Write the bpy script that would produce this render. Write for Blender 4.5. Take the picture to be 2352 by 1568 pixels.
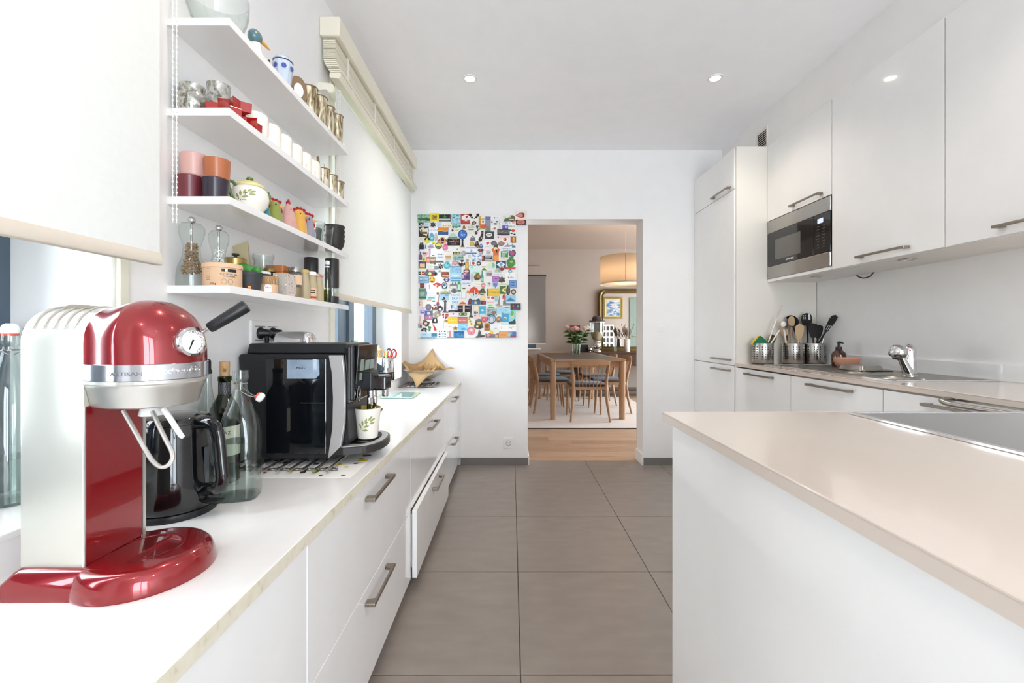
import bpy, math, random
from mathutils import Vector, Matrix
random.seed(7)
PI = math.pi
for o in list(bpy.data.objects):
    bpy.data.objects.remove(o, do_unlink=True)
SC = bpy.context.scene
COL = SC.collection

# ------------------------------------------------------------------ camera
FPX, CAMH, VX, VY = 1000.0, 1.09, 1175.0, 765.0        # focal length and vanishing point in pixels of the 2352x1568 frame
cd = bpy.data.cameras.new('camera')
cam = bpy.data.objects.new('camera', cd); COL.objects.link(cam)
cd.sensor_width = 36.0; cd.lens = FPX / 2352 * 36.0
cd.shift_x = (1176 - VX) / 2352; cd.shift_y = -(784 - VY) / 2352
cd.clip_start = 0.02; cd.clip_end = 100
cam.location = (0, 0, CAMH); cam.rotation_euler = (PI / 2, 0, 0)
SC.camera = cam

# ------------------------------------------------------------------ sky, exposure
W = bpy.data.worlds.new('overcast_sky'); SC.world = W; W.use_nodes = True
bg = W.node_tree.nodes['Background']
bg.inputs[0].default_value = (0.935, 0.945, 1.0, 1); bg.inputs[1].default_value = 8.6
SC.view_settings.view_transform = 'Standard'; SC.view_settings.look = 'None'
SC.view_settings.gamma = 1.0; SC.view_settings.use_curve_mapping = False
SC.view_settings.exposure = 0.93
SC.cycles.use_denoising = True
SC.cycles.max_bounces = 14; SC.cycles.diffuse_bounces = 8; SC.cycles.glossy_bounces = 5
SC.cycles.transmission_bounces = 10; SC.cycles.transparent_max_bounces = 24
SC.cycles.sample_clamp_indirect = 6.0
SC.cycles.caustics_reflective = False; SC.cycles.caustics_refractive = False

def portal(name, loc, rot, sx, sy):                      # lets daylight through a window opening be sampled well
    l = bpy.data.lights.new(name, 'AREA'); l.shape = 'RECTANGLE'; l.size = sx; l.size_y = sy
    l.cycles.is_portal = True
    o = bpy.data.objects.new(name, l); COL.objects.link(o); o.location = loc; o.rotation_euler = rot
portal('window_daylight', (-1.16, 0.49, 1.55), (0, -PI / 2, 0), 1.7, 1.0)
portal('window_daylight', (-1.16, 2.69, 1.55), (0, -PI / 2, 0), 1.7, 1.3)
portal('window_daylight', (1.22, -2.36, 1.22), (PI / 2, 0, 0), 1.75, 2.5)  # portal in the added rear window
portal('window_daylight', (-0.10, 8.08, 1.5), (-PI / 2, 0, 0), 1.2, 1.4)
portal('window_daylight', (4.56, 5.8, 1.25), (0, PI / 2, 0), 2.4, 3.3)  # portal in the added dining side window

# ------------------------------------------------------------------ mesh helpers
class G:
    def __init__(s): s.v = []; s.f = []
    def add(s, v, f):
        n = len(s.v); s.v += [tuple(p) for p in v]; s.f += [tuple(i + n for i in q) for q in f]; return s
    def box(s, x0, x1, y0, y1, z0, z1):
        return s.add([(x0,y0,z0),(x1,y0,z0),(x1,y1,z0),(x0,y1,z0),(x0,y0,z1),(x1,y0,z1),(x1,y1,z1),(x0,y1,z1)],
                     [(0,3,2,1),(4,5,6,7),(0,1,5,4),(1,2,6,5),(2,3,7,6),(3,0,4,7)])
    def prism(s, poly, a, b, ax='z'):
        m = {'z': lambda p, t: (p[0], p[1], t), 'y': lambda p, t: (p[0], t, p[1]), 'x': lambda p, t: (t, p[0], p[1])}[ax]
        n = len(poly)
        ar = sum(poly[i][0]*poly[(i+1)%n][1]-poly[(i+1)%n][0]*poly[i][1] for i in range(n))
        if (ar > 0) != (ax != 'y'): poly = poly[::-1]
        if a > b: a, b = b, a
        f = [tuple(range(n))[::-1], tuple(range(n, 2*n))] + [(i, (i+1)%n, (i+1)%n+n, i+n) for i in range(n)]
        return s.add([m(p, a) for p in poly] + [m(p, b) for p in poly], f)
    def loft(s, rings, cap0=True, cap1=True, close=True):
        n = len(rings[0]); v = [p for r in rings for p in r]; f = []
        for k in range(len(rings)-1):
            for i in range(n if close else n-1):
                j = (i+1) % n
                f.append((k*n+i, k*n+j, (k+1)*n+j, (k+1)*n+i))
        if cap0: f.append(tuple(range(n))[::-1])
        if cap1: f.append(tuple((len(rings)-1)*n+i for i in range(n)))
        return s.add(v, f)
    def lathe(s, prof, c=(0,0,0), n=24, sx=1, sy=1):
        v = []; idx = []
        for r, z in prof:
            if r < 1e-6:
                idx.append([len(v)]*n); v.append((c[0], c[1], c[2]+z))
            else:
                idx.append(list(range(len(v), len(v)+n)))
                v += [(c[0]+sx*r*math.cos(2*PI*i/n), c[1]+sy*r*math.sin(2*PI*i/n), c[2]+z) for i in range(n)]
        f = []
        for k in range(len(prof)-1):
            a, b = idx[k], idx[k+1]
            for i in range(n):
                j = (i+1) % n
                q = [a[i], a[j], b[j], b[i]]
                q = [q[t] for t in range(4) if q[t] != q[t-1]]
                if len(q) > 2: f.append(tuple(q))
        return s.add(v, f)
    def tube(s, path, r, n=8, closed=False, flat=1.0):
        P = [Vector(p) for p in path]; m = len(P)
        R = r if isinstance(r, (list, tuple)) else [r]*m
        rings = []; nrm = None
        for i in range(m):
            if closed: t = P[(i+1) % m]-P[i-1]
            else: t = P[min(i+1, m-1)]-P[max(i-1, 0)]
            t.normalize()
            if nrm is None:
                up = Vector((0, 0, 1)) if abs(t.z) < .9 else Vector((1, 0, 0))
                nrm = (up - t*up.dot(t)).normalized()
            else:
                nrm = nrm - t*nrm.dot(t)
                nrm = nrm.normalized() if nrm.length > 1e-6 else t.orthogonal().normalized()
            bn = t.cross(nrm)
            rings.append([P[i] + nrm*(R[i]*flat*math.cos(2*PI*k/n)) + bn*(R[i]*math.sin(2*PI*k/n)) for k in range(n)])
        if closed: rings.append(rings[0]); return s.loft(rings, False, False)
        return s.loft(rings)
    def sph(s, c, r, n=12, m=8, sc=(1,1,1)):
        prof = [(math.sin(PI*k/m)*r, -math.cos(PI*k/m)*r*sc[2]) for k in range(m+1)]
        prof[0] = (0, prof[0][1]); prof[-1] = (0, prof[-1][1])
        return s.lathe(prof, c, n, sc[0], sc[1])
    def xf(s, M):
        s.v = [tuple(M @ Vector(p)) for p in s.v]; return s

def Rz(a): return Matrix.Rotation(a, 4, 'Z')
def TR(x, y, z): return Matrix.Translation((x, y, z))
def RM(axis, a): return Matrix.Rotation(a, 4, axis)
def along(p0, p1):                                        # matrix taking +Z at the origin to the direction p0 -> p1 at p0
    d = (Vector(p1)-Vector(p0)).normalized()
    return Matrix.Translation(p0) @ d.to_track_quat('Z', 'Y').to_matrix().to_4x4()
def circ(r, n=24, cx=0, cy=0, a0=0, a1=None):
    if a1 is None: return [(cx+r*math.cos(2*PI*i/n), cy+r*math.sin(2*PI*i/n)) for i in range(n)]
    return [(cx+r*math.cos(a0+(a1-a0)*i/n), cy+r*math.sin(a0+(a1-a0)*i/n)) for i in range(n+1)]
def rrect(x0, x1, y0, y1, r, n=4):
    p = []
    for cx, cy, a in ((x1-r, y1-r, 0), (x0+r, y1-r, PI/2), (x0+r, y0+r, PI), (x1-r, y0+r, 1.5*PI)):
        p += [(cx+r*math.cos(a+PI/2*i/n), cy+r*math.sin(a+PI/2*i/n)) for i in range(n+1)]
    return p

def obj(name, g, mat, parent=None, smooth=True, bevel=0, ang=38, seg=2, solid=0):
    me = bpy.data.meshes.new(name)
    me.from_pydata(g.v, [], g.f); me.update()
    me.materials.append(M[mat] if isinstance(mat, str) else mat)
    if smooth and len(me.polygons):
        me.polygons.foreach_set('use_smooth', [True]*len(me.polygons)); me.set_sharp_from_angle(angle=math.radians(ang))
    o = bpy.data.objects.new(name, me); COL.objects.link(o)
    if parent: o.parent = parent
    if solid:
        md = o.modifiers.new('thickness', 'SOLIDIFY'); md.thickness = solid
    if bevel:
        md = o.modifiers.new('bevel', 'BEVEL'); md.width = bevel; md.segments = seg; md.limit_method = 'ANGLE'; md.angle_limit = math.radians(50)
    return o
def tag(o, label, cat, group=None):
    o['label'] = label; o['category'] = cat
    if group: o['group'] = group
    return o
def thing(name, label, cat, loc=(0,0,0), rz=0, group=None):
    o = bpy.data.objects.new(name, None); COL.objects.link(o); o.empty_display_size = .05
    o.location = loc; o.rotation_euler = (0, 0, rz)
    return tag(o, label, cat, group)
def struct(name, g, mat, parent=None, **k):
    k.setdefault('smooth', False)
    o = obj(name, g, mat, parent, **k)
    if not parent: o['kind'] = 'structure'
    return o
def copy_tree(o, parent=None, label=None, group=None):
    c = o.copy(); COL.objects.link(c); c.parent = parent
    if label: c['label'] = label
    if group: c['group'] = group
    for ch in list(o.children): copy_tree(ch, c)
    return c
def text(body, size, mat, parent, fn, name='lettering', depth=.0004, sx=1.0, align='CENTER', bold=0, shear=0):
    cu = bpy.data.curves.new('t', 'FONT'); cu.body = body; cu.size = size; cu.align_x = align; cu.align_y = 'CENTER'
    cu.extrude = depth; cu.resolution_u = 3; cu.offset = bold; cu.shear = shear
    t = bpy.data.objects.new('t', cu); COL.objects.link(t)
    me = bpy.data.meshes.new_from_object(t)
    bpy.data.objects.remove(t, do_unlink=True); bpy.data.curves.remove(cu)
    for v in me.vertices: v.co = Vector(fn(v.co.x*sx, v.co.y, v.co.z))
    me.name = name; me.materials.clear(); me.materials.append(M[mat] if isinstance(mat, str) else mat)
    o = bpy.data.objects.new(name, me); COL.objects.link(o); o.parent = parent
    return o
def plane_fn(o, xd, yd):
    o, xd, yd = Vector(o), Vector(xd).normalized(), Vector(yd).normalized(); zd = xd.cross(yd)
    return lambda x, y, z: o + xd*x + yd*y + zd*z
def cyl_fn(cx, cy, cz, r, a0):                            # wraps text round a vertical cylinder, centred at angle a0
    return lambda x, y, z: (cx+(r+z)*math.cos(a0+x/r), cy+(r+z)*math.sin(a0+x/r), cz+y)
def spline(pts, m=6):                                    # Catmull-Rom through the points
    P = [Vector(p) for p in pts]; out = []
    for i in range(len(P)-1):
        a, b, c, d = P[max(i-1, 0)], P[i], P[i+1], P[min(i+2, len(P)-1)]
        for k in range(m):
            t_ = k/m; out.append(.5*((2*b)+(c-a)*t_+(2*a-5*b+4*c-d)*t_*t_+(3*b-a-3*c+d)*t_**3))
    return out+[P[-1]]
def pix(px, py, Y): return ((px-VX)*Y/FPX, Y, CAMH-(py-VY)*Y/FPX)

# ------------------------------------------------------------------ materials
def lin(h):
    h = h.lstrip('#')
    if len(h) == 3: h = ''.join(c*2 for c in h)
    def f(c):
        c = int(c, 16)/255
        return c/12.92 if c <= .04045 else ((c+.055)/1.055)**2.4
    return (f(h[0:2]), f(h[2:4]), f(h[4:6]), 1)
M = {}
def mk(name, col, rough=.5, metal=0, coat=0, spec=.5, trans=0, ior=1.45, emit=None, es=0, noise=None, bump=None, stretch=(1,1,1), sheen=0, sss=0):
    m = bpy.data.materials.new(name); m.use_nodes = True; nt = m.node_tree; b = nt.nodes['Principled BSDF']; M[name] = m
    c = lin(col) if isinstance(col, str) else tuple(col)+(1,)
    b.inputs['Base Color'].default_value = c; b.inputs['Roughness'].default_value = rough; b.inputs['Metallic'].default_value = metal
    b.inputs['Coat Weight'].default_value = coat; b.inputs['Coat Roughness'].default_value = .03
    b.inputs['Specular IOR Level'].default_value = spec; b.inputs['Transmission Weight'].default_value = trans; b.inputs['IOR'].default_value = ior
    if sheen: b.inputs['Sheen Weight'].default_value = sheen
    if sss: b.inputs['Subsurface Weight'].default_value = sss; b.inputs['Subsurface Radius'].default_value = (.02,.012,.008)
    if emit: b.inputs['Emission Color'].default_value = lin(emit); b.inputs['Emission Strength'].default_value = es
    tc = nt.nodes.new('ShaderNodeTexCoord'); mp = nt.nodes.new('ShaderNodeMapping'); mp.inputs['Scale'].default_value = stretch
    nt.links.new(tc.outputs['Object'], mp.inputs['Vector'])
    noise = noise or (9, .03)
    n = nt.nodes.new('ShaderNodeTexNoise'); n.inputs['Scale'].default_value = noise[0]; n.inputs['Detail'].default_value = 4
    nt.links.new(mp.outputs[0], n.inputs['Vector'])
    r = nt.nodes.new('ShaderNodeMix'); r.data_type = 'RGBA'
    d = lin(noise[2]) if len(noise) > 2 else tuple(x*(1-noise[1]*2) for x in c[:3])+(1,)
    r.inputs['A'].default_value = c; r.inputs['B'].default_value = d
    if len(noise) > 2:
        cr = nt.nodes.new('ShaderNodeValToRGB'); cr.color_ramp.elements[0].position = .5-noise[1]; cr.color_ramp.elements[1].position = .5+noise[1]
        nt.links.new(n.outputs['Fac'], cr.inputs[0]); nt.links.new(cr.outputs[0], r.inputs['Factor'])
    else: nt.links.new(n.outputs['Fac'], r.inputs['Factor'])
    nt.links.new(r.outputs['Result'], b.inputs['Base Color'])
    if bump:
        n2 = nt.nodes.new('ShaderNodeTexNoise'); n2.inputs['Scale'].default_value = bump[0]; n2.inputs['Detail'].default_value = 3
        nt.links.new(mp.outputs[0], n2.inputs['Vector'])
        bp = nt.nodes.new('ShaderNodeBump'); bp.inputs['Strength'].default_value = bump[1]; bp.inputs['Distance'].default_value = bump[2] if len(bump) > 2 else .002
        nt.links.new(n2.outputs['Fac'], bp.inputs['Height']); nt.links.new(bp.outputs[0], b.inputs['Normal'])
    return m
def thin_glass(name, tint='ffffff', rough=.0, ior=1.45, gain=1.0):
    m = bpy.data.materials.new(name); m.use_nodes = True; nt = m.node_tree; nt.nodes.clear(); M[name] = m
    out = nt.nodes.new('ShaderNodeOutputMaterial'); mix = nt.nodes.new('ShaderNodeMixShader')
    tr = nt.nodes.new('ShaderNodeBsdfTransparent'); tr.inputs[0].default_value = lin(tint)
    gl = nt.nodes.new('ShaderNodeBsdfGlossy'); gl.inputs['Roughness'].default_value = rough
    fr = nt.nodes.new('ShaderNodeLayerWeight'); fr.inputs[0].default_value = .5
    pw = nt.nodes.new('ShaderNodeMath'); pw.operation = 'POWER'; pw.inputs[1].default_value = 4.0
    mu = nt.nodes.new('ShaderNodeMath'); mu.operation = 'MULTIPLY_ADD'; mu.inputs[1].default_value = .75*gain; mu.inputs[2].default_value = ((ior-1)/(ior+1))**2*gain; mu.use_clamp = True
    nt.links.new(fr.outputs['Facing'], pw.inputs[0]); nt.links.new(pw.outputs[0], mu.inputs[0]); nt.links.new(mu.outputs[0], mix.inputs[0])
    nt.links.new(tr.outputs[0], mix.inputs[1]); nt.links.new(gl.outputs[0], mix.inputs[2]); nt.links.new(mix.outputs[0], out.inputs[0])
def cloth_trans(name, col, fac=.5):
    m = bpy.data.materials.new(name); m.use_nodes = True; nt = m.node_tree; nt.nodes.clear(); M[name] = m
    out = nt.nodes.new('ShaderNodeOutputMaterial'); mix = nt.nodes.new('ShaderNodeMixShader'); mix.inputs[0].default_value = fac
    d = nt.nodes.new('ShaderNodeBsdfDiffuse'); t = nt.nodes.new('ShaderNodeBsdfTranslucent')
    tc = nt.nodes.new('ShaderNodeTexCoord'); n = nt.nodes.new('ShaderNodeTexNoise'); n.inputs['Scale'].default_value = 60
    nt.links.new(tc.outputs['Object'], n.inputs['Vector'])
    r = nt.nodes.new('ShaderNodeMix'); r.data_type = 'RGBA'; c = lin(col); r.inputs['A'].default_value = c
    r.inputs['B'].default_value = tuple(x*.95 for x in c[:3])+(1,)
    nt.links.new(n.outputs['Fac'], r.inputs['Factor'])
    for q in (d, t): nt.links.new(r.outputs['Result'], q.inputs['Color'])
    nt.links.new(d.outputs[0], mix.inputs[1]); nt.links.new(t.outputs[0], mix.inputs[2]); nt.links.new(mix.outputs[0], out.inputs[0])
def ramp_mat(name, tex, stops, rough=.5, scale=(1,1,1), tscale=5, detail=3, dist=0, coat=0, metal=0, bump=0, noise_rough=.5):
    m = bpy.data.materials.new(name); m.use_nodes = True; nt = m.node_tree; b = nt.nodes['Principled BSDF']; M[name] = m
    b.inputs['Roughness'].default_value = rough; b.inputs['Coat Weight'].default_value = coat; b.inputs['Metallic'].default_value = metal
    tc = nt.nodes.new('ShaderNodeTexCoord'); mp = nt.nodes.new('ShaderNodeMapping'); mp.inputs['Scale'].default_value = scale
    nt.links.new(tc.outputs['Object'], mp.inputs[0])
    t = nt.nodes.new({'noise': 'ShaderNodeTexNoise', 'wave': 'ShaderNodeTexWave', 'voronoi': 'ShaderNodeTexVoronoi'}[tex])
    t.inputs['Scale'].default_value = tscale
    if tex == 'noise': t.inputs['Detail'].default_value = detail; t.inputs['Distortion'].default_value = dist; t.inputs['Roughness'].default_value = noise_rough
    if tex == 'wave': t.inputs['Detail'].default_value = detail; t.inputs['Distortion'].default_value = dist
    nt.links.new(mp.outputs[0], t.inputs['Vector'])
    cr = nt.nodes.new('ShaderNodeValToRGB'); el = cr.color_ramp.elements
    while len(el) < len(stops): el.new(.5)
    for e, (p, c) in zip(el, stops): e.position = p; e.color = lin(c)
    nt.links.new(t.outputs['Distance' if tex == 'voronoi' else 'Fac'], cr.inputs[0]); nt.links.new(cr.outputs[0], b.inputs['Base Color'])
    if bump:
        bp = nt.nodes.new('ShaderNodeBump'); bp.inputs['Strength'].default_value = bump; bp.inputs['Distance'].default_value = .002
        nt.links.new(t.outputs['Distance' if tex == 'voronoi' else 'Fac'], bp.inputs['Height']); nt.links.new(bp.outputs[0], b.inputs['Normal'])
    return m

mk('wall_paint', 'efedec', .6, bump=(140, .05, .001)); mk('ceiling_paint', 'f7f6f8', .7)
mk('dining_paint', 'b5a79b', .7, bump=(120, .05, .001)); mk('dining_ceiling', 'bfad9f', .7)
mk('grout', '5d5650', .9); mk('skirting_tile', '77736f', .45)
ramp_mat('floor_tile', 'noise', [(.3, '857b74'), (.55, '8b817a'), (.75, '90867f')], .32, (2, 5, 1), 3.5, 6)
for i, (a, b_, c) in enumerate((('ab8b6e', 'c2a389', 'b4967b'), ('b59879', 'cbaf95', 'bb9d83'), ('a2836a', 'b8997d', 'ae9074'))):
    ramp_mat('plank_%d' % i, 'noise', [(.3, a), (.5, b_), (.7, c)], .38, (1.2, 14, 1), 3, 8, .6)
mk('white_lacquer', 'f0efee', .13, coat=.6); mk('white_matt', 'eceae8', .45); mk('cream_paint', 'eae4d2', .45)
mk('cabinet_side', 'e6e1d8', .3, coat=.2)
mk('quartz', 'eceae8', .22, coat=.3, noise=(40, .02)); mk('quartz_warm', 'd0c3b8', .16, coat=.5, noise=(3, .03))
ramp_mat('worn_edge', 'noise', [(.30, 'c2b8a0'), (.42, 'd6cebb'), (.7, 'dcd5c6')], .5, (6, 30, 20), 2.6, 8)
mk('steel_handle', '9d9388', .32, metal=1, stretch=(1, 40, 40), noise=(4, .08)); mk('steel', 'b5b1ac', .25, metal=1, stretch=(1, 1, 30), noise=(6, .06))
mk('steel_sink', '9f9a92', .3, metal=1, noise=(20, .08)); mk('chrome', 'dedee0', .05, metal=1); mk('steel_satin', 'cfccc6', .33, metal=.85, noise=(30, .02))
mk('shell_silver', 'd9d7cd', .3, metal=.55, coat=.3, noise=(30, .02)); mk('silver_plastic', 'b4b1b0', .42, metal=.35, noise=(80, .03))
mk('red_lacquer', '8e0613', .22, metal=.35, coat=1.0, noise=(200, .08)); mk('black_gloss', '0d0d0f', .08, coat=.5); mk('black_plastic', '1c1c1f', .38)
mk('black_rubber', '161616', .6); mk('dark_plastic', '2e2c2b', .35); mk('dark_grey', '3b3836', .5)
mk('anthracite_frame', '4d5a68', .45); mk('white_plastic', 'eeecea', .35); mk('white_ceramic', 'efe9df', .2, coat=.5); mk('white_fabric', 'f2efe6', .8)
cloth_trans('blind_fabric', 'f0f0ed', .21); cloth_trans('grey_blind', 'b9b2ad', .55); cloth_trans('shade_fabric', 'f0e6d6', .4)
cloth_trans('hem_warm_lit', 'e2d8ca', .12); cloth_trans('parchment', 'd2b184', .25); cloth_trans('petal', 'f2dcd2', .35); cloth_trans('paper_bag', 'c9bd9a', .3)  # hem cream has the warm room light on the bottom bars painted in
thin_glass('glass', 'fcfefd', 0, 1.45, 1.0); thin_glass('bottle_glass', 'f8fbfa', .01, 1.5, 1.3); thin_glass('green_glass', '6f8f2c', .02, 1.5, 1.0)
thin_glass('smoke_glass', '8e8d8c', .02, 1.5, 1.0); thin_glass('pane', 'f2f7f8', 0, 1.45, .8); thin_glass('tank_plastic', 'b9c2cc', .05, 1.45, 1.0)
thin_glass('amber_glass', '7a3410', .03, 1.5, 1.0); thin_glass('aqua_glass', 'c9e4dc', .02, 1.5, 1.1)
mk('real_glass', 'f6faf9', .0, trans=1, ior=1.45, noise=(5, 0)); mk('water', 'f2f8f6', .0, trans=1, ior=1.33, noise=(5, 0)); thin_glass('water_thin', 'f2f7f5', .0, 1.33, 1.2)
mk('cork', 'c9a071', .8, noise=(60, .1)); mk('wood_light', 'b89270', .42, noise=(5, .12), stretch=(1, 1, .2)); mk('wood_pale', 'd2b48e', .55, noise=(20, .08))
mk('wood_dark', '4a3123', .35, coat=.3, noise=(5, .15)); mk('seat_fabric', '4a4446', .85, sheen=.3, bump=(300, .3)); mk('table_inlay', '5f574f', .45)
ramp_mat('rug', 'noise', [(.3, 'dcd3cd'), (.6, 'e8e1db')], .95, (1, 6, 1), 9, 4, bump=.3)
mk('gold_frame', '7d6a43', .4, metal=.7, noise=(15, .15)); mk('brass', 'a98e55', .3, metal=.9); mk('mirror', 'e8e8e8', .01, metal=1)
mk('lamp_glow', 'ffe6c2', .5, emit='ffd7a0', es=7.0); mk('spot_glow', 'fff0da', .5, emit='fff0dd', es=9.0)
mk('leaf_green', '3f6a27', .5, noise=(25, .2)); mk('cactus_green', '3f8a35', .45, noise=(40, .15)); mk('olive', '9aa164', .5); mk('olive_dark', '5a5a30', .5)
mk('ink_black', '1a1a1c', .5); mk('ink_grey', '6e6a68', .5); mk('ink_white', 'f4f2ee', .5); mk('ink_red', 'b42c2c', .5)
# ================================================================== the setting
XL, XR, YB, ZC = -.853, 2.065, 3.609, 2.606              # kitchen: left wall, right wall, back wall, ceiling
DX0, DX1, DZ = .1335, 1.090, 2.0356                       # doorway
def holed(axis, a0, a1, u0, u1, z0, z1, holes):           # a wall slab with rectangular openings
    g = G(); hs = sorted(holes); cur = u0
    def bx(p, q, r, s):
        if q-p > 1e-4 and s-r > 1e-4:
            g.box(a0, a1, p, q, r, s) if axis == 'x' else g.box(p, q, a0, a1, r, s)
    for (h0, h1, k0, k1) in hs:
        bx(cur, h0, z0, z1); bx(h0, h1, z0, k0); bx(h0, h1, k1, z1); cur = h1
    bx(cur, u1, z0, z1)
    return g
W1 = (.05, .934, .752, 2.30); W2 = (2.08, 3.37, .752, 2.30)
struct('wall_left', holed('x', -1.14, XL, -2.2, YB, 0, ZC, [W1, W2]), 'wall_paint')
struct('wall_back', holed('y', YB, 3.795, -1.14, 4.4, 0, ZC, [(DX0, DX1, 0, DZ)]), 'wall_paint')
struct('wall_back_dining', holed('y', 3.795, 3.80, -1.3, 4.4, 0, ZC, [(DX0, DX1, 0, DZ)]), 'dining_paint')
struct('wall_right', holed('x', XR, 2.3, -2.2, YB, 0, ZC, []), 'wall_paint')
struct('wall_rear', holed('y', -2.4, -2.2, -1.14, 2.3, 0, ZC, [(.42, 2.02, 0, 2.42)]), 'wall_paint')
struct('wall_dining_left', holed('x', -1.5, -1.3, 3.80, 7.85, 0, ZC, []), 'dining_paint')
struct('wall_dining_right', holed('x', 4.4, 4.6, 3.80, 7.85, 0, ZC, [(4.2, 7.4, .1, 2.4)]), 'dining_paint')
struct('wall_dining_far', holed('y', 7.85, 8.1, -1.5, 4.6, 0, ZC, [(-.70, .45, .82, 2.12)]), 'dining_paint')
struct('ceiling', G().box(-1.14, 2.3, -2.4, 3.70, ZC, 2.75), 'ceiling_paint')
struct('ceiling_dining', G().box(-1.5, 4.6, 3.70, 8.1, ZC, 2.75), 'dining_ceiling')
struct('wall_soffit', G().box(1.745, XR, .2, YB, 2.352, ZC), 'wall_paint')

# kitchen floor: every tile its own piece over the grout bed
fl = struct('floor', G().box(-1.14, 2.3, -2.4, 3.73, -.08, -.003), 'grout')
xs = [-1.1715+.6*i for i in range(7)]; ys = [3.19-.6*i for i in range(-1, 11)]
for i in range(6):
    for j in range(11):
        x0, x1 = max(xs[i], -.853), min(xs[i+1], 2.065); y0, y1 = max(ys[j+1], -2.2), min(ys[j], 3.728)
        if x1-x0 < .02 or y1-y0 < .02: continue
        g = .0018
        struct('tile', G().box(x0+g, x1-g, y0+g, y1-g, -.003, 0), 'floor_tile', fl, bevel=.0008, seg=1)
# dining floor: oak planks laid across
fd = struct('floor_dining', G().box(-1.5, 4.6, 3.73, 8.1, -.08, -.004), 'wood_dark')
y = 3.73; k = 0
while y < 7.85:
    w = .142; x = -1.3-random.random()*1.5
    while x < 4.4:
        L = 1.6+random.random()*.8
        x0, x1 = max(x, -1.3), min(x+L, 4.4)
        if x1-x0 > .03:
            struct('plank', G().box(x0+.0008, x1-.0008, y+.0008, min(y+w, 7.85)-.0008, -.004, 0), 'plank_%d' % random.randrange(3), fd)
        x += L
    y += w; k += 1
# skirting
bb = struct('baseboard_back', G().box(-.42, DX0, YB-.004, YB, 0, .059), 'grout')
for x0, x1 in ((-.42, -.3), (-.2985, .030), (.0315, DX0+.004)):
    struct('tile', G().box(x0, x1, YB-.011, YB-.004, 0, .060), 'skirting_tile', bb)
bb = struct('baseboard_right', G().box(DX1, 1.515, YB-.004, YB, 0, .059), 'grout')
for x0, x1 in ((DX1-.004, 1.2285), (1.230, 1.515)):
    struct('tile', G().box(x0, x1, YB-.011, YB-.004, 0, .060), 'skirting_tile', bb)
struct('trim_1', G().box(DX0, DX0+.012, YB-.006, 3.80, 0, .075), 'white_matt')
struct('trim_2', G().box(DX1-.014, DX1, YB-.012, 3.80, 0, .09), 'white_matt')
struct('baseboard_dining', G().box(-.9, 4.4, 7.835, 7.85, 0, .09), 'white_matt')

# windows
def window(name, axis_x, y0, y1, z0, z1, xf, xb):
    w = struct(name, G().box(xb, xf, y0, y0+.05, z0, z1).box(xb, xf, y1-.05, y1, z0, z1).box(xb, xf, y0+.05, y1-.05, z1-.05, z1).box(xb, xf, y0+.05, y1-.05, z0, z0+.05)
               .box(xb, xf, (y0+y1)/2-.045, (y0+y1)/2+.045, z0+.05, z1-.05), 'anthracite_frame')
    c = (y0+y1)/2
    for a, b in ((y0+.05, c-.045), (c+.045, y1-.05)):
        t = .085; q0, q1 = xb+.012, xf+.018
        struct('sash', G().box(q0, q1, a, a+t, z0+.05, z1-.05).box(q0, q1, b-t, b, z0+.05, z1-.05).box(q0, q1, a+t, b-t, z0+.05, z0+.05+t).box(q0, q1, a+t, b-t, z1-.05-t, z1-.05), 'anthracite_frame', w, bevel=.003)
        struct('pane', G().box((q0+q1)/2-.004, (q0+q1)/2+.004, a+t-.005, b-t+.005, z0+.05+t-.005, z1-.05-t+.005), 'pane', w)
    return w
window('window_1', 'x', W1[0], W1[1], W1[2], W1[3], -1.075, -1.13)
window('window_2', 'x', W2[0], W2[1], W2[2], W2[3], -1.05, -1.11)
for nm, w, xf in (('trim_3', W1, -1.075), ('trim_4', W2, -1.05)):          # sills
    struct(nm, G().box(xf, XL+.004, w[0]+.001, w[1]-.001, .740, .7535), 'quartz', bevel=.002)
# rounded plaster nosing and cream guide strip on the window edges
struct('trim_5', G().prism([(-.903, .934), (-.903, .926)] + [(-.895+.042*math.sin(a), .934-.008*math.cos(a)-.002) for a in [PI/2*i/6 for i in range(7)]] + [(-.853, .934)], .754, 2.3, 'z'), 'white_matt', smooth=True)
struct('trim_6', G().box(XL, XL+.012, .936, .958, .70, 2.3), 'cream_paint', bevel=.002)
struct('trim_7', G().box(XL, XL+.012, 2.035, 2.075, .70, 2.3), 'cream_paint', bevel=.002)
struct('trim_8', G().box(-.88, XL, 2.078, 2.082, .754, 2.3), 'cream_paint')

w3 = struct('window_added_rear', holed('y', -2.34, -2.28, 0.42, 2.02, 0, 2.42, [(.50, 1.18, .08, 2.34), (1.26, 1.94, .08, 2.34)]), 'anthracite_frame')  # glazed opening added behind the camera to light the kitchen
for a, b in ((.50, 1.18), (1.26, 1.94)):
    struct('pane', G().box(a, b, -2.314, -2.306, .08, 2.34), 'pane', w3)
w4 = struct('window_4', holed('y', 7.96, 8.02, -.70, .45, .82, 2.12, [(-.62, -.16, .90, 2.04), (-.07, .37, .90, 2.04)]), 'anthracite_frame')
for a, b in ((-.62, -.16), (-.07, .37)):
    struct('pane', G().box(a, b, 7.986, 7.994, .90, 2.04), 'pane', w4)
struct('trim_9', G().box(-.72, .52, 7.80, 7.96, .80, .82), 'white_matt', bevel=.003)
w5 = struct('window_added_dining', holed('x', 4.47, 4.53, 4.2, 7.4, .1, 2.4, [(4.28, 5.75, .18, 2.32), (5.85, 7.32, .18, 2.32)]), 'anthracite_frame')  # unseen side window added to light the dining room
for a, b in ((4.28, 5.75), (5.85, 7.32)):
    struct('pane', G().box(4.496, 4.504, a, b, .18, 2.32), 'pane', w5)
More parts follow.
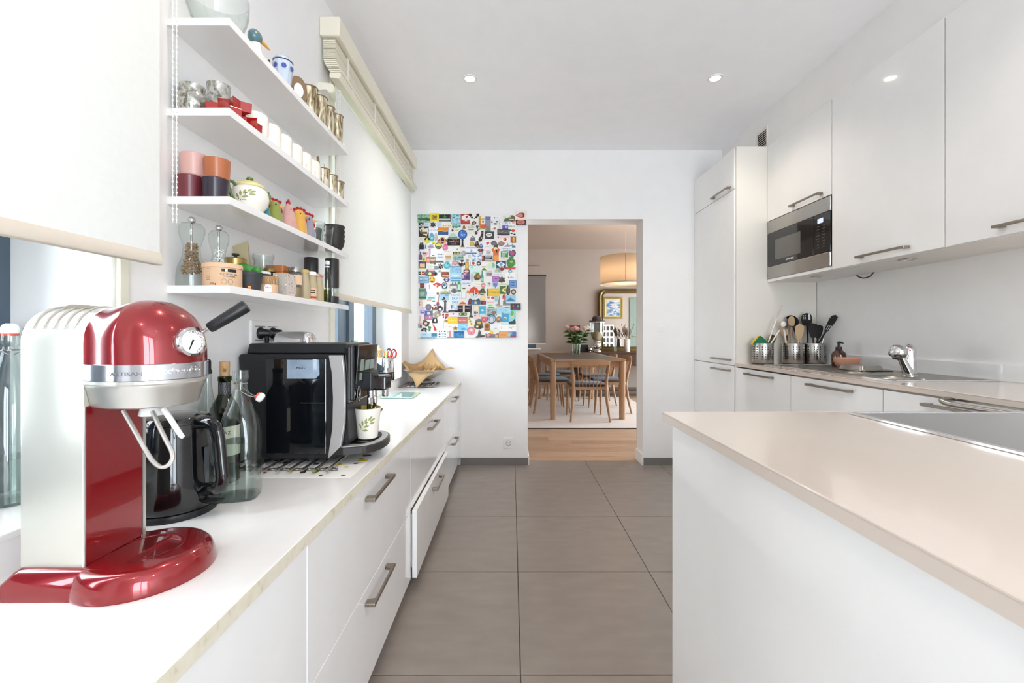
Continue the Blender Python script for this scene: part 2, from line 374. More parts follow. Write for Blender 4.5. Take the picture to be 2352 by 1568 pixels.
struct('added_shutter', G().box(-.70, .45, 8.04, 8.07, 1.36, 2.12), 'white_matt')  # unseen shutter added to darken the upper half of the dining blind

# outside the left windows
mk('lawn', '8c927c', .9, noise=(6, .2)); mk('hedge', 'a3ad78', .7, noise=(12, .25))
struct('ground', G().box(-14, -1.2, -8, 16, -.3, -.2), 'lawn')
for i, (x, y, h, lab) in enumerate(((-2.6, 6.0, 2.2, 'pale green leafy shrub outside the far kitchen window'), (-3.4, 2.4, 2.4, 'tall leafy shrub outside, in line with the open shelves'), (-3.0, -.6, 2.0, 'low leafy shrub outside the window beside the counter mixer'))):
    t = thing('garden_shrub', lab, 'shrub', (x, y, -.2))
    obj('stem', G().tube([(0, 0, 0), (.03, 0, h*.4), (0, .03, h*.7)], [.03, .025, .01]), 'wood_dark', t)
    g = G(); rr = random.Random(i)
    for k in range(900):
        a, b = rr.random()*2*PI, rr.random(); r = .55*math.sin(PI*min(.98, .12+b*.86))**.7*(.6+.4*rr.random()); z = h*(.15+.85*b)
        p = Vector((r*math.cos(a), r*math.sin(a), z)); d = Vector((rr.uniform(-1, 1), rr.uniform(-1, 1), rr.uniform(-1, 1))).normalized(); e = d.orthogonal().normalized()
        s = .05+.04*rr.random()
        g.add([p-d*s, p+e*s*.4, p+d*s, p-e*s*.4], [(0, 1, 2, 3)])
    f = obj('foliage', g, 'hedge', t, smooth=False); f['kind'] = 'stuff'

# ceiling downlights
def downlight(x, y, lab):
    t = thing('ceiling_spotlight', lab, 'spotlight', (x, y, ZC), 0, 'recessed ceiling spotlights')
    obj('trim_ring', G().lathe([(.030, 0), (.030, -.002), (.0305, -.005), (.042, -.004), (.043, 0)], n=32), 'white_matt', t)
    obj('lens', G().lathe([(0, -.0025), (.030, -.002), (.030, 0), (0, 0)], n=24), 'spot_glow', t)
    l = bpy.data.lights.new('spot_lamp', 'SPOT'); l.energy = 11; l.color = (1, .87, .74); l.spot_size = math.radians(125); l.spot_blend = .7; l.shadow_soft_size = .03
    o = bpy.data.objects.new('spot_lamp', l); COL.objects.link(o); o.parent = t; o.location = (0, 0, -.012)
for x, y, lab in ((-.247, 2.59, 'lit round spotlight in the ceiling before the magnet board'), (1.209, 2.585, 'lit round spotlight in the ceiling before the tall cupboard'),
                  (-.247, 1.05, 'added unseen round ceiling spotlight above the gap between counter and peninsula'), (1.209, 1.05, 'added unseen round ceiling spotlight above the cooktop'),  # from here on, spotlights added out of view to light the room
                  (-.247, -.75, 'added unseen round ceiling spotlight behind the photographer by the counter'), (1.209, -.75, 'added unseen round ceiling spotlight before the added rear window')):
    downlight(x, y, lab)
# ================================================================== fitted furniture
def handle_mesh(L, proj=.030, th=.008, h=.011, foot=.030):
    # bow handle lying along Y, feet reaching back to x = 0 towards -x .. front bar at x = +proj
    a = L/2
    poly = [(0, -a), (proj, -a), (proj, a), (0, a), (0, a-foot*.75), (proj-th, a-foot), (proj-th, -a+foot), (0, -a+foot*.75)]
    return G().prism(poly, -h/2, h/2, 'z')
_hc = {}
def handle(parent, x, y, z, L=.22, side=1):
    k = (L, side)
    if k not in _hc:
        g = handle_mesh(L)
        if side < 0: g.xf(RM('Z', PI))
        o = obj('handle', g, 'steel_handle', parent, smooth=False, bevel=.0015); _hc[k] = o.data
    else:
        o = bpy.data.objects.new('handle', _hc[k]); COL.objects.link(o); o.parent = parent
        md = o.modifiers.new('bevel', 'BEVEL'); md.width = .0015; md.segments = 2
    o.location = (x, y, z); return o

# ---- low drawer run under the windows
CT = .682
w = tag(obj('worktop', G().box(XL, -.4185, -1.2, YB, .656, CT), 'quartz', bevel=.0015), 'long white worktop below the windows with worn edge', 'worktop')
obj('edge_strip', G().box(-.4186, -.417, -1.2, YB, .6562, CT-.0008), 'worn_edge', w, smooth=False)
FX = -.425
units = [(-1.2, -.03, 'white low drawer unit nearest the rear wall end'), (-.03, .904, 'white low drawer unit below the red coffee machine'), (.904, 1.84, 'white low drawer unit below the black coffee machine'),
         (1.84, 2.77, 'white low drawer unit with its bottom drawer pulled out'), (2.77, YB, 'white low drawer unit against the wall with the magnet board')]
for i, (a, b, lab) in enumerate(units):
    t = thing('drawer_unit', lab, 'drawer unit', (-.64, (a+b)/2, 0), 0, 'low white drawer units'); h = (b-a)/2
    obj('carcass', G().box(-.205, .192, -h+.001, h-.001, .055, .655), 'white_matt', t, smooth=False)
    obj('plinth', G().box(-.195, .12, -h, h, 0, .055), 'dark_grey', t, smooth=False)
    for k, (z0, z1) in enumerate(((.345, .650), (.055, .341))):
        out = .024 if (i == 3 and k == 1) else 0
        d = obj('drawer', G().box(.195+out, .215+out, -h+.0025, h-.0025, z0, z1), 'white_lacquer', t, smooth=False, bevel=.0012)
        for sd in ((-h+.03, -h+.042), (h-.042, h-.03)) if out else (): obj('drawer_side', G().box(.0, .195+out, sd[0], sd[1], z0+.03, z1-.03), 'white_matt', d, smooth=False)
        handle(d, .215+out, 0, (.607 if k == 0 else .302), .225)

# ---- right-hand run
TX, TY, UX = 1.515, 2.945, 1.729                         # tall-unit face, its near side, wall-unit face
WT, WB = .889, .868
t = thing('tall_cupboard', 'tall white cupboard standing in the corner beside the doorway', 'cupboard', (1.79, 3.277, 0))
x0 = TX-1.79; n0, n1 = TY-3.277, YB-3.277
obj('carcass', G().box(x0+.022, .27, n0+.019, n1, .06, 2.352), 'white_matt', t, smooth=False)
obj('side_panel', G().box(x0+.006, .272, n0, n0+.018, .0, 2.352), 'cabinet_side', t, smooth=False, bevel=.001)
obj('plinth', G().box(x0+.07, .27, n0+.019, n1, 0, .06), 'dark_grey', t, smooth=False)
for z0, z1, hz in ((2.074, 2.350, 2.097), (.871, 2.070, .906), (.062, .865, .832)):
    d = obj('door', G().box(x0, x0+.02, n0+.020, n1-.002, z0, z1), 'white_lacquer', t, smooth=False, bevel=.0012)
    handle(d, x0, n0+.02+.17, hz, .26, -1)
bl = [(2.365, 2.944, 'white drawer unit under the draining board, next the tall cupboard', 0), (1.777, 2.363, 'white drawer unit under the sink tap', 0), (1.118, 1.775, 'white corner unit with a steel towel rail', 0)]
for a, b, lab, _ in bl:
    t = thing('base_unit', lab, 'cabinet', (1.79, (a+b)/2, 0), 0, 'white base units along the sink wall'); h = (b-a)/2
    obj('carcass', G().box(x0+.022, .27, -h, h, .06, .6), 'white_matt', t, smooth=False)
    obj('plinth', G().box(x0+.07, .27, -h, h, 0, .06), 'dark_grey', t, smooth=False)
    obj('top_rail', G().box(x0+.018, x0+.05, -h, h, .852, .8675), 'dark_grey' if a > 2.3 else 'steel_handle', t, smooth=False)
    d = obj('drawer', G().box(x0, x0+.02, -h+.0015, h-.0015, .50, .859), 'white_lacquer', t, smooth=False, bevel=.0012)
    handle(d, x0, .0, .832, .28, -1)
    d = obj('drawer', G().box(x0, x0+.02, -h+.0015, h-.0015, .062, .497), 'white_lacquer', t, smooth=False, bevel=.0012)
    handle(d, x0, .0, .47, .28, -1)
# towel rail hooked below the worktop edge
obj_r = tag(obj('towel_rail', G().tube([(1.52, 1.50, .8625), (1.487, 1.50, .8625), (1.477, 1.497, .862), (1.472, 1.488, .857), (1.4715, 1.47, .8525), (1.4715, 1.44, .8515), (1.4715, 1.30, .8515), (1.4715, 1.18, .8515)], .0085, 10), 'steel'),
            'brushed steel towel rail hooked under the worktop edge', 'towel rail')
# worktop: one L-shaped slab with a cut-out for the sink
SX0, SX1, SY0, SY1 = 1.615, 2.015, 1.825, 2.735
g = G().box(TX-.005, XR, SY1, TY, WB, WT).box(TX-.005, SX0, SY0, SY1, WB, WT).box(SX1, XR, SY0, SY1, WB, WT).box(TX-.005, XR, 1.114, SY0, WB, WT).box(.385, XR, .16, 1.114, WB, WT)
w = tag(obj('worktop', g, 'quartz_warm', smooth=False), 'pale stone worktop running along the sink and over the peninsula', 'worktop')
obj('edge_profile', G().tube([(.386, .16, .8872), (.386, 1.113, .8872), (1.511, 1.113, .8872), (1.511, TY, .8872)], .0022, 8), 'quartz_warm', w)
obj('upstand', G().box(XR-.013, XR, .16, TY, WT, .959), 'white_lacquer', w, smooth=False, bevel=.001)
t = thing('peninsula', 'white peninsula with a plain end panel carrying the cooktop', 'peninsula', (1.2, .62, 0))
obj('end_panel', G().box(.398-1.2, .418-1.2, .18-.62, 1.077-.62, 0, .8675), 'white_lacquer', t, smooth=False)
obj('carcass', G().box(.418-1.2, .862, .2-.62, 1.07-.62, .06, .8675), 'white_matt', t, smooth=False)
obj('plinth', G().box(.45-1.2, .862, .24-.62, 1.02-.62, 0, .06), 'dark_grey', t, smooth=False)
for k in range(2):
    d = obj('drawer', G().box(-.76+.66*k, -.76+.655+.66*k, .45, .458, .10, .86), 'white_lacquer', t, smooth=False)
# cooktop
t = thing('induction_cooktop', 'dark glass induction cooktop with a bright steel rim', 'cooktop', (1.15, .72, WT))
obj('glass', G().box(-.300, .30, -.44, .352, .0, .0045), 'hob_glass' if 'hob_glass' in M else mk('hob_glass', '2c2c2e', .04, coat=1), t, smooth=False, bevel=.001)
obj('rim', G().box(-.312, -.3005, -.452, .364, 0, .006).box(.3005, .312, -.452, .364, 0, .006).box(-.3005, .3005, .3525, .364, 0, .006).box(-.3005, .3005, -.452, -.4405, 0, .006), 'chrome', t, smooth=False, bevel=.001)

# ---- wall units
ul = [(2.352, 2.944, 'white wall cupboard above the microwave'), (1.739, 2.350, 'white wall cupboard beside the microwave over the sink'), (1.12, 1.737, 'white wall cupboard over the end of the sink worktop')]
for i, (a, b, lab) in enumerate(ul):
    t = thing('wall_cupboard', lab, 'cupboard', (1.897, (a+b)/2, 1.434), 0, 'white wall cupboards'); h = (b-a)/2; q = UX-1.897
    if i == 0:
        obj('carcass', G().box(q+.02, .167, -h, h, .405, .917).box(q+.02, .167, -h, h, 0, .018).box(q+.02, .167, -h, -h+.018, .018, .405).box(q+.02, .167, h-.018, h, .018, .405).box(.15, .167, -h+.018, h-.018, .018, .405), 'white_matt', t, smooth=False)
        d = obj('door', G().box(q, q+.02, -h+.0015, h-.0015, .408, .917), 'white_lacquer', t, smooth=False, bevel=.0012)
        obj('base_strip', G().box(q, q+.02, -h+.0015, h-.0015, 0, .0185), 'white_lacquer', t, smooth=False, bevel=.001)
        handle(d, q, -.10, .435, .26, -1)
    else:
        obj('carcass', G().box(q+.02, .167, -h, h, 0, .917), 'cabinet_side', t, smooth=False)
        d = obj('door', G().box(q, q+.02, -h+.0015, h-.0015, 0.001, .917), 'white_lacquer', t, smooth=False, bevel=.0012)
        handle(d, q, -.02, .032, .27, -1)
for x, y, lab in ((1.847, 2.646, 'small round under-cupboard lamp below the microwave'), (1.835, 2.02, 'small round under-cupboard lamp above the tap')):
    t = thing('cupboard_lamp', lab, 'lamp', (x, y, 1.434), 0, 'under-cupboard lamps')
    obj('ring', G().lathe([(.026, 0), (.026, -.006), (.034, -.005), (.036, 0)], n=28), 'steel', t)
    obj('lens', G().lathe([(0, -.004), (.026, -.004), (.026, 0)], n=24), 'white_plastic', t)
tag(obj('cable_loop', G().tube([(2.045, 2.58, 1.434), (2.043, 2.56, 1.42), (2.042, 2.53, 1.410), (2.042, 2.51, 1.409), (2.042, 2.48, 1.414), (2.043, 2.455, 1.434)], .0035), 'dark_grey'), 'grey cable loop hanging below the wall cupboards', 'cable')

# ---- microwave
t = thing('microwave', 'built-in microwave with steel trim and black glass door', 'microwave', (1.897, 2.648, 1.4535)); q = UX-1.897; h = .290
mk('micro_window', '5d5a56', .25, coat=.6)
obj('body', G().box(q+.03, .145, -h+.018, h-.018, .001, .380), 'dark_grey', t, smooth=False)
fr = obj('frame', G().box(q-.004, q+.03, -h+.001, h-.001, .302, .384).box(q-.004, q+.03, -h+.001, h-.001, .0, .081), 'steel', t, smooth=False, bevel=.004)
dr = obj('door', G().box(q-.002, q+.02, -h+.135, h-.001, .082, .301), 'black_gloss', t, smooth=False, bevel=.001)
obj('window', G().box(q-.0026, q, -h+.245, h-.085, .117, .247), 'micro_window', dr, smooth=False)
text('SAMSUNG', .017, 'ink_white', dr, plane_fn((q-.0025, .055, .100), (0, -1, 0), (0, 0, 1)), 'logo_lettering')
cp = obj('control_panel', G().box(q-.002, q+.02, -h+.001, -h+.133, .082, .301), 'black_gloss', t, smooth=False, bevel=.001)
mk('display_glow', 'aab4e0', .4, emit='b9c4f0', es=.5)
obj('display', G().box(q-.0026, q, -h+.055, -h+.10, .252, .278), 'display_glow', cp, smooth=False)
for r in range(8):
    for c in range(2):
        text(('AUTO', 'COOK', 'GRILL', 'CLOCK', 'DEFROST', 'MORE', 'LESS', 'START')[r], .0075, 'ink_grey', cp, plane_fn((q-.0025, -h+.095-.045*c, .235-.017*r), (0, -1, 0), (0, 0, 1)))

# ---- vent grille on the soffit
t = thing('vent_grille', 'grey louvred vent grille above the tall cupboard', 'vent', (1.745, 3.03, 2.36))
obj('frame', G().box(-.006, 0, -.07, -.055, 0, .14).box(-.006, 0, .055, .07, 0, .14).box(-.006, 0, -.055, .055, .125, .14).box(-.006, 0, -.055, .055, 0, .015), 'cabinet_side', t, smooth=False)
obj('backing', G().box(-.001, 0, -.055, .055, .015, .125), 'black_rubber', t, smooth=False)
for k in range(7):
    obj('slat', G().prism([(-.006, .020+.015*k), (-.001, .026+.015*k), (-.001, .029+.015*k), (-.006, .023+.015*k)], -.055, .055, 'y'), 'cabinet_side', t, smooth=False)

# ---- open shelves
SHX, SY = (-.853, -.698), (1.077, 1.866); SZ = (1.871, 1.648, 1.429, 1.2085)
for z, lab in zip(SZ, ('topmost white wall shelf, under the glass bowl and duck', 'second white wall shelf from the top, holding cream cups', 'third white wall shelf from the top, holding fabric chickens', 'lowest white wall shelf, holding mills and spice jars')):
    s = tag(obj('wall_shelf', G().box(SHX[0], SHX[1], SY[0], SY[1], z-.0195, z), 'white_lacquer', smooth=False, bevel=.0012), lab, 'shelf', 'white wall shelves')

# ---- sockets, switch
t = thing('wall_switch', 'white light switch on the wall right of the doorway', 'switch', (1.236, YB, 1.119))
obj('plate', G().box(-.042, .042, -.008, 0, -.042, .042), 'white_plastic', t, smooth=False, bevel=.002)
obj('rocker', G().box(-.024, .024, -.012, -.008, -.024, .024), 'white_matt', t, smooth=False, bevel=.002)
t = thing('wall_socket', 'white power socket low on the wall below the magnet board', 'socket', (-.025, YB, .182))
obj('plate', G().box(-.042, .042, -.008, 0, -.042, .042), 'white_plastic', t, smooth=False, bevel=.002)
obj('cup', G().add(*(lambda g: (g.v, g.f))(G().lathe([(.019, 0), (.021, .003), (.021, 0)], n=24).xf(TR(0, -.008, 0) @ RM('X', PI/2)))), 'ink_grey', t)
obj('pin_hole', G().box(-.011, -.007, -.0085, -.008, -.002, .002).box(.007, .011, -.0085, -.008, -.002, .002), 'ink_black', t, smooth=False)
t = thing('wall_socket', 'white double power socket above the black coffee machine', 'socket', (XL, 1.50, 1.090))
obj('plate', G().box(0, .009, -.085, .075, -.042, .042), 'white_plastic', t, smooth=False, bevel=.002)
for k in (-.04, .036):
    for z in (.022, -.024): obj('socket_edge', G().box(.009, .011, k-.028, k+.028, z, z+.002), 'ink_grey', t, smooth=False)
for k, lab in ((-.04, 'black power plug in the nearer socket of the pair'), (.036, 'black power plug in the farther socket of the pair')):
    t = thing('power_plug', lab, 'plug', (XL+.009, 1.50+k, 1.090), 0, 'black plugs in the double socket')
    obj('body', G().lathe([(0, 0), (.020, 0), (.020, .006), (.015, .012), (.012, .032), (.008, .036), (0, .036)], n=20).xf(RM('Y', PI/2)), 'black_plastic', t)
    obj('cable_neck', G().tube([(.024, 0, -.008), (.024, 0, -.024), (.022, 0, -.045)], [.008, .007, .005]), 'black_rubber', t)
    obj('cable', G().tube([(.022, 0, -.045), (.015, .0, -.07), (.008, .0, -.12), (.006, .0, -.2), (.006, .0, -.35)], .003), 'black_rubber', t)
# ================================================================== blinds
def roller_blind(lab, x, y0, y1, z0, z1, chain_y=None, chain_z=None, chx=0):
    t = thing('roller_blind', lab, 'blind', (x, (y0+y1)/2, z1), 0, 'white roller blinds'); h = (y1-y0)/2; L = z1-z0
    obj('tube', G().lathe([(0, -h), (.019, -h), (.019, h), (0, h)], n=20).xf(RM('X', PI/2)), 'cream_paint', t)
    obj('fabric', G().box(.0185, .0193, -h+.012, h-.012, -L+.02, 0), 'blind_fabric', t, smooth=False)
    obj('bottom_bar', G().prism([(.010, -L), (.026, -L), (.028, -L+.006), (.024, -L+.024), (.0195, -L+.028), (.0183, -L+.028), (.013, -L+.024), (.009, -L+.006)], -h+.012, h-.012, 'y'), 'hem_warm_lit', t, bevel=.002)
    for s in (-1, 1):
        obj('bracket', G().prism([(-.053, -.006), (-.053, .026), (-.01, .024), (.012, .018), (.020, .004), (.014, -.014), (-.004, -.016), (-.02, -.004), (-.04, -.006)], s*(h+.0055), s*(h+.001), 'y'), 'cream_paint', t)
    if chain_y is not None:
        cy = chain_y-(y0+y1)/2; n = int((z1-chain_z)/.0125)
        for s in (0, 1):
            g = G(); g.tube([(chx+.006*s, cy+.004*s, 0), (chx+.006*s, cy+.004*s, chain_z-z1)], .0006, 5)
            for k in range(n+1):
                g.sph((chx+.006*s, cy+.004*s, -.0125*k), .0022, 8, 5)
            c = obj('bead_chain', g, 'white_fabric', t); c['kind'] = 'stuff'
    return t
roller_blind('white roller blind over the window beside the red coffee machine', -.800, -.03, .978, 1.240, 2.19, 1.005, 1.345, .018)
roller_blind('white roller blind over the window near the back wall', -.800, 1.925, 3.39, 1.243, 2.17, 1.94, 1.30, .03)
t = thing('venetian_blind', 'cream venetian blind drawn up under a pelmet by the ceiling', 'blind', (-.80, 2.715, 2.22)); h = .785
obj('pelmet', G().prism([(-.052, .190), (.038, .187), (.040, .273), (-.052, .273)], -h-.003, h, 'y'), 'cream_paint', t, smooth=False, bevel=.006)
for k in range(17):
    f = k/16; xo = .030*max(0, 1-f*2.2)**1.6
    obj('slat', G().box(-.040+xo, .014+xo*.9, -h+.010, h-.012, .034+.0086*k+(.003 if k % 5 == 2 else 0), .0405+.0086*k), 'cream_paint', t, smooth=False, bevel=.001, seg=1)
obj('bottom_rail', G().prism([(-.012, .010), (.030, .004), (.040, .016), (.038, .033), (-.012, .033)], -h+.010, h-.012, 'y'), 'cream_paint', t, smooth=False, bevel=.003)
for k in range(4):
    y = -h+.16+.41*k
    obj('ladder_tape', G().box(.0385, .0395, y-.011, y+.011, .02, .034).box(.016, .0395, y-.011, y+.011, .0335, .0345).box(.0155, .0170, y-.011, y+.011, .034, .186), 'white_fabric', t, smooth=False)

# ================================================================== red capsule coffee machine
C = .682
t = thing('capsule_coffee_machine', 'large red and silver capsule coffee machine with domed head', 'coffee machine', (-.64, .743, C))
def arch(x, w, zt, z0, n=10, p=2.0):                     # closed arch section in YZ at x
    pts = [(x, -w, z0)]
    for i in range(n*2+1):
        a = PI-PI*i/(2*n); c, s = math.cos(a), math.sin(a)
        pts.append((x, w*math.copysign(abs(c)**(2/p), c), zt-w*(1 if p == 2 else 1)+w*abs(s)**(2/p)))
    pts.append((x, w, z0)); return pts
w0, zt = .0585, .452
xb, xf = -.136, -.034                                    # back and front of the column (local x)
rings = [arch(x, w0-d, zt-d, .040) for x, d in ((xb, .006), (xb+.002, .002), (xb+.006, 0), (xf-.001, 0), (xf, .001))]
col = obj('column', G().loft(rings), 'shell_silver', t, ang=30)
for k in range(5):                                       # raised ribs over the shoulder of the column
    x = xb+.018+.0165*k
    pth = [(x, -w0*math.cos(a)-.0004*math.cos(a), zt-w0+(w0+.0004)*math.sin(a)) for a in [math.radians(22+136*i/16) for i in range(17)]]
    obj('vent_rib', G().tube(pth, [.0012]+[.0021]*15+[.0012], 6), 'steel_satin', col)
obj('tank_grip', G().prism([(xb+.02, .448), (xb+.045, .456), (xb+.07, .4545), (xb+.085, .449)], -.02, .02, 'y'), 'brown_grip' if 'brown_grip' in M else mk('brown_grip', '8f7f70', .4), col)
obj('front_panel', G().box(xf-.004, xf+.0012, -w0+.0035, w0-.008, .040, .292), 'red_lacquer', t, smooth=False, bevel=.001)
obj('panel_edge', G().box(xf-.004, xf+.002, w0-.0075, w0-.0008, .040, .292), 'steel_satin', t, smooth=False)
obj('panel_edge', G().box(xf-.004, xf+.002, -w0+.0008, -w0+.0032, .040, .292), 'steel_satin', t, smooth=False)
# head: lofted dome from the arch of the column to the rounded front
cx, rho, zb = .030, .0745, .358
rings = []
for i in range(34):
    if i < 14:
        f = i/13; x = xf+.0005+f*(cx-xf); s = f*f*(3-2*f); w = w0+(rho-w0)*s; top = .452+.012*s; sx = 1
        k = w
    else:
        a = (i-13)/20*PI/2; x = cx+rho*math.sin(a); q = max(math.cos(a), .02); w = rho*q; top = zb+.106*q**.9; k = w
    ex = 2.0+.35*min(1, i/13)
    sec = [(x, -w, zb)]
    for j in range(25):
        a = PI-PI*j/24; c, s_ = math.cos(a), math.sin(a)
        hh = top-zb; base = max(0, hh-max(w, .0)) if i < 14 else hh*.22
        sec.append((x, w*math.copysign(abs(c)**(2/ex), c), zb+base+(hh-base)*abs(s_)**(2/ex)))
    sec.append((x, w, zb)); rings.append(sec)
obj('head', G().loft(rings), 'red_lacquer', t, ang=60)
def stad(off, n=28):                                     # plan outline of the head
    r = rho+off; p = [(xf+.0005, -(w0+off)), (xf+.02, -(w0+(rho-w0)*.45+off)), (xf+.04, -(w0+(rho-w0)*.85+off))]
    p += [(cx+r*math.sin(a), -r*math.cos(a)) for a in [PI*i/n for i in range(n+1)]]
    p += [(xf+.04, (w0+(rho-w0)*.85+off)), (xf+.02, (w0+(rho-w0)*.45+off)), (xf+.0005, (w0+off))]
    return p
def rings_plan(lst): return [[(x, y, z) for x, y in stad(o)] for o, z in lst]
obj('chrome_band', G().loft(rings_plan([(.0005, .333), (.0022, .334), (.0022, .3585), (.0005, .3595)])), 'chrome_band' if 'chrome_band' in M else mk('chrome_band', 'c3c6cc', .14, metal=.9), t, ang=30)
obj('collar', G().loft(rings_plan([(-.016, .288), (-.012, .290), (-.0045, .317), (-.0020, .322), (-.0015, .3255), (.0008, .328), (.0008, .3328)])), 'steel_satin', t, ang=25)
bp = stad(.0022)[:26]; acc = [0]
for a_, b_ in zip(bp, bp[1:]): acc.append(acc[-1]+math.dist(a_, b_))
def band_fn(s0, z0):
    def fn(x, y, z):
        s = max(0, min(acc[-1]-1e-6, s0+x)); i = max(k for k in range(len(acc)-1) if acc[k] <= s); f = (s-acc[i])/(acc[i+1]-acc[i])
        p0, p1 = Vector(bp[i]), Vector(bp[i+1]); d = (p1-p0).normalized(); n = Vector((d.y, -d.x)); p = p0+(p1-p0)*f+n*(z+.0002)
        return (p.x, p.y, z0+y)
    return fn
text('ARTISAN', .0088, 'ink_grey', t, band_fn(.083, .3445), sx=1.25)
text('KitchenAid', .0145, 'chrome', t, band_fn(.152, .3475), sx=1.15, depth=.0007, bold=.0002)
# gauge on the front
ga = math.radians(-13); gn = Vector((math.cos(ga), math.sin(ga), .1)).normalized(); gc = Vector((cx+rho*math.cos(ga)+.000, rho*math.sin(ga), .393))
Mg = along(gc-gn*.006, gc+gn)
gg = obj('gauge_bezel', G().lathe([(.0, .0), (.0245, 0), (.0255, .006), (.0245, .013), (.0205, .0145), (.0195, .0125), (0, .0125)], n=36).xf(Mg), 'chrome', t)
obj('gauge_face', G().lathe([(0, .0126), (.0194, .0126), (.0194, .0130), (0, .0130)], n=32).xf(Mg), 'ink_white', gg)
obj('needle', G().prism([(-.001, -.004), (.0022, -.003), (.0006, .0145), (-.0006, .0145)], .0131, .0136, 'z').xf(Mg @ Rz(math.radians(150))), 'ink_black', gg)
obj('scale_marks', (lambda g: g.xf(Mg))(G().add(*(lambda q: (q.v, q.f))([q_ := G(), [q_.add([(math.cos(a)*.0155, math.sin(a)*.0155, .0132), (math.cos(a)*.018, math.sin(a)*.018, .0132), (math.cos(a+.06)*.018, math.sin(a+.06)*.018, .0132), (math.cos(a+.06)*.0155, math.sin(a+.06)*.0155, .0132)], [(0, 1, 2, 3)]) for a in [k*.16-1.2 for k in range(20)]]][0]))), 'ink_black', gg, smooth=False)['kind'] = 'stuff'
# lever
p0, p1 = (.088, .035, .410), (.152, .058, .458)
lv = obj('lever_rod', G().lathe([(0, -.02), (.0035, -.02), (.0035, .024), (0, .024)], n=12).xf(along(p0, p1)), 'chrome', t)
obj('lever_grip', G().lathe([(0, .012), (.0085, .012), (.0096, .016), (.0118, .080), (.0105, .084), (.0, .0855)], n=24).xf(along(p0, p1)), 'black_plastic', lv)
# outlet and cup guide below the head
obj('outlet', G().lathe([(.010, .288), (.016, .284), (.019, .270), (.0165, .269), (.0, .272)], (.030, -.004, 0), 20), 'white_plastic', t)
def loc(px, py, Y): q = pix(px, py, Y); return (q[0]+.64, q[1]-.743, q[2]-C)
obj('cup_guide', G().tube(spline([loc(*q) for q in ((283, 943, .715), (300, 973, .712), (320, 1008, .708), (338, 1040, .705), (352, 1060, .703), (370, 1072, .702), (387, 1067, .703), (396, 1052, .706), (394, 1035, .71), (382, 1012, .715), (365, 978, .722), (350, 945, .727))]), .0035, 8), 'steel_satin', t)
obj('guide_bar', G().tube([loc(*q) for q in ((376, 938, .725), (398, 972, .722), (416, 1000, .72), (421, 1004, .72))], [.0045, .0042, .004, .003], 8), 'white_plastic', t)
# base: rear foot and round drip dish
def ring_xy(pts, z): return [(x, y, z) for x, y in pts]
foot = [rrect(-.147-o, .02, -.080-o, .083+o, .012) for o in (.004, .004, .0, -.010, -.016)]
bs = obj('base', G().loft([ring_xy(p, z) for p, z in zip(foot, (0, .006, .022, .036, .040))]), 'red_lacquer', t, ang=50)
bc = (.014, .005)
obj('drip_dish', G().lathe([(.0, 0), (.099, 0), (.100, .004), (.0965, .020), (.092, .031), (.084, .038), (.076, .0395), (.055, .0398), (.050, .0405), (.046, .0385), (.030, .0362), (0, .036)], (bc[0], bc[1], 0), 56), 'red_lacquer', bs, ang=60)

# ================================================================== kettle
t = thing('electric_kettle', 'black electric kettle with a loop handle', 'kettle', (-.772, 1.0, C))
obj('base', G().lathe([(0, 0), (.080, 0), (.081, .008), (.078, .014), (0, .014)], n=40), 'black_plastic', t)
obj('body', G().lathe([(0, .0145), (.077, .0145), (.080, .018), (.0805, .03), (.078, .09), (.074, .150), (.0715, .196), (.0695, .2045), (0, .2045)], n=48), 'black_gloss', t, ang=50)
obj('lid', G().lathe([(0, .205), (.068, .205), (.0675, .211), (.063, .219), (.05, .2235), (0, .225)], n=40), 'black_gloss', t)
obj('spout', G().prism([(-.075, .155), (-.093, .205), (-.066, .210)], -.018, .018, 'y'), 'black_gloss', t, bevel=.004)
ha = -.25; hd = (math.cos(ha), math.sin(ha))
hp = [(.055, .202), (.085, .209), (.105, .205), (.118, .192), (.125, .165), (.130, .125), (.134, .092), (.130, .072), (.118, .062), (.100, .060), (.084, .056), (.074, .046)]
obj('handle', G().tube(spline([(r*hd[0], r*hd[1], z) for r, z in hp], 4), .0118, 14, flat=1.25), 'black_gloss', t, ang=60)
sa = -.10
obj('switch', G().box(.076, .116, -.012, .012, .024, .031).xf(Rz(sa)), 'black_plastic', t, bevel=.003)
mk('kettle_gauge', '3a3d42', .15, coat=.5)
obj('water_gauge', G().loft([[((.0790-.00004*0)*math.cos(a)*f, .0790*math.sin(a)*f, z) for a, f in ((-.18, 1.012), (-.05, 1.012), (-.05, .98), (-.18, .98))] for z in (.06, .10, .15)]), 'kettle_gauge', t, smooth=False)

